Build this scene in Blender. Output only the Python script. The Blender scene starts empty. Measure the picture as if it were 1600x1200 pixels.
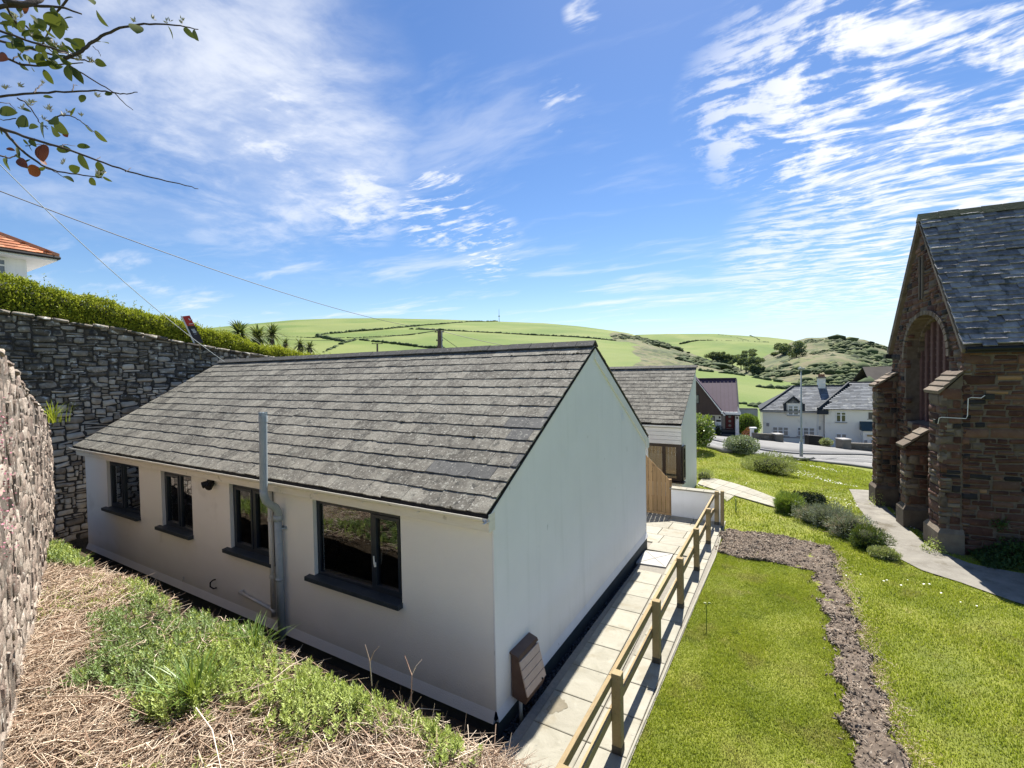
import bpy, math, random
import numpy as np
from mathutils import Vector, Matrix, noise as mnoise
R = math.radians
rng = np.random.default_rng(7)
random.seed(7)
scene = bpy.context.scene
COL = scene.collection

# ------------------------------------------------------------------ camera
cam_d = bpy.data.cameras.new('camera')
cam_d.sensor_width = 36.0
cam_d.lens = 740.0 / 1600.0 * 36.0
cam_d.clip_start = 0.05
cam_d.clip_end = 6000
cam = bpy.data.objects.new('camera', cam_d)
COL.objects.link(cam)
r_, u_, f_ = Vector((0.860621, 0.508921, -0.018193)), Vector((0.002471, 0.031552, 0.999499)), Vector((-0.509240, 0.860235, -0.025897))
M = Matrix((r_, u_, -f_)).transposed().to_4x4()
M.translation = (0, 0, 4.0)
cam.matrix_world = M
scene.camera = cam
CAM = np.array([0, 0, 4.0])

# ------------------------------------------------------------------ light
SUN_EL, SUN_AZ = 54.0, 8.0          # azimuth counted from +Y towards -X
sund = bpy.data.lights.new('sun', 'SUN')
sund.energy = 4.2
sund.angle = R(0.53)
sund.color = (1.0, 0.955, 0.88)
sun = bpy.data.objects.new('sun', sund)
COL.objects.link(sun)
sd = Vector((-math.sin(R(SUN_AZ)) * math.cos(R(SUN_EL)), math.cos(R(SUN_AZ)) * math.cos(R(SUN_EL)), math.sin(R(SUN_EL))))
sun.rotation_euler = sd.to_track_quat('Z', 'Y').to_euler()
sun.location = (0, 0, 60)

scene.view_settings.view_transform = 'Standard'
scene.view_settings.look = 'None'
scene.view_settings.exposure = 1.38
scene.view_settings.gamma = 1.0
scene.view_settings.use_curve_mapping = False
scene.cycles.max_bounces = 6
scene.cycles.diffuse_bounces = 3
scene.cycles.transparent_max_bounces = 12
scene.cycles.caustics_reflective = False
scene.cycles.caustics_refractive = False
scene.cycles.use_denoising = True

# ------------------------------------------------------------------ sky with thin cloud
world = bpy.data.worlds.new('World')
scene.world = world
world.use_nodes = True
NT = world.node_tree
for n in list(NT.nodes):
    NT.nodes.remove(n)

class NB:
    """small node builder"""
    def __init__(s, nt): s.nt = nt
    def n(s, t, **k):
        nd = s.nt.nodes.new(t)
        for a, b in k.items(): setattr(nd, a, b)
        return nd
    def put(s, sock, v):
        if isinstance(v, bpy.types.NodeSocket): s.nt.links.new(v, sock)
        elif v is not None: sock.default_value = v
    def math(s, op, a, b=None, c=None, clamp=False):
        nd = s.n('ShaderNodeMath', operation=op, use_clamp=clamp)
        s.put(nd.inputs[0], a); s.put(nd.inputs[1], b)
        if c is not None: s.put(nd.inputs[2], c)
        return nd.outputs[0]
    def vm(s, op, a, b=None, c=None):
        nd = s.n('ShaderNodeVectorMath', operation=op)
        s.put(nd.inputs[0], a); s.put(nd.inputs[1], b)
        if c is not None:
            s.put(nd.inputs[3 if op == 'SCALE' else 2], c)
        return nd.outputs[1] if op in ('DOT_PRODUCT', 'LENGTH', 'DISTANCE') else nd.outputs[0]
    def noise(s, vec, scale, detail=4, rough=.55, dist=0.0, lac=2.0, out=0):
        nd = s.n('ShaderNodeTexNoise')
        s.put(nd.inputs['Vector'], vec)
        nd.inputs['Scale'].default_value = scale; nd.inputs['Detail'].default_value = detail
        nd.inputs['Roughness'].default_value = rough; nd.inputs['Distortion'].default_value = dist
        nd.inputs['Lacunarity'].default_value = lac
        return nd.outputs[out]
    def ss(s, v, a, b, lo=0.0, hi=1.0):
        nd = s.n('ShaderNodeMapRange', interpolation_type='SMOOTHSTEP')
        s.put(nd.inputs[0], v); nd.inputs[1].default_value = a; nd.inputs[2].default_value = b
        nd.inputs[3].default_value = lo; nd.inputs[4].default_value = hi
        return nd.outputs[0]
    def ramp(s, v, stops, interp='LINEAR'):
        nd = s.n('ShaderNodeValToRGB'); nd.color_ramp.interpolation = interp
        el = nd.color_ramp.elements
        while len(el) < len(stops): el.new(0.5)
        for e, (p, c) in zip(el, stops):
            e.position = p; e.color = (c[0], c[1], c[2], 1) if len(c) > 1 else (c[0],) * 3 + (1,)
        s.put(nd.inputs[0], v)
        return nd.outputs[0]
    def mix(s, f, a, b, mode='MIX'):
        nd = s.n('ShaderNodeMix', data_type='RGBA', blend_type=mode)
        s.put(nd.inputs[0], f)
        for k, v in ((6, a), (7, b)):
            if isinstance(v, tuple) and len(v) == 3: v = v + (1,)
            s.put(nd.inputs[k], v)
        return nd.outputs[2]

b = NB(NT)
sky = b.n('ShaderNodeTexSky')
sky.sky_type = 'NISHITA'
sky.sun_disc = False
sky.sun_elevation = R(SUN_EL)
sky.sun_rotation = R(-SUN_AZ)
sky.altitude = 50
sky.air_density = 1.0
sky.dust_density = 0.15
sky.ozone_density = 2.2
tc = b.n('ShaderNodeTexCoord')
dirv = tc.outputs['Generated']
sep = b.n('ShaderNodeSeparateXYZ'); b.put(sep.inputs[0], dirv)
zz = b.math('MAXIMUM', sep.outputs[2], 0.03)
zz = b.math('ADD', zz, 0.05)
comb = b.n('ShaderNodeCombineXYZ')
b.put(comb.inputs[0], b.math('DIVIDE', sep.outputs[0], zz)); b.put(comb.inputs[1], b.math('DIVIDE', sep.outputs[1], zz))
pl = comb.outputs[0]
def rotscale(vec, ang, sx, sy):
    nd = b.n('ShaderNodeMapping'); nd.inputs['Rotation'].default_value = (0, 0, R(ang)); nd.inputs['Scale'].default_value = (sx, sy, 1)
    b.put(nd.inputs['Vector'], vec); return nd.outputs[0]
warp = b.noise(pl, 0.9, 3, .5, out=1)
plw = b.vm('ADD', pl, b.vm('SCALE', b.vm('SUBTRACT', warp, (.5, .5, .5)), None, 0.55))
cirrus = b.noise(rotscale(plw, 38, 0.55, 1.7), 1.1, 6, .6)          # long thin streaks
soft = b.noise(plw, 0.55, 5, .5)                                    # broad veils
rip = b.noise(rotscale(plw, 30, 2.6, 8.5), 1.6, 4, .62)             # ripples of mackerel cloud
puff = b.noise(plw, 6.5, 5, .62)
def blob(c, r0, r1):
    d = b.vm('DOT_PRODUCT', b.vm('NORMALIZE', dirv), Vector(c).normalized())
    return b.ss(d, math.cos(R(r0)), math.cos(R(r1)))
def addm(*v):
    a = v[0]
    for x in v[1:]: a = b.math('MAXIMUM', a, x)
    return a
# broad veil patches on the left half of the view
veil_m = addm(b.math('MULTIPLY', blob((-.755, .502, .422), 17, 3), 1.15), blob((-.708, .635, .31), 9, 2),
              b.math('MULTIPLY', blob((-.864, .333, .379), 14, 2), .5), blob((-.772, .382, .508), 14, 4))
veil = b.math('MULTIPLY', veil_m, b.ss(b.math('ADD', soft, b.math('MULTIPLY', b.math('SUBTRACT', puff, .5), .20)), .43, .66))
plume = b.math('MULTIPLY', addm(blob((-.755, .502, .422), 8, 1.5), blob((-.708, .635, .33), 6, 1.5), b.math('MULTIPLY', blob((-.772, .41, .49), 7, 1), .8)), b.ss(b.math('ADD', b.math('MULTIPLY', cirrus, .45), b.math('MULTIPLY', puff, .55)), .40, .62))
veil = b.math('MULTIPLY', veil, b.math('ADD', .26, b.math('MULTIPLY', b.ss(b.math('ADD', b.math('MULTIPLY', cirrus, .7), b.math('MULTIPLY', puff, .3)), .40, .64), .42)))
# mackerel field at upper right and a bank above the far hills
mk_m = addm(blob((.132, .901, .414), 15, 7), blob((.198, .85, .47), 15, 5), b.math('MULTIPLY', blob((-.02, .896, .437), 10, 2), .8))
mk = b.math('MULTIPLY', mk_m, b.ss(b.math('ADD', b.math('MULTIPLY', rip, .45), b.math('MULTIPLY', puff, .55)), .45, .58))
mk2_m = addm(blob((-.599, .73, .328), 6, 1.5), b.math('MULTIPLY', blob((-.532, .807, .255), 5, 1), .9), b.math('MULTIPLY', blob((-.356, .802, .48), 3, .5), .7), b.math('MULTIPLY', blob((-.296, .749, .593), 2.2, .5), .8))
mk2 = b.math('MULTIPLY', mk2_m, b.ss(b.math('ADD', b.math('MULTIPLY', rip, .6), b.math('MULTIPLY', puff, .4)), .47, .62))
bank_m = addm(blob((.20, .955, .215), 13, 5), blob((.36, .91, .20), 16, 6), b.math('MULTIPLY', blob((.012, .981, .18), 9, 2), .8))
bank = b.math('MULTIPLY', bank_m, b.ss(b.math('ADD', b.math('MULTIPLY', puff, .35), b.math('MULTIPLY', rip, .65)), .41, .60))
# thin streaks everywhere, stronger low down
st = b.math('MULTIPLY', b.ss(cirrus, .50, .72), b.math('ADD', .30, b.math('MULTIPLY', b.ss(sep.outputs[2], .30, .10), .45)))
hz = b.math('MULTIPLY', b.ss(sep.outputs[2], .07, -.02), .15)
al = addm(veil, b.math('MULTIPLY', plume, .82), b.math('MULTIPLY', mk, .95), b.math('MULTIPLY', mk2, .9), b.math('MULTIPLY', bank, .95), st)
al = b.math('MAXIMUM', al, hz, clamp=True)
hs = b.n('ShaderNodeHueSaturation'); hs.inputs['Saturation'].default_value = 1.22; hs.inputs['Hue'].default_value = 0.507; hs.inputs['Value'].default_value = 0.92
b.put(hs.inputs['Color'], sky.outputs[0])
skyc = hs.outputs[0]
cl = b.mix(al, skyc, (6.9, 7.1, 7.5))
cl = b.mix(b.ss(sep.outputs[2], .17, -.01, 0, .62), cl, (4.3, 5.6, 7.2))
bg = b.n('ShaderNodeBackground'); bg.inputs['Strength'].default_value = 0.059
b.put(bg.inputs['Color'], cl)
wo = b.n('ShaderNodeOutputWorld'); NT.links.new(bg.outputs[0], wo.inputs[0])

# ------------------------------------------------------------------ helpers
def tag(o, label=None, cat=None, group=None, kind=None):
    if label: o['label'] = label
    if cat: o['category'] = cat
    if group: o['group'] = group
    if kind: o['kind'] = kind
    return o

def link(o, parent=None):
    COL.objects.link(o)
    if parent is not None:
        o.parent = parent
        if parent.type == 'EMPTY':
            o.matrix_parent_inverse = parent.matrix_basis.inverted()
    return o

def mesh_data(name, V, F, mats, smooth=False, mi=None):
    me = bpy.data.meshes.new(name)
    V = np.asarray(V, dtype=np.float32).reshape(-1, 3)
    if isinstance(F, np.ndarray) and F.ndim == 2:
        nf, k = F.shape
        me.vertices.add(len(V)); me.vertices.foreach_set('co', V.ravel())
        me.loops.add(nf * k); me.loops.foreach_set('vertex_index', F.astype(np.int32).ravel())
        me.polygons.add(nf)
        me.polygons.foreach_set('loop_start', np.arange(0, nf * k, k, dtype=np.int32))
        me.polygons.foreach_set('loop_total', np.full(nf, k, dtype=np.int32))
    else:
        me.from_pydata([tuple(map(float, v)) for v in V], [], [tuple(map(int, f)) for f in F])
    if not isinstance(mats, (list, tuple)): mats = [mats]
    for m in mats: me.materials.append(m)
    if mi is not None: me.polygons.foreach_set('material_index', np.asarray(mi, dtype=np.int32))
    if smooth: me.polygons.foreach_set('use_smooth', np.ones(len(me.polygons), dtype=bool))
    me.update(calc_edges=True)
    me.validate()
    return me

def obj(name, V, F, mats, parent=None, smooth=False, mi=None):
    return link(bpy.data.objects.new(name, mesh_data(name, V, F, mats, smooth, mi)), parent)

def empty(name, loc):
    o = bpy.data.objects.new(name, None); o.empty_display_size = .2
    o.location = loc; COL.objects.link(o)
    o.matrix_basis = Matrix.Translation(loc)
    return o

class MB:
    """collects shapes that make one mesh"""
    def __init__(s, frame=None):
        s.V = []; s.F = []; s.mi = []; s.frame = frame; s.m = 0
    def add(s, V, F):
        k = len(s.V)
        s.V += [tuple(v) for v in V]
        s.F += [tuple(i + k for i in f) for f in F]
        s.mi += [s.m] * len(F)
        return s
    def box(s, x0, x1, y0, y1, z0, z1):
        s.add([(x0, y0, z0), (x1, y0, z0), (x1, y1, z0), (x0, y1, z0), (x0, y0, z1), (x1, y0, z1), (x1, y1, z1), (x0, y1, z1)],
              [(0, 3, 2, 1), (4, 5, 6, 7), (0, 1, 5, 4), (1, 2, 6, 5), (2, 3, 7, 6), (3, 0, 4, 7)])
        return s
    def prism(s, pts, d):
        """polygon pts extruded by vector d"""
        n = len(pts); P = [Vector(p) for p in pts]; Q = [p + Vector(d) for p in P]
        s.add(P + Q, [tuple(range(n))[::-1], tuple(range(n, 2 * n))] + [(i, (i + 1) % n, n + (i + 1) % n, n + i) for i in range(n)])
        return s
    def tube(s, pts, rad, k=8, caps=True):
        P = [Vector(p) for p in pts]; n = len(P)
        if not hasattr(rad, '__len__'): rad = [rad] * n
        V = []
        up = None
        for i in range(n):
            t = (P[min(i + 1, n - 1)] - P[max(i - 1, 0)]).normalized()
            if up is None: up = Vector((0, 0, 1)) if abs(t.z) < .9 else Vector((1, 0, 0))
            a = t.cross(up).normalized(); c = a.cross(t).normalized(); up = c
            for j in range(k):
                w = 2 * math.pi * j / k
                V.append(P[i] + (a * math.cos(w) + c * math.sin(w)) * rad[i])
        F = [(i * k + j, i * k + (j + 1) % k, (i + 1) * k + (j + 1) % k, (i + 1) * k + j) for i in range(n - 1) for j in range(k)]
        if caps: F += [tuple(range(k))[::-1], tuple(range((n - 1) * k, n * k))]
        s.add(V, F); return s
    def cyl(s, c0, c1, r0, r1=None, k=12):
        return s.tube([c0, c1], [r0, r0 if r1 is None else r1], k)
    def build(s, name, mats, parent=None, smooth=False, bevel=0, auto=None):
        V = s.V
        if s.frame is not None: V = [s.frame @ Vector(v) for v in V]
        o = obj(name, V, s.F, mats, parent, smooth, s.mi if isinstance(mats, (list, tuple)) else None)
        if bevel:
            m = o.modifiers.new('bevel', 'BEVEL'); m.width = bevel; m.segments = 2; m.limit_method = 'ANGLE'
        return o

# ------------------------------------------------------------------ materials
def mat(name, stops, scale=3.0, rough=.85, bump=0.0, bscale=None, rnd=0.0, huer=0.0, detail=5, coord='pos', spec=.3,
        spots=None, extra=None, island=False, stretch=None, metallic=0.0, trans=0.0, dist=0.0, trcol=(.42, .48, .04)):
    m = bpy.data.materials.new(name); m.use_nodes = True
    nt = m.node_tree; nb = NB(nt)
    bs = nt.nodes['Principled BSDF']
    bs.inputs['Roughness'].default_value = rough
    bs.inputs['Specular IOR Level'].default_value = spec
    bs.inputs['Metallic'].default_value = metallic
    if coord == 'pos': vec = nb.n('ShaderNodeNewGeometry').outputs['Position']
    else: vec = nb.n('ShaderNodeTexCoord').outputs['Object']
    if stretch:
        mp = nb.n('ShaderNodeMapping'); mp.inputs['Scale'].default_value = stretch; nb.put(mp.inputs['Vector'], vec); vec2 = mp.outputs[0]
    else: vec2 = vec
    fac = nb.noise(vec2, scale, detail, .6, dist)
    rv = None
    if rnd or huer:
        rv = nb.n('ShaderNodeObjectInfo').outputs['Random']
        if island: rv = nb.math('FRACT', nb.math('ADD', rv, nb.n('ShaderNodeNewGeometry').outputs['Random Per Island']))
    if rnd:
        fac = nb.math('ADD', nb.math('MULTIPLY', nb.math('SUBTRACT', fac, .5), 1.6 * (1 - rnd * .6)), nb.math('ADD', .5, nb.math('MULTIPLY', nb.math('SUBTRACT', rv, .5), rnd * 1.1)), clamp=True)
    if len(stops) == 1: col = stops[0]; colsock = nb.ramp(fac, [(0, tuple(c * .92 for c in stops[0])), (1, tuple(c * 1.06 for c in stops[0]))])
    else:
        n_ = len(stops); colsock = nb.ramp(fac, [(.28 + .44 * i / (n_ - 1) if not rnd else .05 + .9 * i / (n_ - 1), c) for i, c in enumerate(stops)])
    if huer:
        h = nb.n('ShaderNodeHueSaturation'); nb.put(h.inputs['Color'], colsock)
        nb.put(h.inputs['Value'], nb.math('ADD', 1 - huer, nb.math('MULTIPLY', nb.math('FRACT', nb.math('MULTIPLY', rv, 7.31)), huer * 2)))
        colsock = h.outputs[0]
    for sp in (spots or []):      # (colour, scale, lo, hi, strength)
        f2 = nb.ss(nb.noise(vec, sp[1], 4, .6), sp[2], sp[3], 0, sp[4])
        colsock = nb.mix(f2, colsock, sp[0])
    if extra: colsock = extra(nb, colsock, vec, bs)
    nb.put(bs.inputs['Base Color'], colsock)
    if trans:
        # thin leaf: part of the light comes through
        tr = nb.n('ShaderNodeBsdfTranslucent'); nb.put(tr.inputs['Color'], nb.mix(.5, colsock, trcol))
        mx = nb.n('ShaderNodeMixShader'); mx.inputs[0].default_value = trans
        nt.links.new(bs.outputs[0], mx.inputs[1]); nt.links.new(tr.outputs[0], mx.inputs[2])
        nt.links.new(mx.outputs[0], nt.nodes['Material Output'].inputs[0])
    if bump:
        bn = nb.n('ShaderNodeBump'); bn.inputs['Strength'].default_value = 1.0; bn.inputs['Distance'].default_value = bump
        nb.put(bn.inputs['Height'], nb.noise(vec2, bscale or scale * 4, 6, .65)); nb.put(bs.inputs['Normal'], bn.outputs[0])
    return m

def scuff_extra(nb, c, vec, bs):
    mp = nb.n('ShaderNodeMapping'); mp.inputs['Scale'].default_value = (14, 14, 3.2); nb.put(mp.inputs['Vector'], vec)
    c = nb.mix(nb.ss(nb.noise(mp.outputs[0], .8, 3, .5), .735, .765, 0, .55), c, (.30, .31, .30))
    mp2 = nb.n('ShaderNodeMapping'); mp2.inputs['Scale'].default_value = (5, 5, .35); nb.put(mp2.inputs['Vector'], vec)
    c = nb.mix(nb.ss(nb.noise(mp2.outputs[0], 1.2, 5, .6), .50, .75, 0, .16), c, (.52, .54, .50))
    s = nb.n('ShaderNodeSeparateXYZ'); nb.put(s.inputs[0], vec)
    f = nb.math('MULTIPLY', nb.ss(nb.math('ADD', s.outputs[2], nb.math('MULTIPLY', nb.noise(vec, 4, 4), .3)), .55, .12), .28)
    return nb.mix(f, c, (.42, .42, .36))
m_white = mat('white_render', [(.82, .82, .82), (.87, .87, .87)], 1.3, .9, .004, 60, spots=[((.55, .57, .56), 5, .68, .8, .25), ((.5, .5, .48), .8, .60, .78, .16)], extra=scuff_extra)
def wall_extra(nb, c, vec, bs):
    s = nb.n('ShaderNodeSeparateXYZ'); nb.put(s.inputs[0], vec)
    f = nb.math('MULTIPLY', nb.ss(nb.math('ADD', s.outputs[2], nb.math('MULTIPLY', nb.noise(vec, 3, 4), .25)), .55, .15), .35)
    return nb.mix(f, c, (.42, .38, .31))       # darker, browner band along the foot of the wall
m_cream = mat('cream_render', [(.84, .815, .755), (.88, .86, .81)], 1.1, .9, .004, 60, spots=[((.47, .43, .36), 1.2, .6, .75, .3)], extra=wall_extra)
m_fascia = mat('cream_fascia_paint', [(.74, .70, .61), (.82, .79, .70)], 5, .5, .001, 40, stretch=(1, 1, 8), spots=[((.30, .29, .22), 9, .62, .72, .5)])
m_whitewood = mat('white_board_paint', [(.74, .74, .72), (.80, .80, .78)], 4, .5, .001, 30)
m_navy = mat('dark_window_frame', [(.010, .017, .030), (.014, .024, .040)], 6, .35, spec=.5)
m_sill = mat('dark_grey_sill', [(.025, .035, .045), (.045, .055, .065)], 6, .45, .001, 40)
m_black = mat('black_plastic', [(.012, .012, .013)], 6, .5)
m_plinth = mat('dark_plinth_paint', [(.030, .040, .046), (.050, .062, .068)], 5, .8, .002, 40)
m_tile = mat('grey_roof_tile', [(.070, .064, .053), (.150, .139, .114), (.235, .218, .178)], 9, .92, .006, 55, rnd=.45, huer=.14, island=True,
             spots=[((.44, .43, .37), 30, .57, .64, .65), ((.30, .29, .24), 5, .52, .64, .40), ((.035, .036, .032), 8, .57, .67, .7), ((.05, .05, .045), 45, .58, .66, .6), ((.55, .54, .48), 14, .70, .715, .8)])
m_moss = mat('dark_moss', [(.03, .026, .015), (.09, .07, .03)], 20, .95, .01, 60)
m_tile_dark = mat('cleaner_grey_tile', [(.075, .075, .072), (.13, .128, .12)], 9, .9, .006, 50, rnd=.4, spots=[((.36, .35, .30), 26, .58, .67, .6), ((.04, .04, .036), 7, .58, .68, .5)])
m_ridge = mat('ridge_tile_grey', [(.07, .068, .062), (.13, .125, .115)], 12, .9, .006, 50, rnd=.3, spots=[((.38, .36, .30), 20, .6, .67, .6), ((.10, .08, .03), 9, .58, .68, .5)])
m_room = mat('room_wall_paint', [(.42, .38, .32)], 2, .9)
m_roomfloor = mat('room_floor_carpet', [(.10, .07, .05), (.14, .10, .07)], 30, .95)
m_dark = mat('dark_void', [(.010, .010, .012)], 3, .95)
m_pipe = mat('grey_flue_metal', [(.30, .35, .37), (.38, .42, .43)], 8, .4, .001, 30, spots=[((.22, .25, .26), 12, .6, .7, .4)])
m_pvc = mat('cream_plastic_pipe', [(.56, .55, .50), (.64, .62, .57)], 8, .5)
m_wood = mat('treated_timber', [(.22, .16, .085), (.36, .27, .145), (.30, .24, .12)], 6, .85, .003, 40, rnd=.3, huer=.12, stretch=(6, 1, 6), spots=[((.13, .09, .05), 18, .66, .72, .7)])
m_board = mat('fence_board_timber', [(.25, .155, .075), (.38, .25, .125), (.31, .20, .10)], 4, .85, .003, 30, rnd=.3, huer=.16, stretch=(9, 9, 1), spots=[((.13, .075, .035), 6, .64, .70, .7)])
m_slab = mat('sandstone_slab', [(.235, .22, .17), (.30, .282, .225), (.34, .322, .262)], 3.2, .8, .004, 22, rnd=.25, huer=.07, spots=[((.22, .185, .12), 2.2, .54, .68, .5), ((.17, .16, .14), 14, .62, .7, .45), ((.40, .38, .31), 5, .6, .7, .4)], dist=1.6)
m_joint = mat('slab_joint_mortar', [(.20, .185, .155), (.27, .25, .21)], 20, .95, .004, 60)
m_edge = mat('concrete_edging', [(.46, .445, .41), (.56, .545, .50)], 5, .85, .003, 40)
m_manhole = mat('pale_access_cover', [(.32, .315, .29), (.38, .37, .345)], 6, .7, .003, 40)
m_gravel = mat('dark_gravel', [(.035, .035, .038), (.10, .10, .10)], 30, .85, rnd=.7, huer=.3, island=True)
m_brown = mat('brown_meter_box_plastic', [(.11, .062, .042), (.145, .088, .062)], 8, .45, .001, 60)
m_brownlid = mat('sun_lightened_brown_lid', [(.50, .385, .315), (.58, .46, .38)], 8, .6, .001, 60)  # lid brown lightened so its colour carries the grazing sun
m_asphalt = mat('road_asphalt', [(.13, .13, .126), (.17, .168, .162)], .8, .85, .004, 60, spots=[((.12, .12, .12), .35, .5, .65, .5), ((.30, .295, .28), 2.5, .6, .7, .4)])
m_pave = mat('pavement_asphalt', [(.17, .167, .16), (.22, .215, .205)], .9, .9, .004, 60)
m_chpath = mat('worn_tarmac_path', [(.15, .135, .11), (.21, .195, .165), (.26, .24, .20)], 2.4, .95, .006, 70, spots=[((.09, .075, .045), 1.3, .55, .66, .6), ((.34, .32, .28), 30, .60, .68, .5)])
m_kerb = mat('kerb_concrete', [(.27, .262, .25), (.34, .33, .315)], 4, .9)
m_line = mat('road_paint', [(.62, .61, .58), (.72, .71, .68)], 9, .8)
m_soil = mat('bank_soil', [(.055, .040, .026), (.12, .088, .055)], 6, .95, .03, 14)
m_clod = mat('broken_soil_clod', [(.045, .034, .026), (.135, .105, .08), (.34, .295, .24)], 14, .95, .006, 50, rnd=.55, huer=.25, island=True)
m_straw = mat('dead_stalk', [(.30, .19, .125), (.56, .43, .31), (.74, .63, .49)], 5, .8, rnd=.75, huer=.22, island=True)
m_twig = mat('dark_dead_twig', [(.075, .045, .03), (.16, .10, .065)], 5, .85, rnd=.6, island=True)
m_grass = mat('grass_blade', [(.175, .235, .018), (.275, .33, .022), (.36, .385, .040)], .9, .7, rnd=.45, huer=.22, island=True, trans=.32, spots=[((.30, .27, .085), 1.3, .52, .66, .75), ((.07, .12, .018), 3.1, .57, .68, .6)])
m_lawn = mat('lawn_soil', [(.12, .145, .024), (.185, .205, .032), (.24, .235, .05)], .9, .95, .02, 30, spots=[((.26, .21, .10), 1.4, .62, .72, .7)])
m_weed = mat('weed_leaf', [(.22, .30, .06), (.38, .46, .12), (.52, .58, .20)], 1.6, .55, rnd=.5, huer=.25, island=True, trans=.28, spec=.4)
m_weedblue = mat('bluish_weed_leaf', [(.15, .23, .07), (.27, .36, .13)], 2, .5, rnd=.5, huer=.2, island=True, trans=.2, spec=.4)
m_strap = mat('strap_leaf', [(.09, .17, .03), (.20, .30, .06)], 2, .4, rnd=.5, huer=.25, island=True, trans=.25, spec=.5)
m_hedge = mat('hedge_leaf', [(.17, .22, .02), (.30, .34, .03), (.42, .43, .05)], .7, .55, rnd=.5, huer=.3, island=True, trans=.3)
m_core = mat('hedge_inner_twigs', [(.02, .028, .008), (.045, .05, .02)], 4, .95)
m_trunk = mat('bark', [(.07, .055, .04), (.13, .10, .075)], 6, .9, .01, 20)

def glass_mat():
    m = bpy.data.materials.new('window_glass'); m.use_nodes = True; nt = m.node_tree; nb = NB(nt)
    nt.nodes.remove(nt.nodes['Principled BSDF'])
    t = nb.n('ShaderNodeBsdfTransparent'); t.inputs[0].default_value = (.72, .76, .74, 1)
    g = nb.n('ShaderNodeBsdfGlossy'); g.inputs['Roughness'].default_value = .02; g.inputs['Color'].default_value = (.9, .95, 1, 1)
    fr = nb.n('ShaderNodeFresnel'); fr.inputs[0].default_value = 1.5
    f = nb.math('MULTIPLY', nb.math('ADD', fr.outputs[0], .02), 2.0, clamp=True)
    mx = nb.n('ShaderNodeMixShader'); nb.put(mx.inputs[0], f)
    nt.links.new(t.outputs[0], mx.inputs[1]); nt.links.new(g.outputs[0], mx.inputs[2])
    nt.links.new(mx.outputs[0], nt.nodes['Material Output'].inputs[0])
    return m
m_glass = glass_mat()


# each hill: crest as (bearing in degrees, crest distance, crest height) ; base distance, base height
def hill_eval(h, br, t):
    """surface height and distance for bearing br (deg, + towards -X) and t in 0..1.25 (1 = crest)"""
    B = [c[0] for c in h['crest']]
    dc = np.interp(br, B, [c[1] for c in h['crest']]); zc = np.interp(br, B, [c[2] for c in h['crest']])
    d0 = h['d0']; z0 = np.interp(br, B, h['z0'])
    tt = np.minimum(t, 1.0)
    s = h['k'] * tt + (1 - h['k']) * (tt * tt * (3 - 2 * tt)) 
    s = s * (1 + h.get('sag', 0) * (1 - tt) * tt)
    z = z0 + (zc - z0) * s - np.maximum(t - 1, 0) * (zc - z0) * .6
    return d0 + (dc - d0) * t, z
def hill_xyz(h, br, t):
    d, z = hill_eval(h, br, t)
    a = np.radians(br)
    return np.stack([-np.sin(a) * d, np.cos(a) * d, z], -1)

HILLS = {"main": {"crest": [[-1.25, 320, -15.32], [2.22, 330, -6.38], [5.29, 360, 2.88], [8.53, 400, 11.69], [11.23, 450, 21.8], [14.72, 500, 35.12], [16.88, 540, 44.68], [19.82, 580, 53.34], [22.83, 600, 60.05], [26.64, 620, 66.4], [32.03, 640, 72.22], [38.16, 650, 76.57], [45.56, 650, 77.94], [51.16, 650, 76.45], [55.11, 650, 73.29], [58.83, 640, 67.1], [62.87, 620, 58.64], [67.1, 600, 48.74], [75.51, 600, 35.1]], "d0": 110, "z0": [-5.81, -6.02, -6.17, -6.3, -6.38, -6.46, -6.48, -6.49, -6.48, -6.41, -6.24, -5.93, -5.41, -4.92, -4.51, -4.1, -3.61, -3.06, -1.85], "k": 0.8, "sag": 0}, "far": {"crest": [[-5.0, 940, 25.83], [-1.81, 940, 38.53], [0.15, 940, 50.87], [2.2, 950, 57.55], [7.2, 950, 66.85], [12.6, 940, 70.8], [15.43, 920, 70.03], [18.35, 900, 67.9], [22.85, 900, 62.9]], "d0": 450, "z0": [-10.25, -10.23, -10.2, -10.15, -9.95, -9.62, -9.39, -9.13, -8.65], "k": 0.9, "sag": 0}, "knoll": {"crest": [[-19.99, 360, -19.37], [-13.61, 360, -3.77], [-10.68, 370, 6.62], [-8.19, 380, 13.99], [-6.01, 380, 20.37], [-3.7, 380, 24.15], [-1.26, 375, 22.22], [0.15, 370, 19.01], [2.21, 360, 11.92], [4.04, 350, 4.88], [6.58, 340, -3.21], [9.22, 330, -11.14]], "d0": 150, "z0": [-5.74, -6.51, -6.83, -7.07, -7.27, -7.46, -7.65, -7.74, -7.87, -7.97, -8.09, -8.18], "k": 0.75, "sag": 0}, "field": {"crest": [[-16.64, 175, -6.24], [-8.43, 175, -4.84], [-5.0, 178, -3.99], [-2.9, 180, -2.92], [-0.69, 185, -1.85], [2.22, 190, -0.17], [5.3, 195, 1.97], [9.21, 200, 3.63], [18.4, 205, 3.44], [22.91, 210, 2.32], [38.3, 210, 1.93]], "d0": 80, "z0": [-5.11, -6.11, -6.48, -6.68, -6.88, -7.11, -7.33, -7.56, -7.88, -7.93, -7.53], "k": 0.9, "sag": 0}}

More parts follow.
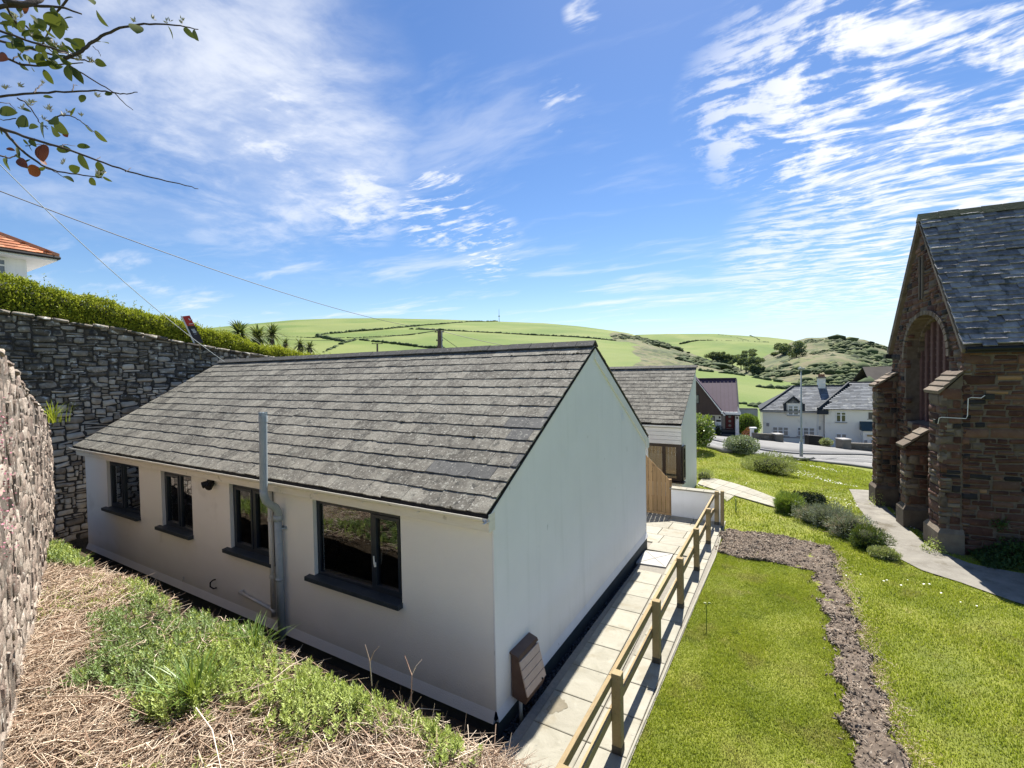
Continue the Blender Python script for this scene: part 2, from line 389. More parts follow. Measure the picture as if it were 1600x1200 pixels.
GPTS = np.array([(-2.0, 4.4, 0.0), (-2.0, 0.0, 0.05), (-15.0, 4.0, 0.0), (-15.0, 11.0, -0.1), (-9.0, 0.0, 0.05), (2.0, 3.0, 0.0), (6.0, 3.0, 0.0), (2.0, 8.0, -0.07), (8.0, 8.0, -0.08), (-2.0, 9.0, -0.09), (-1.7, 13.7, -0.19), (3.0, 14.0, -0.2), (9.0, 14.0, -0.2), (14.0, 14.0, -0.3), (-8.0, 14.0, -0.15), (-3.0, 18.2, -0.27), (2.3, 18.3, -0.3), (8.0, 20.0, -0.6), (-9.0, 19.0, -0.1), (-15.0, 19.0, 0.1), (20.0, 10.0, -0.4), (2.6, 20.0, -0.36), (4.5, 20.0, -0.42), (1.0, 20.0, -0.36), (-4.66, 30.81, -0.76), (0.44, 37.26, -2.46), (5.41, 42.49, -3.7), (-2.32, 26.39, -0.33), (-0.79, 23.22, -0.61), (0.49, 41.93, -3.02), (-7.97, 53.19, -3.14), (-3.64, 53.42, -3.39), (-1.01, 54.97, -3.7), (3.01, 57.33, -4.31), (7.75, 60.12, -4.93), (-7.55, 59.22, -4.17), (-3.19, 64.09, -5.41), (3.44, 67.99, -6.02), (9.4, 71.51, -6.45), (2.24, 25.58, -1.36), (-4.2, 84.31, -9.79), (13.2, 100.39, -11.02), (-25.0, 60.0, -2.0), (-30.0, 30.0, 0.5), (30.0, 30.0, -4.0), (40.0, 60.0, -8.0), (-25.0, 90.0, -6.0)])
def _tps(r2): return np.where(r2 > 1e-12, r2 * np.log(np.maximum(r2, 1e-12)), 0.0)
def _fit():
    P = GPTS[:, :2] / 20; n = len(P)
    K = _tps(((P[:, None] - P[None]) ** 2).sum(-1)) + np.eye(n) * 1e-3
    A = np.zeros((n + 3, n + 3)); A[:n, :n] = K; A[:n, n] = 1; A[:n, n + 1:] = P; A[n, :n] = 1; A[n + 1:, :n] = P.T
    return np.linalg.solve(A, np.concatenate([GPTS[:, 2], [0, 0, 0]]))
_W = _fit()
def gz(x, y):
    x = np.asarray(x, float); y = np.asarray(y, float)
    q = np.stack([x, y], -1) / 20; P = GPTS[:, :2] / 20
    K = _tps(((q[..., None, :] - P) ** 2).sum(-1))
    return K @ _W[:-3] + _W[-3] + q @ _W[-2:]

import bmesh
# ------------------------------------------------------------------ ground, hills, road, paths
def snoise(x, y, s, seed=0, o=4):
    g = np.random.default_rng(seed); v = 0; a = 1.0; t = 0
    for i in range(o):
        for _ in range(3):
            th = g.uniform(0, 2 * np.pi); ph = g.uniform(0, 6.28)
            v = v + a * np.sin((x * np.cos(th) + y * np.sin(th)) * s * 2 ** i * g.uniform(.8, 1.3) + ph + 1.3 * np.sin((x * np.sin(th) - y * np.cos(th)) * s * 2 ** i * .6 + ph * 2)); t += a
        a *= .55
    return v / t * 1.8

def grid_faces(n, m):
    i = np.arange(n - 1)[:, None] * m + np.arange(m - 1)[None]
    return np.stack([i, i + m, i + m + 1, i + 1], -1).reshape(-1, 4)

def sheet(name, xs, ys, zf, m, **k):
    X_, Y_ = np.meshgrid(xs, ys, indexing='ij')
    V = np.stack([X_, Y_, zf(X_, Y_)], -1).reshape(-1, 3)
    return obj(name, V, grid_faces(len(xs), len(ys)), m, smooth=True, **k)

def strip(name, A, B, n, m, dz, mt, f0=0.0, f1=1.0, parent=None, zf=gz, smooth=True):
    """a ribbon lying on the ground between two polylines (A right edge, B left edge)"""
    def rs(P, n):
        P = np.array([p_[:2] for p_ in P]); L = np.concatenate([[0], np.cumsum(np.linalg.norm(np.diff(P, axis=0), axis=1))])
        t = np.linspace(0, L[-1], n); return np.stack([np.interp(t, L, P[:, 0]), np.interp(t, L, P[:, 1])], -1)
    a, b_ = rs(A, n), rs(B, n); f = np.linspace(f0, f1, m)[None, :, None]
    P = a[:, None] * (1 - f) + b_[:, None] * f
    V = np.concatenate([P, (zf(P[..., 0], P[..., 1]) + dz)[..., None]], -1).reshape(-1, 3)
    return obj(name, V, grid_faces(n, m), mt, parent, smooth=smooth)

lawn = sheet('lawn', np.concatenate([np.arange(-16.5, 6, .25), np.arange(6, 60, 1.5)]), np.concatenate([np.arange(-6, 30, .25), np.arange(30, 110, 1.0)]),
             lambda x, y: gz(x, y) + .012 * snoise(x, y, 1.1, 3) * np.clip((x + 1.3) * 2, 0, 1), m_lawn)
tag(lawn, kind='structure')
# no turf under the bungalow, its trench and its gravel margin
bm_ = bmesh.new(); bm_.from_mesh(lawn.data)
dead = [f for f in bm_.faces if -16.2 < f.calc_center_median().x < -1.8 and 3.2 < f.calc_center_median().y < 13.4]
bmesh.ops.delete(bm_, geom=dead, context='FACES'); bm_.to_mesh(lawn.data); bm_.free()
sub_ = obj('sub_base', [(-16.3, 2.8, -.24), (-1.6, 2.8, -.24), (-1.6, 13.8, -.24), (-16.3, 13.8, -.24)], [(0, 1, 2, 3)], m_soil); tag(sub_, kind='structure')

# bank of rough ground between the old walls and the bungalow
EDGE = lambda x: 3.00 + .05 * np.sin(x * 2.1) + .03 * np.sin(x * 5.7)
def bank_z(x, y):
    z = 1.00 + .06 * snoise(x, y, 1.6, 5) + .03 * (3.0 - y)
    e = EDGE(x) - y
    return z - .10 * np.clip(1 - e / .25, 0, 1) ** 2
bx_ = np.arange(-16.5, -.55, .1); tt_ = np.linspace(0, 1, 60)
V = []
for x in bx_:
    ys = -3 + (EDGE(x) + 3) * (1 - (1 - tt_) ** 1.6)
    zs = bank_z(x, ys)
    V += [(x, y, z) for y, z in zip(ys, zs)]
    for k in range(1, 8): V.append((x, EDGE(x) + .012 * k + .03 * math.sin(x * 9 + k * 2), zs[-1] - k * .2))
bank = obj('bank_ground', V, grid_faces(len(bx_), 67)[:, ::-1], m_soil, smooth=True)
tag(bank, kind='structure')

tr_n = strip('trench_ground', [(-15.3, 3.05), (-2.95, 3.02), (-2.4, 3.0)], [(-15.3, 4.42), (-2.95, 4.42), (-2.4, 4.3)], 90, 8, -.14, m_soil); tag(tr_n, kind='structure')
# upper garden behind the retaining wall
upper = sheet('upper_garden_ground', np.arange(-90, -15.9, 3.0), np.arange(-20, 60, 3.0), lambda x, y: 4.3 + 0 * x + np.clip((-x - 20) * .05, 0, 2.0) - np.clip((y - 8) * .12, 0, 5), m_pave)
tag(upper, kind='structure')

def hill_mat(name, greens, scrub=None):
    m = mat(name, greens, .012, .95, .25, .5, detail=6, coord='pos', stretch=(1, 1, .3))
    return m
def scrub_extra(nb, c, vec, bs):
    at = nb.n('ShaderNodeAttribute'); at.attribute_name = 'scrub'
    s1 = nb.ramp(nb.noise(vec, .05, 7, .7), [(.36, (.060, .078, .028)), (.46, (.10, .115, .042)), (.53, (.155, .135, .075)), (.60, (.12, .135, .045)), (.70, (.095, .14, .035))])
    s1 = nb.mix(nb.ss(nb.noise(vec, .16, 5, .65), .52, .60, 0, .75), s1, (.030, .045, .018))
    k = nb.math('ADD', at.outputs['Fac'], nb.math('MULTIPLY', nb.math('SUBTRACT', nb.noise(vec, .035, 5, .6), .5), .9))
    c2 = nb.mix(nb.ss(nb.noise(vec, .012, 3, .5), .45, .6, 0, .35), c, (.24, .245, .085))
    return nb.mix(nb.ss(k, .45, .55), c2, s1)
m_field = mat('hill_pasture', [(.075, .130, .020), (.108, .160, .026), (.145, .185, .036)], .02, .95, .12, .8, detail=7, extra=scrub_extra, spots=[((.12, .16, .045), .15, .5, .65, .35)])

for key, nm, nb_, nt_, amp, scr in (('main', 'hill_main', 260, 70, 2.2, 'spur'), ('far', 'hill_far', 120, 30, 1.5, 0.0), ('knoll', 'hill_knoll', 160, 70, 2.2, 1.0), ('field', 'hill_field', 120, 50, .5, 0.0)):
    h = HILLS[key]; B = [c[0] for c in h['crest']]
    br = np.linspace(min(B), max(B), nb_); t = np.linspace(0, 1.22, nt_)
    BR_, T_ = np.meshgrid(br, t, indexing='ij')
    P = hill_xyz(h, BR_, T_)
    n_ = snoise(P[..., 0], P[..., 1], .02, 11)
    P[..., 2] += amp * n_ * np.clip(T_ * 2, 0, 1) * np.clip((1.12 - T_) * 4, .1, 1) * (.35 if key == 'main' else 1)
    if scr == 'spur':
        s = np.clip((15.09 - BR_ + 1.6 * snoise(P[..., 0], P[..., 1], .02, 44) + (.8 - T_) * 3) * .5 + .3, 0, 1)
        s = np.maximum(s, np.clip((19.48 - BR_) * .8, 0, 1) * np.clip((.80 - np.abs(T_ - .72) * 3.5), 0, 1) * 1.6)
        P[..., 2] += 1.3 * snoise(P[..., 0], P[..., 1], .07, 12) * np.clip(s, 0, 1)
    else:
        s = scr + 0 * T_
        if scr: P[..., 2] += 1.2 * snoise(P[..., 0], P[..., 1], .08, 13)
        if key == 'knoll': s = s - .42 * np.clip((T_ - .93) * 12, 0, 1)
    o = obj(nm, P.reshape(-1, 3), grid_faces(nb_, nt_), m_field, smooth=True)
    a = o.data.attributes.new('scrub', 'FLOAT', 'POINT'); a.data.foreach_set('value', s.ravel().astype(np.float32))
    tag(o, kind='structure')
# far country beyond the hills, to the horizon
far = obj('terrain', [(-3000, -300, -30), (3000, -300, -30), (3000, 5000, -30), (-3000, 5000, -30)], [(0, 1, 2, 3)], m_field)
tag(far, kind='structure')

# road and pavements
RA = [(-7.73, 38.64, -1.54), (-4.05, 26.55, -0.18), (-2.86, 25.4, -0.25), (-1.41, 28.19, -0.75), (0.48, 40.46, -2.87), (3.4, 43.39, -3.52), (5.67, 43.96, -3.81), (8.92, 43.53, -4.07)]
RB = [(-10.77, 53.86, -3.09), (-7.97, 53.19, -3.14), (-5.59, 53.43, -3.3), (-3.64, 53.42, -3.39), (-1.01, 54.97, -3.7), (3.01, 57.33, -4.31), (7.75, 60.12, -4.93), (14.61, 64.15, -5.98)]
for nm, f0, f1, dz, mt in (('pavement', 0, .12, .14, m_pave), ('kerb', .12, .132, .15, m_kerb), ('road', .132, .60, .02, m_asphalt), ('kerb', .60, .612, .15, m_kerb), ('pavement', .612, 1.02, .14, m_pave)):
    o = strip(nm, RA, RB, 60, 4, dz, mt, f0, f1); tag(o, kind='structure')
    sd_ = o.modifiers.new('edge', 'SOLIDIFY'); sd_.thickness = .13; sd_.offset = -1
o = strip('road_markings', RA, RB, 60, 2, .03, m_line, .19, .196); tag(o, kind='structure')
o = strip('road_markings', RA, RB, 60, 2, .03, m_line, .545, .551); tag(o, kind='structure')
o = strip('road_markings', RA, RB, 60, 2, .03, m_line, .366, .372); tag(o, kind='structure')
fore = strip('forecourt', [(-10.77, 53.86, -3.23), (-3.6, 52.86, -3.44), (2.97, 56.73, -4.35), (14.46, 63.48, -5.87)], [(-12.84, 64.22, -4.37), (-4.12, 68.18, -5.56), (4.39, 73.19, -6.57), (18.57, 81.56, -7.36)], 30, 8, .05, m_pave); tag(fore, kind='structure')

# church path
CA = [(2.7, 21.33, -0.56), (2.45, 18.74, -0.31), (2.42, 17.6), (2.55, 15.5), (2.72, 13.95), (3.2, 13.2), (4.5, 12.9), (9, 13.2)]
CB = [(1.72, 20.48, -0.41), (1.69, 17.54, -0.28), (1.86, 14.53, -0.21), (1.89, 13.03, -0.18), (2.24, 12.3, -0.17), (2.73, 11.92, -0.16), (3.38, 11.23, -0.14), (9.5, 11.3)]
chpath = strip('church_path', CA, CB, 80, 12, .018, m_chpath); tag(chpath, kind='structure')
# dark soil strip that paints in the ground shade between the buttresses
o = strip('buttress_ground_shade', [(2.45, 18.6), (2.60, 16.9), (2.98, 13.9)], [(3.4, 18.6), (3.5, 16.5), (3.6, 13.9)], 10, 3, .022, m_soil); tag(o, kind='structure')

# paving beside the bungalow
def gzs(x, y): return float(gz(x, y))
paving = strip('paving', [(-1.42, 2.5), (-1.44, 7.4), (-1.44, 11.0), (-1.56, 13.95)], [(-2.60, 2.5), (-2.74, 7.4), (-2.82, 11.0), (-2.85, 13.95)], 60, 5, .018, m_joint)
tag(paving, kind='structure')
pav2 = strip('paving_base', [(-2.80, 10.86), (-2.80, 13.72)], [(-5.2, 10.86), (-5.2, 13.72)], 12, 5, .016, m_joint); tag(pav2, kind='structure')
def slab(x0, x1, y0, y1, name='slab', mt=None, sk=(0, 0), h=.026, parent=None):
    g_ = .006; j = lambda: rng.uniform(-.003, .003)
    pts = [(x0 + g_ + sk[0], y0 + g_), (x1 - g_ + sk[0], y0 + g_), (x1 - g_ + sk[1], y1 - g_), (x0 + g_ + sk[1], y1 - g_)]
    zt = rng.uniform(0, .004); b_ = .008
    V = [(p[0], p[1], gzs(*p) + .019) for p in pts] + [(p[0], p[1], gzs(*p) + .019 + h - b_ * .6 + zt + j() * .3) for p in pts]
    cx, cy = sum(p[0] for p in pts) / 4, sum(p[1] for p in pts) / 4
    q = [(p[0] + b_ * (1 if p[0] < cx else -1), p[1] + b_ * (1 if p[1] < cy else -1)) for p in pts]
    V += [(p[0], p[1], gzs(*p) + .019 + h + zt) for p in q]
    F = [(0, 1, 5, 4), (1, 2, 6, 5), (2, 3, 7, 6), (3, 0, 4, 7), (4, 5, 9, 8), (5, 6, 10, 9), (6, 7, 11, 10), (7, 4, 8, 11), (8, 9, 10, 11)]
    return obj(name, V, F, mt or m_slab, parent or paving)
yj = [4.63 + .605 * k for k in range(-4, 11)]
for k in range(len(yj) - 1):
    y0, y1 = yj[k], yj[k + 1]
    s0, s1 = -.04 * (y0 - 4.63), -.04 * (y1 - 4.63)
    if abs(y0 - 9.47) < .2: pass
    if 9.7 < (y0 + y1) / 2 < 10.5: continue
    slab(-2.54, -2.03, y0, y1, sk=(s0, s1))
    slab(-2.03, -1.90, y0, y1, sk=(s0 * .9, s1 * .9))
    slab(-1.90, -1.46, y0 + .0, y1 + .0, sk=(s0 * .35, s1 * .35))
for y0, y1 in ((9.47 + .0, 10.68),):
    for a_, c_ in ((y0, y0 + .605), (y0 + .605, y1)):
        s0, s1 = -.04 * (a_ - 4.63), -.04 * (c_ - 4.63)
        slab(-2.03, -1.90, a_, c_, sk=(s0 * .9, s1 * .9)); slab(-1.90, -1.46, a_, c_, sk=(s0 * .35, s1 * .35))
# access cover with a diagonal cross cast in its lid
cover = MB()
cz = gzs(-2.5, 10.1) + .02
cover.prism([(-2.84, 9.78, cz), (-2.24, 9.84, cz), (-2.26, 10.62, cz), (-2.86, 10.56, cz)], (0, 0, .034))
cov = cover.build('access_cover', m_manhole, bevel=.004)
cov.parent = None
tag(cov, 'pale rectangular access cover set in the paving with crossed grooves', 'manhole cover')
cr = MB()
for (a_, c_) in (((-2.80, 9.82), (-2.30, 10.58)), ((-2.28, 9.88), (-2.82, 10.52))):
    cr.tube([(a_[0], a_[1], cz + .034), (c_[0], c_[1], cz + .034)], .006, 4)
cr.build('raised_cross', m_joint, cov)
# wider paved corner behind the bungalow
y = 10.70
rows_ = [(10.70, 11.25), (11.25, 11.85), (11.85, 12.45), (12.45, 13.05), (13.05, 13.68)]
for i, (y0, y1) in enumerate(rows_):
    xs_ = [-4.9, -4.2, -3.45, -2.86 + (.15 if i % 2 else 0), -2.25 + (.12 if i % 2 else 0), -1.86, -1.50]
    for a_, c_ in zip(xs_[:-1], xs_[1:]):
        if c_ < -2.8 and y0 < 10.8: continue
        slab(a_ - .02 * i, c_ - (.02 * i if c_ != -1.50 else .05 + .01 * i), y0, y1, parent=paving if a_ > -2.8 else pav2)
# lawn edge kerb of pale concrete
ed = strip('lawn_edging', [(-1.435, 2.4), (-1.45, 7.4), (-1.44, 11.0), (-1.565, 13.9)], [(-1.455, 2.4), (-1.47, 7.4), (-1.46, 11.0), (-1.585, 13.9)], 40, 2, .042, m_slab, smooth=False); tag(ed, kind='structure')
sd_ = ed.modifiers.new('edge', 'SOLIDIFY'); sd_.thickness = .05; sd_.offset = -1
# curved path of pale slabs crossing the front lawn
A2 = [(-3.0, 18.3), (-2.03, 17.39, -0.27), (-1.3, 16.82, -0.26), (-0.65, 16.31, -0.25), (-0.27, 16.03, -0.24)]
B2 = [(-3.0, 19.6), (-2.46, 19.56, -0.3), (-1.79, 19.1, -0.3), (-1.01, 18.19, -0.29), (0.08, 16.55, -0.26)]
fp = strip('front_path', A2, B2, 50, 5, .016, m_joint); tag(fp, kind='structure')
def rs(P, t):
    P = np.array([p_[:2] for p_ in P]); L = np.concatenate([[0], np.cumsum(np.linalg.norm(np.diff(P, axis=0), axis=1))]); L /= L[-1]
    return np.array([np.interp(t, L, P[:, 0]), np.interp(t, L, P[:, 1])])
nseg = 8
for i in range(nseg):
    for j in range(2):
        c4 = [rs(A2, (i + .01) / nseg) * (1 - j / 2 - .01) + rs(B2, (i + .01) / nseg) * (j / 2 + .01), rs(A2, (i + .99) / nseg) * (1 - j / 2 - .01) + rs(B2, (i + .99) / nseg) * (j / 2 + .01),
              rs(A2, (i + .99) / nseg) * (.5 - j / 2 + .01) + rs(B2, (i + .99) / nseg) * (.5 + j / 2 - .01), rs(A2, (i + .01) / nseg) * (.5 - j / 2 + .01) + rs(B2, (i + .01) / nseg) * (.5 + j / 2 - .01)]
        V = [(p[0], p[1], gzs(*p) + z_) for z_ in (.017, .045) for p in c4]
        obj('slab', V, [(0, 1, 5, 4), (1, 2, 6, 5), (2, 3, 7, 6), (3, 0, 4, 7), (4, 5, 6, 7)], m_slab, fp)
# narrow link from the corner gate to the path
lk = strip('paving_link', [(-1.78, 16.19, -0.24), (-2.0, 16.81, -0.26)], [(-1.61, 17.53, -0.27), (-2.09, 17.56, -0.27)], 6, 3, .03, m_slab, smooth=False); tag(lk, kind='structure')

# ------------------------------------------------------------------ generic slabs: tiles and stones
def unit_box_variants(n, jit, seed, bevel=.0):
    g = np.random.default_rng(seed); out = []
    for _ in range(n):
        V = np.array([(x, y, z) for z in (0, 1) for x, y in ((-.5, 0), (.5, 0), (.5, 1), (-.5, 1))], float)
        V += g.uniform(-jit, jit, V.shape) * np.array([1, 1, .6])
        out.append((V, np.array([(0, 3, 2, 1), (4, 5, 6, 7), (0, 1, 5, 4), (1, 2, 6, 5), (2, 3, 7, 6), (3, 0, 4, 7)])))
    return out
def tile_variants(n, seed):
    """thin tile: lower edge has one or two small nicks"""
    g = np.random.default_rng(seed); out = []
    for _ in range(n):
        xs = np.array([-.5, -.5 + g.uniform(.2, .45), g.uniform(.05, .35), .5])
        ys = g.uniform(-.012, .03, 4)
        V = []
        for z in (0, 1):
            V += [(x, y, z + (g.uniform(-.12, .12) if z else 0)) for x, y in zip(xs, ys)] + [(.5, 1, z), (-.5, 1, z)]
        F = [(0, 1, 2, 3, 4, 5)[::-1], (6, 7, 8, 9, 10, 11)] + [(i, (i + 1) % 6, 6 + (i + 1) % 6, 6 + i) for i in range(6)]
        out.append((np.array(V), F))
    return out
TV = tile_variants(8, 4)

def stone_variants(n, seed, rough=.10, flat=False):
    """rough block, front face towards +z, outline roughly the unit square centred on 0"""
    g = np.random.default_rng(seed); out = []
    for _ in range(n):
        base = np.array([(-.5, -.5), (0, -.5), (.5, -.5), (.5, 0), (.5, .5), (0, .5), (-.5, .5), (-.5, 0)])
        o = base * (1 + g.uniform(-rough, rough * .2, (8, 1))) + g.uniform(-rough * .35, rough * .35, (8, 2))
        corner = [0, 2, 4, 6]; o[corner] *= (1 - g.uniform(.02, rough * .9, (4, 1)))
        V = [(*p, -1.0) for p in o] + [(*p, -.18 + g.uniform(-.12, .1)) for p in o]
        inn = o * (g.uniform(.86, .94) if flat else g.uniform(.72, .86)); tx_, ty_ = g.uniform(-.25, .25, 2) if flat else (0, 0); V += [(*p, g.uniform(-.06, .12) * (.6 if flat else 1) + p[0] * tx_ + p[1] * ty_) for p in inn]
        V += [(g.uniform(-.2, .2), g.uniform(-.2, .2), g.uniform(-.05, .08) if flat else g.uniform(.0, .2))]
        F = []
        for i in range(8):
            j = (i + 1) % 8
            F += [(i, j, 8 + j), (i, 8 + j, 8 + i), (8 + i, 8 + j, 16 + j), (8 + i, 16 + j, 16 + i), (16 + i, 16 + j, 24)]
        out.append((np.array(V), np.array(F)))
    return out
SV = stone_variants(12, 9)
SVB = stone_variants(12, 19, .05)

def place_units(name, variants, mats_, M_list, vi, owner, single=300, mfor=None, stuffname=None, key='u', smooth=False):
    """M_list: n 4x4 matrices. The `single` that show largest become objects, the rest one joined part"""
    M_ = np.array(M_list); n = len(M_)
    c = M_[:, :3, 3]; size = np.linalg.norm(M_[:, :3, 0], axis=1) * np.linalg.norm(M_[:, :3, 1], axis=1)
    nz = M_[:, :3, 2] / np.linalg.norm(M_[:, :3, 2], axis=1)[:, None]
    v = CAM - c; dist = np.linalg.norm(v, axis=1)
    facing = np.abs((nz * v / dist[:, None]).sum(1))
    f = np.array(f_); dep = -(v @ f); lat = -(v @ np.array(r_)); up = -(v @ np.array(u_))
    inside = (dep > .2) & (np.abs(lat / np.maximum(dep, .2)) < 1.13) & (np.abs(up / np.maximum(dep, .2)) < .86)
    score = size * (.15 + facing) / dist ** 2 * np.where(inside, 1, .001)
    order = np.argsort(-score)
    mats_ = mats_ if isinstance(mats_, (list, tuple)) else [mats_]
    data = {}
    def md(k, m):
        if (k, m) not in data:
            V, F = variants[k]; data[(k, m)] = mesh_data(name, V, F if not isinstance(F, np.ndarray) else F, mats_[m], smooth)
        return data[(k, m)]
    mm = mfor if mfor is not None else np.zeros(n, int)
    for i in order[:single]:
        o = bpy.data.objects.new(name, md(int(vi[i]), int(mm[i])))
        link(o, owner); o.matrix_basis = Matrix([list(map(float, r)) for r in M_[i]])
    rest = order[single:]
    if len(rest):
        V = []; F = []; mi = []; k = 0
        for i in rest:
            v0, f0 = variants[int(vi[i])]
            V.append(v0 @ M_[i][:3, :3].T + M_[i][:3, 3]); F += [tuple(int(a) + k for a in q) for q in f0]; k += len(v0)
            mi += [int(mm[i])] * len(f0)
        o = obj(stuffname or name, np.concatenate(V), F, mats_, owner, smooth, mi); o['kind'] = 'stuff'

def frame_m(P, U, V, N, su, sv, sn):
    m = np.eye(4); m[:3, 0] = np.array(U) * su; m[:3, 1] = np.array(V) * sv; m[:3, 2] = np.array(N) * sn; m[:3, 3] = P
    return m

def roof_tiles(owner, O, U, S, Lx, Ls, tw, ex, th, mats_, name='tile', single=300, seed=1, clip=None, jit=1.0, mfun=None, variants=None, ov=1.32):
    """courses of overlapping tiles from the eaves line O + U*x up slope S"""
    g = np.random.default_rng(seed); O, U, S = map(lambda a: np.array(a, float), (O, U, S))
    N = np.cross(U, S); N /= np.linalg.norm(N); Ms = []; vi = []; mf = []
    rows = int(math.ceil(Ls / ex)); ex = Ls / rows
    for r in range(rows):
        x = -tw * (.5 if r % 2 else 0) + g.uniform(-.03, .03) * tw
        sink = .006 * math.sin(r * 1.7)
        while x < Lx - .02:
            w = tw * g.uniform(.985, 1.0) if jit < 2 else tw * g.uniform(.7, 1.25)
            a = max(x, 0); c = min(x + w, Lx)
            if c - a > .03 and (clip is None or clip((a + c) / 2, r * ex + ex / 2)):
                up = min(ex * ov, Ls - r * ex + .02)
                tilt = (th * 1.15 + g.uniform(0, .003 if jit < 2 else .006) * jit) / up
                n2 = N + S * tilt; s2 = S - N * tilt; n2 /= np.linalg.norm(n2); s2 /= np.linalg.norm(s2)
                yaw = g.normal(0, .004) * jit; u2 = U + s2 * yaw; s3 = s2 - U * yaw
                P = O + U * (a + c) / 2 + S * (r * ex + g.normal(0, .006) * jit) + N * (th * 1.2 + g.uniform(0, .003) * jit)
                Ms.append(frame_m(P, u2, s3, n2, c - a - .004, up, th)); vi.append(g.integers(0, 8))
                mf.append(mfun(a, r * ex, g) if mfun else 0)
            x += w
    place_units(name, variants or TV, mats_, Ms, vi, owner, single, np.array(mf), 'tile_courses' if name == 'tile' else 'slate_courses')

# ------------------------------------------------------------------ main bungalow
X0, X1, Y0, Y1 = -14.30, -2.89, 4.41, 10.83
YR, ZE, ZR = 7.62, 2.50, 4.47
bung = empty('bungalow', (X1, Y0, 0))
tag(bung, 'white rendered bungalow with a grey tiled roof, four dark framed windows facing the overgrown bank', 'bungalow')
WIN = [(-13.12, -11.55, 1.14, 2.20, 'a'), (-10.62, -9.46, 1.10, 2.20, 'b'), (-8.22, -6.98, 1.08, 2.20, 'c'), (-6.03, -4.30, 1.06, 2.19, 'd')]
# front wall with openings, built as one sheet with reveals
def wall_with_holes(mb, x0, x1, z0, z1, y, holes, th, flip=1):
    xs = sorted({x0, x1, *[h[0] for h in holes], *[h[1] for h in holes]}); zs = sorted({z0, z1, *[h[2] for h in holes], *[h[3] for h in holes]})
    for a, c in zip(xs[:-1], xs[1:]):
        for d, e in zip(zs[:-1], zs[1:]):
            mx, mz = (a + c) / 2, (d + e) / 2
            if any(h[0] < mx < h[1] and h[2] < mz < h[3] for h in holes): continue
            mb.add([(a, y, d), (c, y, d), (c, y, e), (a, y, e)], [(0, 1, 2, 3) if flip > 0 else (3, 2, 1, 0)])
    for h in holes:
        a, c, d, e = h[:4]
        mb.add([(a, y, d), (a, y + th, d), (a, y + th, e), (a, y, e)], [(0, 1, 2, 3)]); mb.add([(c, y, d), (c, y + th, d), (c, y + th, e), (c, y, e)], [(3, 2, 1, 0)])
        mb.add([(a, y, e), (a, y + th, e), (c, y + th, e), (c, y, e)], [(0, 1, 2, 3)]); mb.add([(a, y, d), (a, y + th, d), (c, y + th, d), (c, y, d)], [(3, 2, 1, 0)])
w = MB()
wall_with_holes(w, X0, X1 - .02, .15, 2.42, Y0, WIN, .10)
# flared foot of the render
w.add([(X0, Y0 - .05, .03), (X1 - .02, Y0 - .05, .03), (X1 - .02, Y0, .15), (X0, Y0, .15), (X0, Y0 + .1, .03), (X1 - .02, Y0 + .1, .03)], [(0, 1, 2, 3), (0, 4, 5, 1)])
w.build('front_wall', m_cream, bung)
gw = MB()
# gable wall: pentagon, with its own thickness; the foot sits on a dark plinth
gp = [(X1, Y0 - .0, .15), (X1, Y1, .28), (X1, Y1, ZE - .08), (X1, YR, ZR - .10), (X1, Y0 - .0, ZE - .08)]
gw.prism([(X1 - .019, p[1], p[2]) for p in gp], (.019, 0, 0))
gw.add([(X1 + .0, Y0, .15), (X1 + .0, Y1, .28), (X1 + .035, Y1, .16), (X1 + .035, Y0, .04), (X1 - .01, Y0, .04), (X1 - .01, Y1, .16)], [(0, 3, 2, 1), (3, 4, 5, 2)])
gw.build('gable_wall', m_white, bung)
MB().prism([(X1 - .03, Y0 + .004, -.4), (X1 - .03, Y1 - .002, -.4), (X1 - .03, Y1 - .002, .158), (X1 - .03, Y0 + .004, .038)], (.042, 0, 0)).build('plinth', m_plinth, bung)
MB().box(X0, X1 - .034, Y0 + .02, Y0 + .1, -.3, .032).build('plinth', m_plinth, bung)
bk = MB()
bk.box(X0, X1 - .02, Y1 - .2, Y1 - .002, -.3, 2.42); bk.prism([(X0, Y0 + .02, .0), (X0, Y1 - .2, .0), (X0, Y1 - .2, ZE - .05), (X0, YR, ZR - .1), (X0, Y0 + .02, ZE - .05)], (.1, 0, 0))
bk.build('rear_wall', m_white, bung)
# inside: floor, ceiling, rear partition and cross walls
MB().box(X0 + .1, X1 - .02, Y0 + .17, Y1 - .2, .02, .06).build('floor', m_roomfloor, bung)
inn = MB().box(X0 + .1, X1 - .02, Y0 + .17, Y1 - .2, 2.32, 2.36)
inn.box(X0 + .1, X1 - .1, 8.3, 8.36, .06, 2.32)
for xx in (-11.1, -8.9, -6.55): inn.box(xx, xx + .1, Y0 + .17, 8.3, .06, 2.32)
for hx0, hx1, hz0, hz1, _ in WIN:
    pass
inn.box(X1 - .1, X1 - .03, Y0 + .17, Y1 - .2, .06, 2.32)
inn.build('interior_walls', m_room, bung)
# kitchen worktop and a light sill box seen through the large window
MB().box(-5.9, -5.2, 5.0, 6.9, .06, .95).build('worktop', m_whitewood, bung)
MB().box(-4.9, -4.0, 6.4, 6.9, .06, 1.9).build('cupboard', m_trunk, bung)
# curtain-like blind strips in the end window
cu = MB()
for i in range(9): cu.box(-12.95 + i * .045, -12.925 + i * .045, Y0 + .22, Y0 + .25, 1.15, 2.18)
cu.build('curtain', m_room, bung)

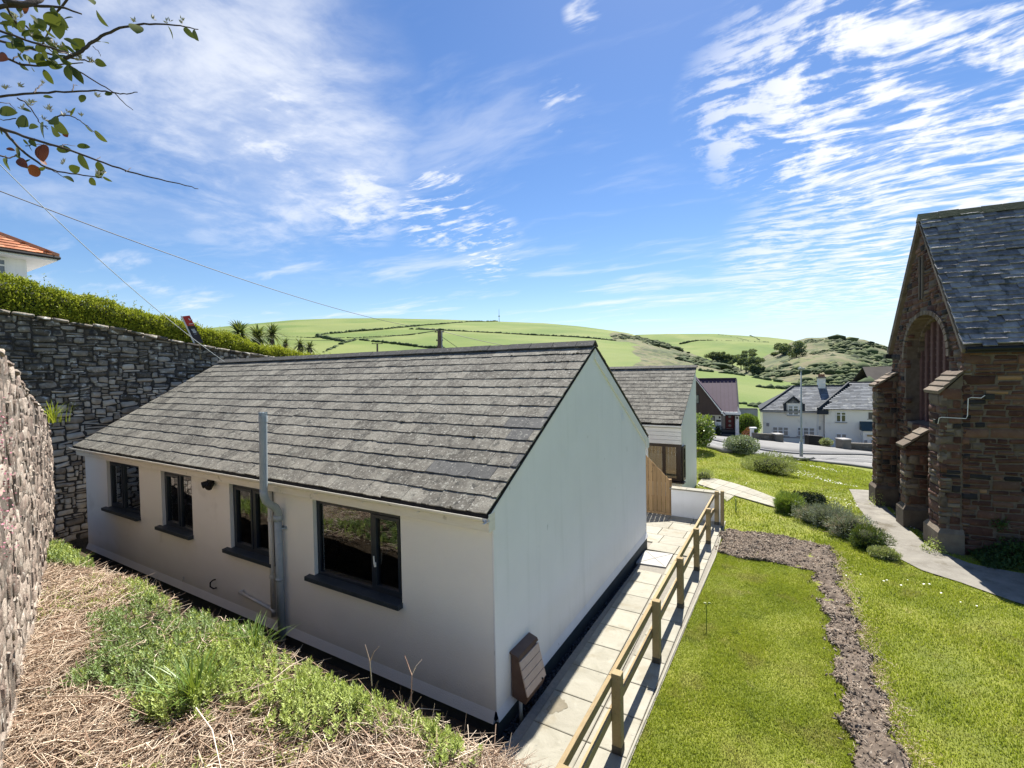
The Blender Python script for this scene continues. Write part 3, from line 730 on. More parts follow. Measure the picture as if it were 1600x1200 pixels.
def window(owner, x0, x1, z0, z1, y, lights, frame_mat, sill_mat, fw=.062, sill=True, handle=None, d=.07, glass=None):
    """lights: list of (width share, opens?)"""
    f = MB(); yy = y
    f.box(x0, x1, yy, yy + d, z1 - fw, z1); f.box(x0, x1, yy, yy + d, z0, z0 + fw)
    f.box(x0, x0 + fw, yy, yy + d, z0 + fw, z1 - fw); f.box(x1 - fw, x1, yy, yy + d, z0 + fw, z1 - fw)
    a = x0 + fw; W = x1 - x0 - 2 * fw; spans = []
    for i, (s, op) in enumerate(lights):
        c = a + W * s
        if i < len(lights) - 1: f.box(c - fw * .5, c + fw * .5, yy, yy + d, z0 + fw, z1 - fw)
        spans.append((a + (fw * .5 if i else 0), c - (fw * .5 if i < len(lights) - 1 else 0), op)); a = c
    root = f.build('window', frame_mat, owner, bevel=.004)
    for (a, c, op) in spans:
        q = .0
        if op:
            q = fw * .75; s_ = MB(); k = .0015
            s_.box(a + k, c - k, yy - .012, yy + d - .014, z1 - fw - q, z1 - fw - k); s_.box(a + k, c - k, yy - .012, yy + d - .014, z0 + fw + k, z0 + fw + q)
            s_.box(a + k, a + q, yy - .012, yy + d - .014, z0 + fw + q, z1 - fw - q); s_.box(c - q, c - k, yy - .012, yy + d - .014, z0 + fw + q, z1 - fw - q)
            s_.build('sash', frame_mat, root, bevel=.003)
        bd = MB(); e = .012
        gx0, gx1, gz0, gz1 = a + q, c - q, z0 + fw + q, z1 - fw - q
        MB().box(gx0, gx1, yy + .028, yy + .034, gz0, gz1).build('pane', glass or m_glass, root)
    if sill:
        s_ = MB(); s_.prism([(x0 - .12, y - .001, z0 + .018), (x0 - .12, y - .15, z0 + .002), (x0 - .12, y - .15, z0 - .058), (x0 - .12, y - .001, z0 - .058)], (x1 - x0 + .13, 0, 0))
        s_.build('sill', sill_mat, root, bevel=.004)
    if handle:
        hx, hz = handle
        h = MB(); h.box(hx - .012, hx + .012, yy + d - .005, yy + d + .02, hz - .03, hz + .03); h.tube([(hx, yy + d + .03, hz + .02), (hx, yy + d + .035, hz - .10)], .009, 6)
        h.build('handle', m_whitewood, root)
    return root
yw = Y0 + .060
window(bung, -13.12, -11.55, 1.14, 2.20, yw, [(.42, True), (.58, False)], m_navy, m_sill)
window(bung, -10.62, -9.46, 1.10, 2.20, yw, [(.52, True), (.48, False)], m_navy, m_sill)
window(bung, -8.22, -6.98, 1.08, 2.20, yw, [(.48, True), (.52, True)], m_navy, m_sill)
window(bung, -6.03, -4.30, 1.06, 2.19, yw, [(.68, False), (.32, True)], m_navy, m_sill)
# white catch handle, seen through the opening light of the widest window
h = MB(); h.box(-4.83, -4.805, yw - .03, yw - .012, 1.42, 1.48); h.tube([(-4.817, yw - .036, 1.46), (-4.817, yw - .04, 1.57)], .010, 6); h.build('window_handle', m_whitewood, bung)
# pale trim line inside the widest window
MB().box(-5.99, -5.93, yw + .09, yw + .12, 1.1, 2.15).build('inner_trim', m_room, bung)

# roof structure
rf = MB()
OE = Y0 - .15
sl = Vector((0, YR - OE, ZR - ZE)); Ls = sl.length; slu = sl.normalized()
XR0, XR1 = X0 - .12, X1 + .035
for sg in (1, -1):
    ys = OE if sg > 0 else 2 * YR - OE
    rf.prism([(XR0, ys, ZE - .06), (XR0, YR, ZR - .06), (XR0, YR, ZR - .10), (XR0, ys, ZE - .10)] if sg > 0 else [(XR0, ys, ZE - .10), (XR0, YR, ZR - .10), (XR0, YR, ZR - .061), (XR0, ys, ZE - .06)], (XR1 - XR0 - .008, 0, 0))
rf.build('roof_deck', m_dark, bung)
def tm(a, s, g):
    # a few newer, cleaner tiles near the verge
    x_ = XR0 + a
    return 1 if (x_ > -4.4 and .3 < s < 2.0 and g.random() < .42) else 0
roof_tiles(bung, (XR0, OE - .02, ZE - .058), (1, 0, 0), slu, XR1 - XR0, Ls - .04, .335, .262, .0125, [m_tile, m_tile_dark], 'tile', 300, 5, mfun=tm)
slb = Vector((0, -(YR - OE), ZR - ZE)).normalized()
roof_tiles(bung, (XR1, 2 * YR - OE + .02, ZE - .058), (-1, 0, 0), slb, XR1 - XR0, Ls - .04, .335, .262, .011, [m_tile], 'tile', 0, 6)
# ridge: half round-ish angular tiles
xr = XR0; k = 0
while xr < XR1 - .05:
    x2 = min(xr + .45, XR1)
    q = MB(); dz = random.uniform(0, .006)
    q.prism([(xr + .004, YR - .13, ZR - .055 + dz), (xr + .004, YR - .02, ZR + .035 + dz), (xr + .004, YR + .02, ZR + .035 + dz), (xr + .004, YR + .13, ZR - .055 + dz), (xr + .004, YR + .12, ZR - .075 + dz), (xr + .004, YR, ZR + .01 + dz), (xr + .004, YR - .12, ZR - .075 + dz)], (x2 - xr - .008, 0, 0))
    q.build('ridge_tile', m_ridge, bung); xr = x2
# moss tufts lodged along the tile edges
g = np.random.default_rng(3); V = []; F = []
ico_v = None
import bmesh
def ico(sub=1):
    bm = bmesh.new(); bmesh.ops.create_icosphere(bm, subdivisions=sub, radius=1)
    V = np.array([v.co[:] for v in bm.verts]); F = np.array([[v.index for v in f.verts] for f in bm.faces]); bm.free(); return V, F
IV1, IF1 = ico(1); IV2, IF2 = ico(2)
def lumps(C, Rr, seed=0, sub=1, jit=.25):
    """many irregular lumps: centres C (n,3), radii Rr (n,3)"""
    v, f = (IV1, IF1) if sub == 1 else (IV2, IF2); g = np.random.default_rng(seed); n = len(C)
    J = 1 + g.uniform(-jit, jit, (n, len(v), 1)); a = g.uniform(0, 6.28, n); ca, sa = np.cos(a), np.sin(a)
    W = v[None] * J * np.asarray(Rr)[:, None]
    W = np.stack([W[..., 0] * ca[:, None] - W[..., 1] * sa[:, None], W[..., 0] * sa[:, None] + W[..., 1] * ca[:, None], W[..., 2]], -1) + np.asarray(C)[:, None]
    return W.reshape(-1, 3), (f[None] + (np.arange(n) * len(v))[:, None, None]).reshape(-1, 3)
C = []
rows = int(math.ceil((Ls - .04) / .262)); ex = (Ls - .04) / rows
for i in range(90):
    r = int(g.integers(0, rows)); x = XR1 - .1 - abs(g.normal(0, 3.0)) if i < 45 else XR1 - .15 - abs(g.normal(0, .5)); x = max(x, XR0 + .1); r = r if i < 45 else rows - 1 - min(rows - 1, int(abs(g.normal(0, 1.5))))
    P = np.array([x, OE, ZE - .04]) + np.array(slu) * (r * ex - .01); c0 = P + np.array([0, -.2, .35]) * 0 + np.array([0, -.01, .012])
    for _ in range(int(g.integers(2, 7))): C.append(c0 + g.normal(0, 1, 3) * (.03, .008, .004))
C = np.array(C); V, F = lumps(C, np.stack([g.uniform(.008, .024, len(C)), g.uniform(.006, .014, len(C)), g.uniform(.004, .011, len(C))], -1), 4)
o = obj('moss_tufts', V, F, m_moss, bung); o['kind'] = 'stuff'

# eaves: fascia board, soffit and gutter
fa = MB(); fa.box(XR0 + .02, X1 + .028, Y0 - .125, Y0 - .10, 2.245, 2.415); fa.box(XR0 + .02, X1 + .028, Y0 - .10, Y0 - .0, 2.245, 2.262)
fa.build('fascia', m_fascia, bung, bevel=.004)
fb = MB(); fb.box(XR0 + .02, X1 + .028, Y1 + .1, Y1 + .125, 2.245, 2.415); fb.box(XR0 + .02, X1 + .028, Y1, Y1 + .10, 2.245, 2.262); fb.build('fascia', m_fascia, bung)
def gutter(name, x0, x1, yc, zc, r, mt, owner, sg=1):
    k = 8; V = []
    for x in (x0, x1):
        for rr in (r, r - .006):
            for i in range(k + 1):
                a = math.pi + math.pi * i / k; V.append((x, yc + rr * math.cos(a), zc + rr * math.sin(a)))
    n = k + 1; F = []
    for i in range(k): F += [(i, i + 1, 2 * n + i + 1, 2 * n + i), (n + i, 3 * n + i, 3 * n + i + 1, n + i + 1)]
    F += [(0, 2 * n, 3 * n, n), (k, n + k, 3 * n + k, 2 * n + k)]
    return obj(name, V, F, mt, owner, smooth=False)
gut = gutter('gutter', XR0 + .01, X1 + .02, Y0 - .185, 2.43, .058, m_fascia, bung)
for i in range(13):
    x = XR0 + .4 + i * .93
    MB().box(x - .012, x + .012, Y0 - .250, Y0 - .122, 2.366, 2.372).build('gutter_bracket', m_fascia, gut)
MB().box(X1 + .0, X1 + .03, Y0 - .13, Y0 - .002, 2.24, 2.44).build('fascia_end', m_fascia, bung, bevel=.003)
# verge boards on the gable
for sg in (1, -1):
    ya, yb = (Y0 - .12, YR) if sg > 0 else (2 * YR - Y0 + .12, YR)
    vb = MB(); t_ = (ZR - ZE) / (YR - OE); za = ZE - .088; dz_ = .20 if sg < 0 else .03
    p = [(X1 + .001, ya, za), (X1 + .001, yb, ZR - .082), (X1 + .001, yb, ZR - .082 - dz_), (X1 + .001, ya, za - dz_)]
    vb.prism(p if sg < 0 else p[::-1], (.026, 0, 0)); vb.build('verge_board', m_whitewood, bung, bevel=.003)
vb = MB(); vb.prism([(X1 + .0, Y1 - .02, 2.20), (X1 + .0, Y1 + .13, 2.20), (X1 + .0, Y1 + .13, 2.40), (X1 + .0, Y1 - .12, 2.50)], (.05, 0, 0)); vb.build('box_end', m_whitewood, bung, bevel=.004)
# gable louvre vent
vn = MB(); 
for i in range(6): vn.box(X1 + .0, X1 + .014, 9.02, 9.20, 2.98 + i * .035, 2.998 + i * .035)
vn.box(X1, X1 + .006, 9.0, 9.22, 2.96, 3.19); vn.build('wall_vent', m_white, bung)

# grey flue with swan neck, terminal cap
fl = MB()
fl.tube([(-6.72, 4.10, 2.28), (-6.68, 4.10, 3.37)], .055, 14); fl.tube([(-6.68, 4.10, 3.33), (-6.68, 4.10, 3.42)], [.061, .059], 14); fl.tube([(-6.68, 4.10, 3.42), (-6.68, 4.10, 3.47)], [.05, .036], 14)
flue = fl.build('flue_pipe', m_pipe, bung, smooth=False, bevel=0)
fl = MB(); fl.tube([(-6.72, 4.10, 2.34), (-6.72, 4.10, 2.25), (-6.72, 4.13, 2.15), (-6.73, 4.20, 2.08), (-6.735, 4.28, 2.02), (-6.74, 4.325, 1.94), (-6.74, 4.335, 1.84)], .056, 14)
fl.build('flue_bend', m_pipe, bung, smooth=True)
fl = MB(); fl.tube([(-6.745, 4.325, 1.84), (-6.745, 4.335, -.05)], .055, 14); fl.tube([(-6.745, 4.325, 1.88), (-6.745, 4.325, 1.80)], .066, 14); fl.tube([(-6.745, 4.325, .92), (-6.745, 4.325, .88)], .062, 14)
fl.build('flue_pipe', m_pipe, bung, smooth=True)
for zc in (2.30, 2.02):
    pass
for i in range(8):
    a = i * math.pi / 4; MB().box(-6.68 + .053 * math.cos(a) - .006, -6.68 + .053 * math.cos(a) + .006, 4.10 + .053 * math.sin(a) - .006, 4.10 + .053 * math.sin(a) + .006, 3.43, 3.475).build('cap_fin', m_pipe, flue)
br_ = MB(); br_.box(-6.83, -6.66, 4.392, 4.408, 1.66, 1.70); br_.tube([(-6.67, 4.33, 1.68), (-6.64, 4.37, 1.68)], .012, 6); br_.build('pipe_clip', m_pipe, bung)
dp = MB(); dp.tube([(-6.99, 4.36, 2.36), (-6.99, 4.36, .24)], .036, 10); dp.build('downpipe', m_pvc, bung, smooth=True)
for zc in (.85, 1.75): MB().tube([(-6.99, 4.36, zc), (-6.99, 4.36, zc + .05)], .044, 10).build('pipe_collar', m_pvc, bung)
wp = MB(); wp.tube([(-7.88, 4.345, .43), (-7.06, 4.345, .36)], .024, 8); wp.tube([(-7.88, 4.40, .43), (-7.88, 4.33, .43)], .028, 8); wp.tube([(-7.05, 4.345, .36), (-6.99, 4.345, .36), (-6.95, 4.345, .31)], .03, 8); wp.build('waste_pipe', m_pvc, bung, smooth=True)
hk = MB(); hk.tube([(-8.75, 4.41, .44), (-8.75, 4.36, .44), (-8.79, 4.34, .40), (-8.79, 4.34, .33), (-8.75, 4.37, .29), (-8.72, 4.41, .30)], .013, 6); hk.build('overflow_hook', m_black, bung)
cable = MB(); cable.tube([(-9.85, 4.40, .27), (-9.86, 4.385, .17)], .012, 6); cable.build('overflow_stub', m_pvc, bung)
# twin security lamp under the eaves
sl_ = MB(); sl_.box(-8.78, -8.66, 4.34, 4.405, 2.14, 2.22); sl_.tube([(-8.74, 4.36, 2.16), (-8.80, 4.27, 2.13)], [.05, .058], 10); sl_.tube([(-8.68, 4.36, 2.16), (-8.62, 4.28, 2.10)], [.05, .055], 10)
sl_.build('security_light', m_black, bung)

# ------------------------------------------------------------------ brown box on its pipe leg
bx = empty('meter_box', (-2.8, 4.92, 0))
tag(bx, 'brown slope-fronted box on a pale pipe leg against the white gable wall', 'meter box')
b0y, b1y = 4.72, 5.17
prof = [(X1 + .014, .14), (X1 + .20, .10), (X1 + .235, .19), (X1 + .115, .635), (X1 + .014, .66)]
q = MB(); q.prism([(p[0], b0y, p[1]) for p in prof][::-1], (0, b1y - b0y, 0)); q.build('box_body', m_brown, bx, bevel=.012)
lid = MB(); nx, nz = .465, .12; nl = math.hypot(nx, nz); nx, nz = nx / nl, nz / nl
zs_ = np.linspace(.205, .60, 5)
for i in range(4):
    za, zb = zs_[i] + .004, zs_[i + 1] - .004; xa = lambda z: X1 + .235 - (z - .17) * (.12 / .465)
    pts = [(xa(za), b0y - .012, za), (xa(zb), b0y - .012, zb), (xa(zb) + .016 * nx, b0y - .012, zb + .016 * nz), (xa(za) + .016 * nx, b0y - .012, za + .016 * nz)]
    s_ = MB(); s_.prism(pts, (0, b1y - b0y + .024, 0)); s_.build('lid_slat', m_brownlid, bx, bevel=.002)
cp = MB(); cp.prism([(X1 + .004, b0y - .02, .69), (X1 + .118, b0y - .02, .655), (X1 + .135, b0y - .02, .62), (X1 + .122, b0y - .02, .615), (X1 + .10, b0y - .02, .636), (X1 + .004, b0y - .02, .668)], (0, b1y - b0y + .04, 0)); cp.build('box_hood', m_brown, bx, bevel=.003)
MB().box(X1 + .236, X1 + .25, b1y - .10, b1y - .085, .22, .24).build('lock', m_black, bx)
MB().tube([(X1 + .10, b0y + .06, .14), (X1 + .10, b0y + .06, -.2)], .022, 10).build('pipe_leg', m_pvc, bx, smooth=True)

# gravel strip along the gable
g = np.random.default_rng(8); n = 5200
yy_ = g.uniform(4.3, 10.85, n); w_ = np.interp(yy_, [4.4, 10.8], [.33, .10]); xx_ = X1 + .015 + g.uniform(0, 1, n) * w_
C = np.stack([xx_, yy_, -.175 + g.uniform(0, .03, n)], -1); r = g.uniform(.009, .022, (n, 1)) * np.array([1, 1, .7])
V, F = lumps(C, r, 8); o = obj('gravel', V, F, m_gravel); tag(o, 'dark gravel strip along the foot of the white gable wall', 'gravel', kind='stuff')
gb = strip('gravel_bed', [(X1 + .4, 4.2), (X1 + .13, 10.86)], [(X1 - .02, 4.2), (X1 - .02, 10.86)], 20, 2, -.185, m_dark, zf=lambda x, y: 0 * x); tag(gb, kind='structure')

# ------------------------------------------------------------------ second bungalow
b2 = empty('bungalow', (-3.03, 15.7, -.25))
tag(b2, 'smaller white bungalow beyond the timber gate, with white boards over a dark bay window', 'bungalow')
BX1, BX0, BY0, BYR = -3.03, -9.5, 15.72, 18.28; BZE, BZR = 2.28, 4.08
w = MB(); w.prism([(BX1, BY0, -.5), (BX1, BYR + .03, -.5), (BX1, BYR + .03, BZR - .05), (BX1, BY0, BZE + .07)], (-.12, 0, 0))
w.build('gable_wall', m_white, b2)
w = MB(); w.box(BX0, BX1 - .121, BY0 + .001, BY0 + .1, -.5, .45); w.box(BX0, BX1 - .121, BYR - .2, BYR - .1, -.5, 3.9); w.box(BX0, -7.2, BY0 + .001, BY0 + .1, .45, 2.3)
w.build('front_wall', m_white, b2)
so = Vector((0, BYR - BY0 + .32, BZR - BZE)); bl = so.length; so.normalize()
dk = MB(); dk.prism([(BX0, BY0 - .30, BZE - .03), (BX0, BYR, BZR - .03), (BX0, BYR, BZR - .08), (BX0, BY0 - .30, BZE - .08)], (BX1 - BX0 + .03, 0, 0)); dk.build('roof_deck', m_dark, b2)
roof_tiles(b2, (BX0, BY0 - .32, BZE - .025), (1, 0, 0), so, BX1 - BX0 + .045, bl, .33, .235, .011, [m_tile], 'tile', 190, 15)
xr = -8.3
while xr < BX1:
    x2 = min(xr + .45, BX1 + .06)
    q = MB(); q.prism([(xr + .004, BYR - .15, BZR - .04), (xr + .004, BYR, BZR + .045), (xr + .004, BYR + .15, BZR - .04), (xr + .004, BYR, BZR + .0)], (x2 - xr - .008, 0, 0)); q.build('ridge_tile', m_ridge, b2); xr = x2
# white boarded fascia above the bay and guttering
for i in range(4):
    z = 1.60 + i * .13
    MB().box(-7.3, BX1 + .02, BY0 - .22, BY0 - .195, z + .004, z + .127).build('cladding_board', m_whitewood, b2, bevel=.003)
MB().box(-7.3, BX1 + .019, BY0 - .194, BY0 - .0, 1.60, 1.62).build('soffit', m_whitewood, b2)
MB().box(BX1 - .0, BX1 + .018, BY0 - .194, BY0 - .002, 1.62, 2.2).build('cladding_return', m_whitewood, b2)
MB().box(BX0, BX1 + .05, BY0 - .30, BY0 - .22, 2.14, 2.24).build('gutter', m_whitewood, b2, bevel=.02)
m_brownframe = mat('dark_brown_frame', [(.013, .009, .009), (.02, .014, .013)], 6, .4, spec=.5)
yb = BY0 - .17
bay = MB(); bay.box(-7.2, BX1 + .00, yb, yb + .08, .42, .50); bay.box(-7.2, BX1, yb, yb + .08, 1.50, 1.597)
for x in (-7.2, -6.2, -5.2, -4.42, -3.62): bay.box(x, x + .10, yb, yb + .08, .50, 1.50)
bay.box(BX1 - .16, BX1, yb - .0, yb + .08, .50, 1.50)
bayo = bay.build('bay_window', m_brownframe, b2, bevel=.004)
for a_, c_ in ((-7.1, -6.2), (-6.1, -5.2), (-5.1, -4.42), (-4.32, -3.62), (-3.52, BX1 - .16)): MB().box(a_, c_, yb + .03, yb + .036, .50, 1.50).build('pane', m_glass, bayo)
MB().box(-7.3, BX1 + .10, yb - .12, yb + .16, .37, .418).build('sill', m_brownframe, bayo, bevel=.006)
sd2 = MB(); sd2.box(BX1 + .002, BX1 + .05, yb + .09, yb + .15, .42, 1.52); sd2.box(BX1 + .002, BX1 + .05, yb + .40, yb + .46, .42, 1.52); sd2.box(BX1 + .002, BX1 + .05, yb + .15, yb + .40, .42, .50); sd2.box(BX1 + .002, BX1 + .05, yb + .15, yb + .40, 1.44, 1.52); sd2.box(BX1 + .002, BX1 + .04, yb + .15, yb + .40, 1.0, 1.06)
s2 = sd2.build('side_light', m_brownframe, b2); MB().box(BX1 + .01, BX1 + .018, yb + .15, yb + .40, .5, 1.44).build('pane', m_glass, s2)
# pale strips behind the glass, standing in for a reflection of boards
bl_ = MB()
for i in range(30): bl_.box(-6.4 + i * .11, -6.31 + i * .11, yb + .25, yb + .26, 1.22, 1.5)
bl_.build('reflected_boards', m_room, b2)
MB().box(BX0 + .2, BX1 - .13, BY0 + .1, BYR - .3, -.1, -.05).build('floor', m_roomfloor, b2)
# set-back rear range
rr = MB(); rr.prism([(BX1 - 1.6, BYR - .09, -.5), (BX1 - 1.6, BYR + 3, -.5), (BX1 - 1.6, BYR + 3, 2.2), (BX1 - 1.6, BYR - .09, 3.9)], (-4.8, 0, 0)); rr.build('rear_range', m_white, b2)

# ------------------------------------------------------------------ gate panel, low wall, post and rail fence
gp_ = empty('timber_gate_panel', (-3.6, 13.74, -.2))
tag(gp_, 'tall slope-topped vertical board panel between the bungalow corner and the low white wall', 'fence panel')
xb = -4.55
g = np.random.default_rng(2)
while xb < -2.98:
    x2 = min(xb + .118, -2.965); zt = lambda x: 1.53 - (x + 3.68) * 1.0
    zt0, zt1 = min(zt(xb), 2.1), min(zt(x2), 2.1); o_ = g.uniform(0, .012)
    MB().prism([(xb, 13.74 + o_, -.17), (x2 - .008, 13.74 + o_, -.17), (x2 - .008, 13.74 + o_, zt1), (xb, 13.74 + o_, zt0)], (0, .022, 0)).build('board', m_board, gp_)
    xb = x2 + .002 if x2 < -2.966 else 0
MB().box(-4.5, -2.97, 13.775, 13.82, .25, .35).build('cross_rail', m_board, gp_)
MB().box(-4.55, -2.965, 13.70, 13.73, -.20, -.09).build('gravel_board', m_board, gp_)
MB().box(-3.05, -2.965, 13.775, 13.86, -.2, .86).build('gate_post', m_board, gp_)
lw = empty('low_wall', (-2.3, 13.8, -.2))
tag(lw, 'low white rendered wall with a flat pale coping beside the board panel', 'wall')
MB().box(-2.955, -1.66, 13.72, 13.92, -.5, .60).build('wall_face', m_white, lw)
xs_ = [-3.0, -2.55, -2.1, -1.62]
for a_, c_ in zip(xs_[:-1], xs_[1:]): MB().box(a_ + .003, c_ - .003, 13.68, 13.96, .60, .64).build('coping_stone', m_slab, lw, bevel=.006)

fn = empty('post_and_rail_fence', (-1.6, 8.2, 0))
tag(fn, 'low timber post and rail fence between the paving and the lawn', 'fence')
fy = [3.28, 4.67, 6.44, 8.21, 9.99, 11.76, 13.42]
fx = lambda y: -1.475 - .019 * y
m_woodbase = mat('treated_timber_dark_foot', [(.055, .05, .04), (.11, .10, .08)], 8, .9)  # darker timber tone for the lowest part of each post
g = np.random.default_rng(6)
for i, y in enumerate(fy):
    x = fx(y); zg = gzs(x, y); h_ = .88 + g.uniform(-.01, .02) + (.06 if i == 6 else 0); s = .05
    p = MB(); p.box(x - s, x + s, y - s, y + s, zg - .2, zg + h_)
    lean = g.uniform(-.008, .008)
    p.V = [(v[0] + lean * (v[2] - zg), v[1], v[2]) for v in p.V]
    po = p.build('post', m_wood, fn, bevel=.006)
    f_0 = MB().box(x - s - .002, x + s + .002, y - s - .002, y + s + .002, zg + .01, zg + .13); f_0.build('post_foot', m_woodbase, po)
    if i == 6:
        x += .13; MB().box(x - .03, x + s, y - s + .02, y + s + .02, zg - .2, zg + h_ + .02).build('post', m_wood, fn, bevel=.005)
for a_, c_ in zip(fy[:-1], fy[1:]):
    for zt, hh in ((.83, .10), (.47, .10)):
        x0_, x1_ = fx(a_) - .075, fx(c_) - .075; z0_, z1_ = gzs(x0_, a_) + zt, gzs(x1_, c_) + zt
        P = MB(); dx = .021
        ya, yc_ = a_ + .004, c_ - .004
        P.add([(x0_ - dx, ya, z0_ - hh), (x0_ + dx, ya, z0_ - hh), (x0_ + dx, ya, z0_), (x0_ - dx, ya, z0_), (x1_ - dx, yc_, z1_ - hh), (x1_ + dx, yc_, z1_ - hh), (x1_ + dx, yc_, z1_), (x1_ - dx, yc_, z1_)],
              [(0, 1, 2, 3), (4, 7, 6, 5), (0, 4, 5, 1), (1, 5, 6, 2), (2, 6, 7, 3), (3, 7, 4, 0)])
        P.build('rail', m_wood, fn, bevel=.004)

# ------------------------------------------------------------------ old stone walls
m_stone_up = mat('weathered_dark_stone', [(.085, .072, .056), (.21, .185, .15), (.40, .36, .30)], 7, .92, .02, 34, rnd=.6, huer=.28, island=True,
                 spots=[((.60, .59, .54), 7, .57, .66, .85), ((.62, .60, .55), 22, .62, .68, .6), ((.014, .016, .022), 2.2, .55, .64, .75), ((.13, .13, .05), 4, .64, .72, .3)])
m_stone_lo = mat('grey_brown_rubble_stone', [(.22, .175, .13), (.48, .41, .32), (.68, .60, .48)], 6, .92, .02, 34, rnd=.6, huer=.25, island=True,
                 spots=[((.55, .53, .47), 8, .61, .70, .75), ((.05, .045, .04), 5, .60, .70, .5)])
m_mortar = mat('old_lime_mortar', [(.035, .03, .026), (.10, .09, .075)], 12, .95, .02, 30)
m_stone_pale = mat('pale_pinkish_stone', [(.13, .095, .075), (.29, .23, .185), (.43, .365, .30)], 12, .92, .03, 20, rnd=.65, huer=.22, island=True,
                   spots=[((.60, .57, .50), 11, .58, .66, .6), ((.17, .095, .075), 3.2, .58, .68, .5), ((.07, .06, .05), 6, .64, .72, .7)])
m_mortar_pale = mat('pale_lime_mortar', [(.09, .072, .058), (.19, .16, .13)], 12, .95, .03, 24)

SVR = stone_variants(14, 29, .16)
SVF = stone_variants(16, 39, .12, True)
def rubble(W, H, unit, g, wr=(2, 6), hr=(1, 3), uh=None):
    """random packing of rectangles on a grid; returns (x0,x1,y0,y1)"""
    uh = uh or unit; nx, ny = int(W / unit), int(H / uh); used = np.zeros((nx, ny), bool); out = []
    for j in range(ny):
        i = 0
        while i < nx:
            if used[i, j]: i += 1; continue
            w = int(g.integers(wr[0], wr[1] + 1)); h = int(g.integers(hr[0], hr[1] + 1))
            if h > 1 and w < 2: w = 2
            k = 0
            while k < w and i + k < nx and not used[i + k, j]: k += 1
            w = k
            while h > 1 and (j + h > ny or used[i:i + w, j:j + h].any()): h -= 1
            used[i:i + w, j:j + h] = True
            out.append((i * unit, (i + w) * unit, j * uh, (j + h) * uh)); i += w
    return out

def stone_face(owner, O, U, N, rects, depth, variants, mats_, mfun, g, single=300, joint=.016, keep=None, proud=.03, tilt=.05, name='stone'):
    O, U, N = map(lambda a: np.array(a, float), (O, U, N)); Vv = np.array([0, 0, 1.0]); Ms = []; vi = []; mf = []
    for (a, c, d, e) in rects:
        x, z = (a + c) / 2, (d + e) / 2
        if keep and not keep(x, z): continue
        w, h = c - a - joint + g.uniform(-.3, .2) * joint, e - d - joint + g.uniform(-.3, .2) * joint
        rot = g.normal(0, .03 if tilt < .06 else .09); tx, ty = g.normal(0, tilt, 2)
        n2 = N + U * tx + Vv * ty; n2 /= np.linalg.norm(n2)
        u2 = U * math.cos(rot) + Vv * math.sin(rot); u2 -= n2 * (u2 @ n2); u2 /= np.linalg.norm(u2); v2 = np.cross(n2, u2)
        P = O + U * (x + g.normal(0, .004)) + Vv * (z + g.normal(0, .004)) + N * (g.uniform(-.4, 1) * proud)
        if g.random() < .5: u2, v2 = -u2, -v2
        Ms.append(frame_m(P, u2, v2, n2, w, h, depth)); vi.append(g.integers(0, len(variants))); mf.append(mfun(x, z, g))
    place_units(name, variants, mats_, Ms, vi, owner, single, np.array(mf), name + '_courses')

# dark retaining wall behind the bungalow
rw = empty('retaining_wall', (-15.4, 7, 0))
tag(rw, 'tall dark rubble stone retaining wall behind the bungalow with a hedge along its top', 'stone wall')
RWT = lambda y: float(np.interp(y, [0, 3.35, 5.72, 7.28, 9.67, 14], [6.0, 5.60, 5.30, 5.02, 4.66, 4.2]))
w = MB(); ys = [0, 3.35, 5.72, 7.28, 9.67, 14]
w.prism([(-15.36, 0, -.5), (-15.36, 14, -.5)] + [(-15.36, y, RWT(y) - .06) for y in ys[::-1]], (-.6, 0, 0)); w.build('wall_core', m_mortar, rw)
g = np.random.default_rng(21)
rects = rubble(9.2, 5.9, .075, g, (2, 6), (1, 3), .055)
def mf_rw(x, z, g): return 0 if z > 3.75 + .35 * math.sin(x * 1.9) + g.normal(0, .25) else 1
stone_face(rw, (-15.34, 1.9, 0), (0, 1, 0), (1, 0, 0), rects, .10, SVR, [m_stone_up, m_stone_lo], mf_rw, g, 300, keep=lambda x, z: z < RWT(1.9 + x) - .08, proud=.035, joint=.010, tilt=.07)
# rough coping stones along the top
y = 1.9
while y < 12:
    l = g.uniform(.22, .5); h = g.uniform(.07, .12); v, f = SV[int(g.integers(0, 12))]
    sl0 = (RWT(y + l) - RWT(y)) / l; U = np.array([0, 1, sl0]); U /= np.linalg.norm(U); N = np.array([1., 0, 0]); V_ = np.cross(N, U)
    o = bpy.data.objects.new('coping_stone', mesh_data('coping_stone', v, f, m_stone_up)); link(o, rw)
    o.matrix_basis = Matrix([list(map(float, r)) for r in frame_m((-15.27, y + l / 2, RWT(y + l / 2) - .03 + g.uniform(-.02, .02)), U, V_, N, l - .015, h, .45)]); y += l

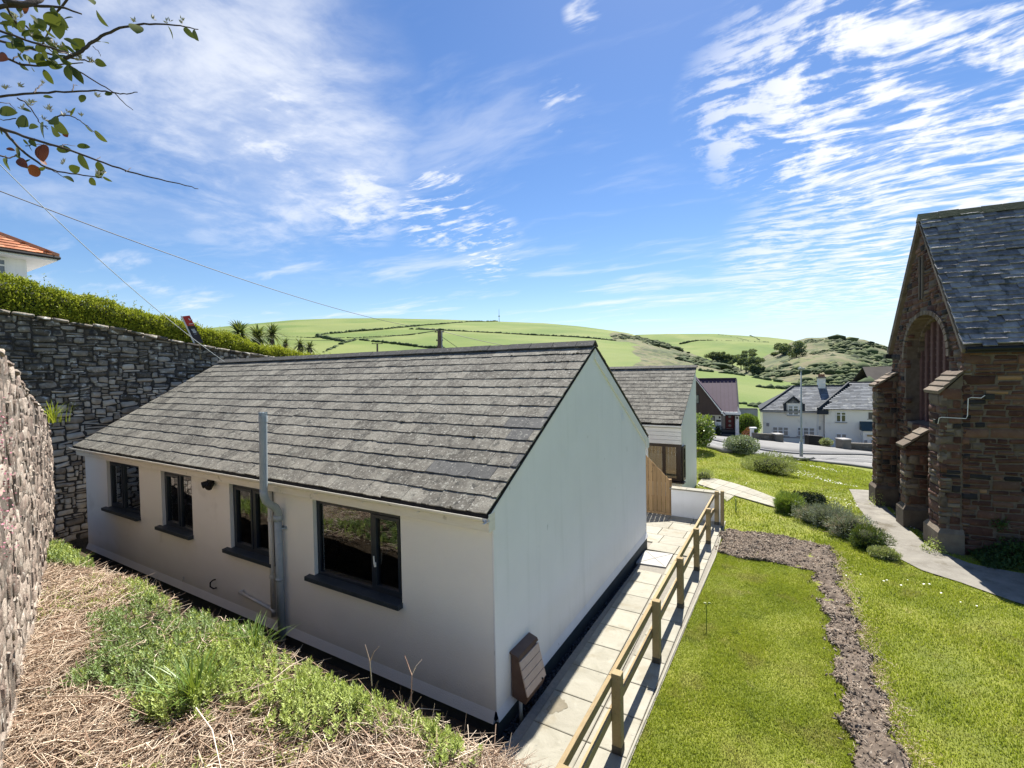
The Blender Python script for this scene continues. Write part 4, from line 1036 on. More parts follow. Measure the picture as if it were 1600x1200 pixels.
# pale sunlit wall at the near side of the bank
P0, P1 = np.array([-3.2, .42]), np.array([-13.1, 3.52])
dU = (P1 - P0); LW = np.linalg.norm(dU); dU = dU / LW; dN = np.array([-dU[1], dU[0]]); dN = dN if dN[1] > 0 else -dN
TOPX = [(-3.2, 4.6), (-4.5, 4.52), (-5.6, 4.42), (-6.13, 4.30), (-7.24, 4.11), (-8.51, 3.86), (-11.07, 3.44), (-12.4, 3.12), (-13.1, 2.55)]
def lwt(s): x = P0[0] + dU[0] * s; return float(np.interp(-x, [-a for a, b_ in TOPX], [b_ for a, b_ in TOPX]))
lwall = empty('boundary_wall', (float(P0[0] + dU[0] * 5), float(P0[1] + dU[1] * 5), 1.1))
tag(lwall, 'pale pinkish rubble wall in full sun that runs down beside the dead stalks', 'stone wall')
ss_ = np.linspace(0, LW, 12)
w = MB(); pts = [(P0[0], P0[1], -.3), (P1[0], P1[1], -.3)] + [(P0[0] + dU[0] * s, P0[1] + dU[1] * s, lwt(s) - .07) for s in ss_[::-1]]
w.prism(pts, (-dN[0] * .45, -dN[1] * .45, 0)); w.build('wall_core', m_mortar_pale, lwall)
g = np.random.default_rng(31)
rects = rubble(LW, 3.7, .055, g, (2, 7), (1, 4), .055)
stone_face(lwall, (P0[0] - dN[0] * .0, P0[1], .95), (dU[0], dU[1], 0), (dN[0], dN[1], 0), rects, .055, SVF, [m_stone_pale], lambda x, z, g: 0, g, 300, keep=lambda x, z: .95 + z < lwt(x) - .05, proud=.018, joint=.008, tilt=.03)
s = 2.0
while s < LW - .1:
    l = g.uniform(.09, .22); h = g.uniform(.035, .07); v, f = SV[int(g.integers(0, 12))]
    s2_ = min(s + l, LW); sl0 = (lwt(s2_) - lwt(s)) / (s2_ - s); U = np.array([dU[0], dU[1], sl0]); U /= np.linalg.norm(U); N = np.array([dN[0], dN[1], 0]); V_ = np.cross(N, U)
    o = bpy.data.objects.new('coping_stone', mesh_data('coping_stone', v, f, m_stone_pale)); link(o, lwall)
    c = P0 + dU * (s + l / 2) + dN * g.uniform(-.02, .03)
    o.matrix_basis = Matrix([list(map(float, r)) for r in frame_m((c[0], c[1], lwt(s + l / 2) - .03 + g.uniform(-.03, .03)), U, V_, N, l - .008, h, .16)]); s += l
# end stones of the wall
# ------------------------------------------------------------------ leaf tools
def cards(P, D, Wd, L, W, bend=.0, seed=0):
    """leaves: base P, direction D, width direction Wd, length L, width W -> folded two-quad blades (diamond)"""
    n = len(P); L = np.broadcast_to(np.asarray(L, float).reshape(-1, 1), (n, 1)); W = np.broadcast_to(np.asarray(W, float).reshape(-1, 1), (n, 1))
    Nn = np.cross(D, Wd)
    a = P; c = P + D * L * .5 + Wd * W * .5 + Nn * L * bend * .3; d = P + D * L * .5 - Wd * W * .5 + Nn * L * bend * .3; e = P + D * L + Nn * L * bend * -.2
    V = np.stack([a, c, e, d], 1).reshape(-1, 3); F = np.arange(4 * n).reshape(n, 4)
    return V, F
def unit(v): return v / np.maximum(np.linalg.norm(v, axis=-1, keepdims=True), 1e-9)
def rdir(n, g, up=0.0):
    v = g.normal(0, 1, (n, 3)); v = unit(v); v[:, 2] += up; return unit(v)
def leaf_mesh(P, g, L, W, up=.3, out=None, outw=0.0, bend=.3):
    n = len(P); D = rdir(n, g, up)
    if out is not None: D = unit(D + out * outw)
    Wd = unit(np.cross(D, rdir(n, g)))
    return cards(P, D, Wd, g.uniform(*L, n), g.uniform(*W, n), bend)
def blade(P, H, W, lean, g, seg=2):
    """grass blade: tapering strip of `seg` pieces, as triangles+quads merged into tris array"""
    n = len(P); a = g.uniform(0, 2 * np.pi, n); d = np.stack([np.cos(a), np.sin(a), np.zeros(n)], -1); w = np.stack([-np.sin(a), np.cos(a), np.zeros(n)], -1)
    H = np.asarray(H).reshape(-1, 1); W = np.asarray(W).reshape(-1, 1); lean = np.asarray(lean).reshape(-1, 1)
    up = np.array([0, 0, 1.0])
    p0a, p0b = P - w * W / 2, P + w * W / 2
    m = P + up * H * .6 + d * H * lean * .35; m0, m1 = m - w * W * .4, m + w * W * .4
    t = P + up * H * (1 - lean * .3) + d * H * lean
    V = np.stack([p0a, p0b, m0, m1, t], 1).reshape(-1, 3); k = (np.arange(n) * 5)[:, None]
    F = np.concatenate([k + np.array([[0, 1, 3]]), k + np.array([[0, 3, 2]]), k + np.array([[2, 3, 4]])])
    return V, F
def stems(P, D, L, r, g, bow=.15):
    """thin three-sided stalks with a bend"""
    n = len(P); L = np.asarray(L).reshape(-1, 1); r = np.asarray(r).reshape(-1, 1)
    A = unit(np.cross(D, rdir(n, g))); B = np.cross(D, A); off = (A * g.normal(0, 1, (n, 1)) + B * g.normal(0, 1, (n, 1))) * L * bow
    rings = []
    for (t, k) in ((0, 1.0), (.5, .85), (1.0, .35)):
        c = P + D * L * t + off * (4 * t * (1 - t)) * .5
        for q in range(3):
            w = 2 * np.pi * q / 3; rings.append(c + (A * math.cos(w) + B * math.sin(w)) * r * k)
    V = np.stack(rings, 1).reshape(-1, 3); k = (np.arange(n) * 9)[:, None]; F = []
    for s_ in range(2):
        for q in range(3):
            q2 = (q + 1) % 3; F.append(k + np.array([[s_ * 3 + q, s_ * 3 + q2, s_ * 3 + 3 + q2, s_ * 3 + 3 + q]]))
    return V, np.concatenate(F)
def bankz(x, y): return bank_z(np.asarray(x), np.asarray(y))
def inpoly(x, y, poly):
    x = np.asarray(x); y = np.asarray(y); c = np.zeros(x.shape, bool); n = len(poly)
    for i in range(n):
        x0, y0 = poly[i][:2]; x1, y1 = poly[(i + 1) % n][:2]
        if y0 == y1: continue
        k = ((y0 > y) != (y1 > y)) & (x < (x1 - x0) * (y - y0) / (y1 - y0) + x0); c ^= k
    return c
def join(parts):
    V = []; F = []; k = 0
    for v, f in parts: V.append(v); F.append(f + k); k += len(v)
    return np.concatenate(V), np.concatenate(F)

# ------------------------------------------------------------------ bank plants
g = np.random.default_rng(41)
WEED = [(-8.3, 2.95), (-7.2, 3.12), (-4.9, 3.14), (-3.0, 3.12), (-2.1, 3.10), (-2.2, 2.86), (-2.9, 2.82), (-3.3, 2.5), (-4.0, 2.25), (-4.55, 1.95), (-5.3, 1.80), (-5.9, 1.68), (-6.6, 2.0), (-7.0, 2.3), (-7.2, 2.6)]
def weed_d(x, y):
    """1 well inside the weed patch, fading outside"""
    k = 0
    for dx, dy in ((0, 0), (.18, 0), (-.18, 0), (0, .12), (0, -.12)): k = k + inpoly(x + dx + .15 * np.sin(y * 9), y + dy + .1 * np.sin(x * 5), WEED)
    k = k / 5.0
    p = (np.hypot((x + 10.9) / 1.5, (y - 2.95) / .35) < 1) * 1.0
    return np.maximum(k, p)
# dead stalks lying over the bank
n = 36000
x = g.uniform(-13, -.7, n); y = g.uniform(.6, 3.2, n)
keep = (y < EDGE(x) + .10) & (y > 1.0 + (x + 5.5) * .15 - .5) & (g.random(n) > .86 * weed_d(x, y)) & (x < -1.0 + .0 * y)
x, y = x[keep], y[keep]; n = len(x)
pile = .05 + .16 * np.clip(snoise(x, y, 2.2, 9), 0, 1)
z = bankz(x, np.minimum(y, EDGE(x))) + g.random(n) ** 1.5 * (pile + .05)
th = g.normal(.35, .75, n) + 1.6 * snoise(x, y, 1.3, 17) + (g.random(n) < .25) * g.uniform(0, 3, n)
D = unit(np.stack([np.cos(th), np.sin(th), g.normal(.04, .20, n)], -1))
L = g.gamma(3.0, .075, n) + .06
V, F = stems(np.stack([x, y, z], -1) - D * (L * .5)[:, None], D, L, g.uniform(.0022, .0052, n), g, .12)
o = obj('dead_stalks', V, F, m_straw); tag(o, 'tangled layer of pale dead stalks covering the bank in front of the bungalow', 'dead stalks', kind='stuff')
# dark fine litter under them
n = 16000; x = g.uniform(-12, -.7, n); y = g.uniform(.8, 3.1, n); D = rdir(n, g, .0); D[:, 2] *= .25; D = unit(D)
V, F = stems(np.stack([x, y, bankz(x, y) + g.uniform(0, .06, n)], -1), D, g.uniform(.05, .22, n), g.uniform(.0015, .0035, n), g, .2)
o = obj('leaf_litter', V, F, m_twig); tag(o, 'dark reddish twig litter lying under the pale stalks', 'twig litter', kind='stuff')
# upright stalks standing at the bank edge
n = 420; x = np.concatenate([g.uniform(-3.6, -1.3, 300), g.uniform(-8, -3.6, 120)]); y = EDGE(x) - np.abs(g.normal(0, .16, n)); D = unit(np.stack([g.normal(0, .45, n), g.normal(.15, .4, n), np.full(n, .9)], -1))
V, F = stems(np.stack([x, y, bankz(x, y)], -1), D, g.uniform(.08, .30, n), g.uniform(.0018, .0035, n), g, .25)
o = obj('standing_stalks', V, F, m_straw); tag(o, 'thin pale dry stalks standing up along the edge of the bank', 'dead stalks', kind='stuff')

# leafy green weeds
n = 9000; x = g.uniform(-12.6, -1.9, n); y = g.uniform(1.4, 3.2, n); w_ = weed_d(x, y); cl = snoise(x, y, 3.0, 23)
keep = (g.random(n) < w_ * (.75 + .4 * cl)) & (y < EDGE(x) + .03); x, y = x[keep], y[keep]; n = len(x); w_ = w_[keep]; cl = cl[keep]
hgt = (.07 + .12 * w_ + .06 * cl) * g.uniform(.7, 1.15, n)
base = np.stack([x, y, bankz(x, y)], -1); lean = np.stack([g.normal(0, .18, n), g.normal(.05, .18, n), np.ones(n)], -1); lean = unit(lean)
Vs, Fs = stems(base, lean, hgt, np.full(n, .0025), g, .08)
parts = []
for k in range(26):
    t = .25 + .75 * (k / 25) ** .8; a = g.uniform(0, 6.28, n); el = .15 + .9 * t * t + g.normal(0, .2, n)
    D = unit(np.stack([np.cos(a) * np.cos(el), np.sin(a) * np.cos(el), np.sin(el)], -1)); Wd = unit(np.cross(D, np.array([0, 0, 1.0]))) 
    parts.append(cards(base + lean * (hgt * t)[:, None], D, Wd, g.uniform(.035, .07, n) * (1.15 - .5 * t), g.uniform(.009, .015, n), .25))
V, F = join(parts); o = obj('leafy_weeds', V, F, [m_weed, m_weedblue], mi=(np.tile(np.repeat((snoise(x, y, .9, 77) + g.normal(0, .25, n) > .28).astype(int), 1), 26)))
tag(o, 'bright green leafy weeds growing over the dead stalks below the windows', 'weeds', kind='stuff')
# low pale-green sprigs creeping into the straw
n = 1500; x = g.uniform(-9.0, -1.6, n); y = g.uniform(1.3, 3.1, n); k = (snoise(x, y, 1.5, 51) > .12) & (y > 1.3 + (x + 6) * .25 - .3); x, y = x[k], y[k]; n = len(x); parts = []
for q in range(10):
    P = np.stack([x, y, bankz(x, y) + .06], -1) + g.normal(0, .02, (n, 3)); parts.append(leaf_mesh(P, g, (.02, .05), (.008, .014), .7))
V, F = join(parts); o = obj('creeping_sprigs', V, F, m_weed); tag(o, 'small sparse green sprigs pushing up through the dead stalks', 'weeds', kind='stuff')
# clumps of strap leaves
def strap_clump(label, cx, cy, n, H, spread, cz=None, seed=1, mt=None, wd=(.009, .016)):
    g = np.random.default_rng(seed); a = g.uniform(0, 6.28, n); rr = np.abs(g.normal(0, spread, n)); P = np.stack([cx + np.cos(a) * rr, cy + np.sin(a) * rr, np.zeros(n)], -1)
    P[:, 2] = (bankz(P[:, 0], P[:, 1]) if cz is None else cz) ; lean = g.uniform(.1, .9, n); h = g.uniform(*H, n); d = np.stack([np.cos(a + g.normal(0, .6, n)), np.sin(a + g.normal(0, .6, n)), np.zeros(n)], -1)
    w = np.stack([-d[:, 1], d[:, 0], np.zeros(n)], -1); W = g.uniform(*wd, n)[:, None]; V = []; T = np.linspace(0, 1, 6)
    for t in T:
        c = P + np.array([0, 0, 1.0]) * (h * (t - .35 * lean * t * t))[:, None] + d * (h * lean * t ** 2 * .9)[:, None]; ww = W * (1 - t ** 3 * .9) * .5; V += [c - w * ww, c + w * ww]
    V = np.stack(V, 1).reshape(-1, 3); k = (np.arange(n) * 12)[:, None]; F = np.concatenate([k + np.array([[2 * i, 2 * i + 1, 2 * i + 3, 2 * i + 2]]) for i in range(5)])
    t_ = empty('plant_clump', (cx, cy, float(P[0, 2]))); tag(t_, label, 'plant'); obj('leaves', V, F, mt or m_strap, t_); return t_
strap_clump('large clump of long dark green strap leaves at the front of the weeds', -4.62, 2.12, 150, (.28, .52), .085, seed=3)
strap_clump('clump of arching strap leaves beside the foot of the grey flue pipe', -5.05, 2.92, 80, (.22, .42), .09, seed=4)
strap_clump('smaller clump of strap leaves among the weeds, between the other clump and the downpipe', -5.5, 2.85, 45, (.18, .34), .09, seed=5)
strap_clump('grassy tuft beside the white wall corner at the far end of the bank', -10.2, 2.9, 50, (.15, .3), .12, seed=6)
# bent dry sticks poking out at the edge
for i, (pts, lab) in enumerate([(((-2.85, 3.0, 1.15), (-2.88, 3.05, 1.35), (-2.99, 3.08, 1.48)), 'single forked dry stick standing before the white wall'), (((-3.35, 3.02, 1.12), (-3.40, 3.05, 1.32), (-3.46, 3.05, 1.46)), 'pair of thin dry sticks left of the forked stick')]):
    t_ = MB(); t_.tube(pts, [.006, .005, .003], 5); p = Vector(pts[1]); t_.tube([p, p + Vector((.05, 0, .10)), p + Vector((.10, .02, .16))], [.004, .003, .002], 5)
    tag(t_.build('dry_stick', m_straw), lab, 'stick')
# long stalks lying on top of the pile
for i, (a_, c_) in enumerate([((-4.35, 2.0), (-3.4, 1.72)), ((-3.9, 1.35), (-4.15, 1.95)), ((-5.6, 1.45), (-4.6, 1.75))]):
    z0 = float(bankz(a_[0], a_[1])) + .16; mid = ((a_[0] + c_[0]) / 2, (a_[1] + c_[1]) / 2 + .03, z0 + .06)
    tag(MB().tube([(a_[0], a_[1], z0), mid, (c_[0], c_[1], z0)], [.006, .006, .003], 5).build('long_stalk', m_straw), ['long pale stalk lying just right of the big strap-leaf clump', 'short bent stalk propped in front of the strap-leaf clump', 'long stalk lying on the straw left of the strap-leaf clump'][i], 'stalk')

# overhanging tuft of dry grass and wall plants
strap_clump('yellowish dry grass tuft hanging from the top of the pale wall', -12.0, 3.25, 60, (.25, .5), .10, cz=3.2, seed=9, mt=m_hedge, wd=(.012, .02))
g = np.random.default_rng(44); m_pinkfl = mat('pink_valerian', [(.45, .14, .20), (.55, .25, .30)], 20, .7, island=True, huer=.3, rnd=.4)
n = 160; s = g.normal(2.25, .22, n); P = np.stack([P0[0] + dU[0] * s, P0[1] + dU[1] * s, g.uniform(2.6, 3.9, n)], -1); P[:, :2] += dN * g.uniform(.03, .10, (n, 1))
V, F = leaf_mesh(P, g, (.012, .025), (.010, .018), .2); t_ = empty('wall_flowers', (float(P[0][0]), float(P[0][1]), 2.4)); tag(t_, 'small pink flowers rooted in the near end of the pale wall', 'flowers'); obj('blossom', V, F, m_pinkfl, t_)

# ------------------------------------------------------------------ hedge above the retaining wall
g = np.random.default_rng(51)
hd = empty('hedge', (-15.9, 6, 4.8)); tag(hd, 'long clipped bright yellow-green hedge along the top of the dark stone wall', 'hedge')
HT = lambda y: np.interp(y, [0, 3.2, 5.6, 7.6, 9.5, 12, 14], [6.9, 6.48, 6.02, 5.60, 5.10, 4.72, 4.5])
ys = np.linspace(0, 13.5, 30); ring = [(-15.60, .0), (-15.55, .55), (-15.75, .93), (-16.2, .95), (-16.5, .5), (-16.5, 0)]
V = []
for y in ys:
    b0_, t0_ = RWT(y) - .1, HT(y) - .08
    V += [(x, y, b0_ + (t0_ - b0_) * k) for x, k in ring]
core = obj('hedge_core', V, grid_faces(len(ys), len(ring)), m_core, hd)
n = 52000; y = g.uniform(0, 13.6, n); u = g.random(n); b0_ = np.array([RWT(v) for v in np.linspace(0, 14, 141)]); b0 = np.interp(y, np.linspace(0, 14, 141), b0_); t0 = HT(y) + .07 * snoise(y, y * 0, 3.0, 3) + .05 * snoise(y, y * 0, 9.0, 4)
front = g.random(n) < .62
zf = np.where(front, g.random(n), 1.0); xf_ = np.where(front, -15.52 + .05 * snoise(y, zf, 5, 8) - .12 * zf ** 4, -15.6 - g.random(n) * .9)
z = b0 - .04 + (t0 - b0) * zf + np.where(front, 0, g.normal(0, .035, n)); P = np.stack([xf_ + g.normal(0, .03, n), y, z], -1)
out = np.where(front[:, None], np.array([[1.0, 0, .4]]), np.array([[0, 0, 1.0]]))
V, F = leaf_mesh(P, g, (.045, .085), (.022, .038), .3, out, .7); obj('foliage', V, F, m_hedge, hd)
# stray shoots
n = 260; y = g.uniform(1, 13, n); P = np.stack([-15.6 - g.random(n) * .8, y, HT(y) - .05], -1); D = unit(np.stack([g.normal(0, .2, n), g.normal(0, .2, n), np.ones(n)], -1)); L = g.gamma(2, .05, n) + .04
V, F = stems(P, D, L, np.full(n, .004), g, .1); parts = [leaf_mesh(P + D * L[:, None] * k, g, (.04, .07), (.02, .03), .5) for k in (.3, .5, .7, .85, 1, 1)]
V, F = join(parts); obj('shoots', V, F, m_hedge, hd)

# ------------------------------------------------------------------ stone church
m_sand = mat('red_brown_sandstone', [(.048, .022, .016), (.088, .042, .030), (.125, .068, .047), (.16, .098, .068)], 5, .93, .016, 26, rnd=.6, huer=.22, island=True,
             spots=[((.30, .26, .20), 10, .62, .72, .35), ((.022, .020, .018), 2.5, .60, .70, .6)])
m_sand_dk = mat('near_black_sandstone', [(.012, .012, .014), (.04, .035, .034)], 6, .9, .01, 30, rnd=.4, island=True)
m_sand_och = mat('ochre_sandstone', [(.26, .15, .075), (.36, .23, .13)], 6, .9, .008, 30, rnd=.4, island=True)
m_sand_quoin = mat('buff_quoin_stone', [(.085, .062, .045), (.15, .118, .088), (.21, .175, .13)], 6, .93, .010, 34, rnd=.5, huer=.2, island=True, spots=[((.05, .042, .035), 3, .56, .68, .6)])
m_mort_ch = mat('church_lime_mortar', [(.10, .078, .058), (.17, .135, .105)], 9, .95, .012, 34)
m_slate = mat('church_slate', [(.08, .076, .082), (.20, .19, .195), (.38, .365, .35)], 8, .62, .014, 26, rnd=.45, huer=.2, island=True, spec=.5,
              spots=[((.42, .41, .42), 6, .60, .70, .45), ((.022, .028, .018), 3.5, .58, .66, .7), ((.30, .25, .08), 2.0, .70, .74, .6)])  # whitish spots paint sunlit highlights into the slate colour
m_mossyridge = mat('mossy_ridge', [(.05, .06, .03), (.12, .125, .07)], 8, .95, .012, 30)
NO = Vector((3.2, 13.9, 0)); GD = Vector((-.115, .993, 0)).normalized(); ND = Vector((GD.y, -GD.x, 0))
CF = Matrix((ND, GD, Vector((0, 0, 1)))).transposed().to_4x4(); CF.translation = NO
cw = lambda u, v, z: np.array(CF @ Vector((u, v, z)))
cn, cg = np.array(ND), np.array(GD)
ch = empty('church', tuple(NO)); tag(ch, 'old red sandstone church with a steep slate roof, arched gable window and stepped buttresses', 'church')
VW, EZ, AZ = 4.80, 4.36, 7.74
rake = lambda v: EZ + (AZ - EZ) * (1 - abs(v - VW / 2) / (VW / 2))
def CB_(): return MB(CF)
# arch opening in the gable
AV0, AV1, ASP, ASILL = .78, 3.62, 4.16, 2.35
AC, AR = (AV0 + AV1) / 2, (AV1 - AV0) / 2
arch = lambda v: ASP + 1.12 * math.sqrt(max(0, 1 - ((v - AC) / AR) ** 2)) ** .92
# wall core (mortar coloured) 35 mm behind the stone faces
w = CB_(); cdep = .035
vs = [0.03] + list(np.linspace(AV0, AV1, 19)) + [VW]
for a, c in zip(vs[:-1], vs[1:]):
    inside = AV0 - 1e-6 <= a and c <= AV1 + 1e-6
    mids = [VW / 2] if a < VW / 2 < c else []
    pts_v = [a] + mids + [c]
    if inside:
        w.add([(cdep, a, -.6), (cdep, c, -.6), (cdep, c, ASILL), (cdep, a, ASILL)], [(0, 3, 2, 1)])
        top = [(cdep, v, rake(v) - .04) for v in pts_v[::-1]]; w.add([(cdep, a, arch(a)), (cdep, c, arch(c))] + top, [tuple(range(2 + len(top)))[::-1]])
        w.add([(cdep, a, arch(a)), (cdep, c, arch(c)), (.62, c, arch(c)), (.62, a, arch(a))], [(0, 1, 2, 3)])
        w.add([(cdep, a, ASILL), (cdep, c, ASILL), (.62, c, ASILL + .12), (.62, a, ASILL + .12)], [(3, 2, 1, 0)])
    else:
        top = [(cdep, v, rake(v) - .04) for v in pts_v[::-1]]; w.add([(cdep, a, -.6), (cdep, c, -.6)] + top, [tuple(range(2 + len(top)))[::-1]])
for v, fl_ in ((AV0, 1), (AV1, -1)): w.add([(cdep, v, ASILL), (.62, v, ASILL), (.62, v, arch(v)), (cdep, v, arch(v))], [(0, 1, 2, 3) if fl_ < 0 else (3, 2, 1, 0)])
w.add([(cdep, cdep, -.6), (16, cdep, -.6), (16, cdep, EZ - .02), (cdep, cdep, EZ - .02)], [(0, 1, 2, 3)])
w.add([(cdep, VW, -.8), (16, VW, -.8), (16, VW, EZ - .02), (cdep, VW, EZ - .02)], [(3, 2, 1, 0)])
w.add([(16, cdep, -.6), (16, VW, -.6), (16, VW, EZ), (16, VW / 2, AZ), (16, cdep, EZ)], [(0, 1, 2, 3, 4)])
w.build('wall_core', m_mort_ch, ch)
g = np.random.default_rng(61)
cm = [m_sand, m_sand_dk, m_sand_och, m_sand_quoin]
mf_ch = lambda x, z, g: int(g.choice([0, 1, 2, 3], p=[.84, .09, .025, .045]))
def courses(W, H, g, hmin=.07, hmax=.22, wmin=.16, wmax=.55, z0=0):
    out = []; z = z0
    while z < H - .03:
        h = min(g.uniform(hmin, hmax), H - z); x = -g.uniform(0, .2)
        while x < W:
            w = g.uniform(wmin, wmax) * (.7 + h / hmax * .5)
            a, c = max(x, 0), min(x + w, W)
            if W - c < .08: c = W; x = W
            if c - a > .05:
                if h > .15 and g.random() < .3: out += [(a, c, z, z + h * .48), (a, c, z + h * .48, z + h)]
                else: out.append((a, c, z, z + h))
            x += w
        z += h
    return out
# camera-side wall
rs_ = courses(2.9, 4.32 + .5, g)
stone_face(ch, cw(0.0, .018, -.5), cn, -cg, [r for r in rs_ if r[0] >= 0 ], .12, SVB, cm, mf_ch, g, 300, joint=.016, proud=.012, tilt=.02)
# gable wall stones
g = np.random.default_rng(62)
rs_ = courses(VW, 8.4, g, .08, .2, .14, .42)
def keepg(v, z):
    z = z - .6
    if z > rake(v) - .16: return False
    if AV0 - .05 < v < AV1 + .05 and ASILL < z < arch(min(max(v, AV0 + .01), AV1 - .01)) + .12: return False
    return True
stone_face(ch, cw(.018, VW, -.6), -cg, -cn, [(VW - r[1], VW - r[0], r[2], r[3]) for r in rs_], .12, SVB, cm, lambda x, z, g: int(g.choice([0, 1, 3], p=[.78, .1, .12])), g, 300, joint=.016, proud=.014, tilt=.03, keep=lambda x, z: keepg(VW - x, z))
# arch ring of voussoirs
for i in range(22):
    a0, a1 = math.pi * i / 22, math.pi * (i + 1) / 22
    def ap(a, r): 
        v = AC - AR * math.cos(a) * r; return v, ASP + 1.12 * math.sin(a) ** .92 * r if 0 < a < math.pi else ASP
    p = [ap(a0 + .01, 1.0), ap(a1 - .01, 1.0), ap(a1 - .01, 1.10), ap(a0 + .01, 1.10)]
    q = CB_(); q.prism([(-.03, v, z) for v, z in p], (.30, 0, 0)); q.build('arch_stone', m_sand_quoin, ch, bevel=.006)
# inner arch order, set back
for i in range(22):
    a0, a1 = math.pi * i / 22, math.pi * (i + 1) / 22
    p = [ap(a0 + .008, .93), ap(a1 - .008, .93), ap(a1 - .008, 1.0), ap(a0 + .008, 1.0)]
    q = CB_(); q.prism([(.28, v, z) for v, z in p], (.30, 0, 0)); q.build('arch_stone', m_sand_quoin, ch, bevel=.005)
# window infill: back wall, mullions and louvres
inf = CB_()
inf.prism([(.60, AV0 + .01, ASILL)] + [(.60, v, arch(v)) for v in np.linspace(AV0 + .01, AV1 - .01, 17)] + [(.60, AV1 - .01, ASILL)], (.05, 0, 0)); inf.build('window_back', m_dark, ch)
nm = 4; g = np.random.default_rng(63)
m_mull = mat('purple_brown_dressed_stone', [(.10, .055, .05), (.16, .095, .085)], 8, .9, .004, 40, rnd=.3)
edges = np.linspace(AV0 + .05, AV1 - .05, 8)
for i in range(0, 8):
    v = edges[i]; q = CB_(); q.box(.34, .58, v - .075, v + .075, ASILL + .02, arch(min(max(v, AV0 + .06), AV1 - .06)) - .01); q.build('mullion', m_mull, ch, bevel=.02)
for i in range(7):
    v0, v1 = edges[i] + .08, edges[i + 1] - .08; z = ASILL + .18; zt = arch((v0 + v1) / 2) - .2
    while z < zt:
        q = CB_(); q.prism([(.40, v0, z), (.56, v0, z + .11), (.56, v0, z + .13), (.40, v0, z + .02)], (0, v1 - v0, 0)); q.build('louvre', m_mull, ch); z += .17
# narrow slit high in the gable
q = CB_(); q.box(-.012, .05, 2.30, 2.42, 5.75, 6.75); q.build('slit', m_dark, ch)
for a, c in ((2.22, 2.30), (2.42, 2.50)): q = CB_(); q.box(-.03, .05, a, c, 5.70, 6.82); q.build('slit_jamb', m_sand_quoin, ch, bevel=.006)
# buttresses
def buttress(v0, v1, u0, zc0, zc1, seed, caps=4):
    g = np.random.default_rng(seed)
    q = CB_(); d = .03; q.prism([(u0 + d, v0 + d, -.6), (u0 + d, v0 + d, zc0 - .02), (cdep, v0 + d, zc1 - .02), (cdep, v0 + d, -.6)][::-1], (0, v1 - v0 - 2 * d, 0))
    root = q.build('buttress', m_mort_ch, ch)
    W = -u0
    # side facing the camera, quoins at the outer edge
    rs1 = courses(W, zc1 + .5, g, .12, .26, .16, .4)
    stone_face(root, cw(u0, v0 + .014, -.5), cn, -cg, rs1, .10, SVB, cm, lambda x, z, g: 3 if x < .18 or g.random() < .15 else int(g.choice([0, 1], p=[.85, .15])), g, 300, joint=.012, proud=.010, tilt=.015, keep=lambda x, z: z - .5 < zc0 + (zc1 - zc0) * x / W - .09)
    # narrow end
    rs2 = courses(v1 - v0, zc0 + .5, g, .14, .26, .3, .8)
    stone_face(root, cw(u0 + .014, v1, -.5), -cg, -cn, rs2, .10, SVB, cm, lambda x, z, g: 3 if g.random() < .35 else 0, g, 300, joint=.012, proud=.008, tilt=.015, keep=lambda x, z: z - .5 < zc0 - .06)
    # splayed plinth
    ua, va, vb = u0 - .055, v0 - .055, v1 + .055
    q = CB_(); q.add([(ua, va, -.6), (cdep, va, -.6), (cdep, vb, -.6), (ua, vb, -.6), (ua, va, .24), (cdep, va, .24), (cdep, vb, .24), (ua, vb, .24), (u0 + .012, v0 + .012, .34), (cdep, v0 + .012, .34), (cdep, v1 - .012, .34), (u0 + .012, v1 - .012, .34)],
        [(0, 1, 5, 4), (2, 3, 7, 6), (3, 0, 4, 7), (4, 5, 9, 8), (6, 7, 11, 10), (7, 4, 8, 11), (8, 9, 10, 11)]); q.build('plinth_stone', m_sand_quoin, root)
    for i in range(caps):
        a, c = i / caps, (i + 1) / caps; L = lambda t: (u0 - .05 + (W + .05) * t, zc0 - .03 + (zc1 - zc0 + .03) * t)
        p0, p1 = L(a), L(c); lift = .05
        q = CB_(); q.prism([(p0[0], v0 - .05, p0[1]), (p1[0], v0 - .05, p1[1]), (p1[0], v0 - .05, p1[1] + .05), (p0[0] - .02, v0 - .05, p0[1] + .075)][::-1], (0, v1 - v0 + .10, 0))
        q.build('cap_stone', m_sand_quoin, root, bevel=.008)
buttress(.0, .74, -.37, 3.36, 3.80, 71)
buttress(1.86, 2.32, -.47, 1.86, 2.30, 72, 3)
buttress(4.22, 4.80, -.50, 3.36, 3.74, 73)
# slates
sl1 = Vector((0, VW / 2 + .16, AZ - EZ + .10)); S1 = np.array(CF.to_3x3() @ sl1.normalized())
g = np.random.default_rng(64)
O1 = cw(-.06, -.16, EZ - .0)
roof_tiles(ch, O1, cn, S1, 5.2, sl1.length, .33, .160, .027, [m_slate], 'slate', 300, 65, jit=4.0, ov=1.5)
q = CB_(); q.prism([(5.0, -.16, EZ), (5.0, VW / 2, AZ + .1), (5.0, VW + .16, EZ), (5.0, VW + .1, EZ - .06), (5.0, VW / 2, AZ + .02), (5.0, -.1, EZ - .06)], (11, 0, 0)); q.build('roof_slope', m_slate, ch)
q = CB_(); q.prism([(-.06, -.14, EZ - .05), (-.06, VW / 2, AZ + .03), (-.06, VW + .14, EZ - .05), (-.06, VW + .1, EZ - .13), (-.06, VW / 2, AZ - .06), (-.06, -.1, EZ - .13)], (5.1, 0, 0)); q.build('roof_deck', m_sand_quoin, ch)
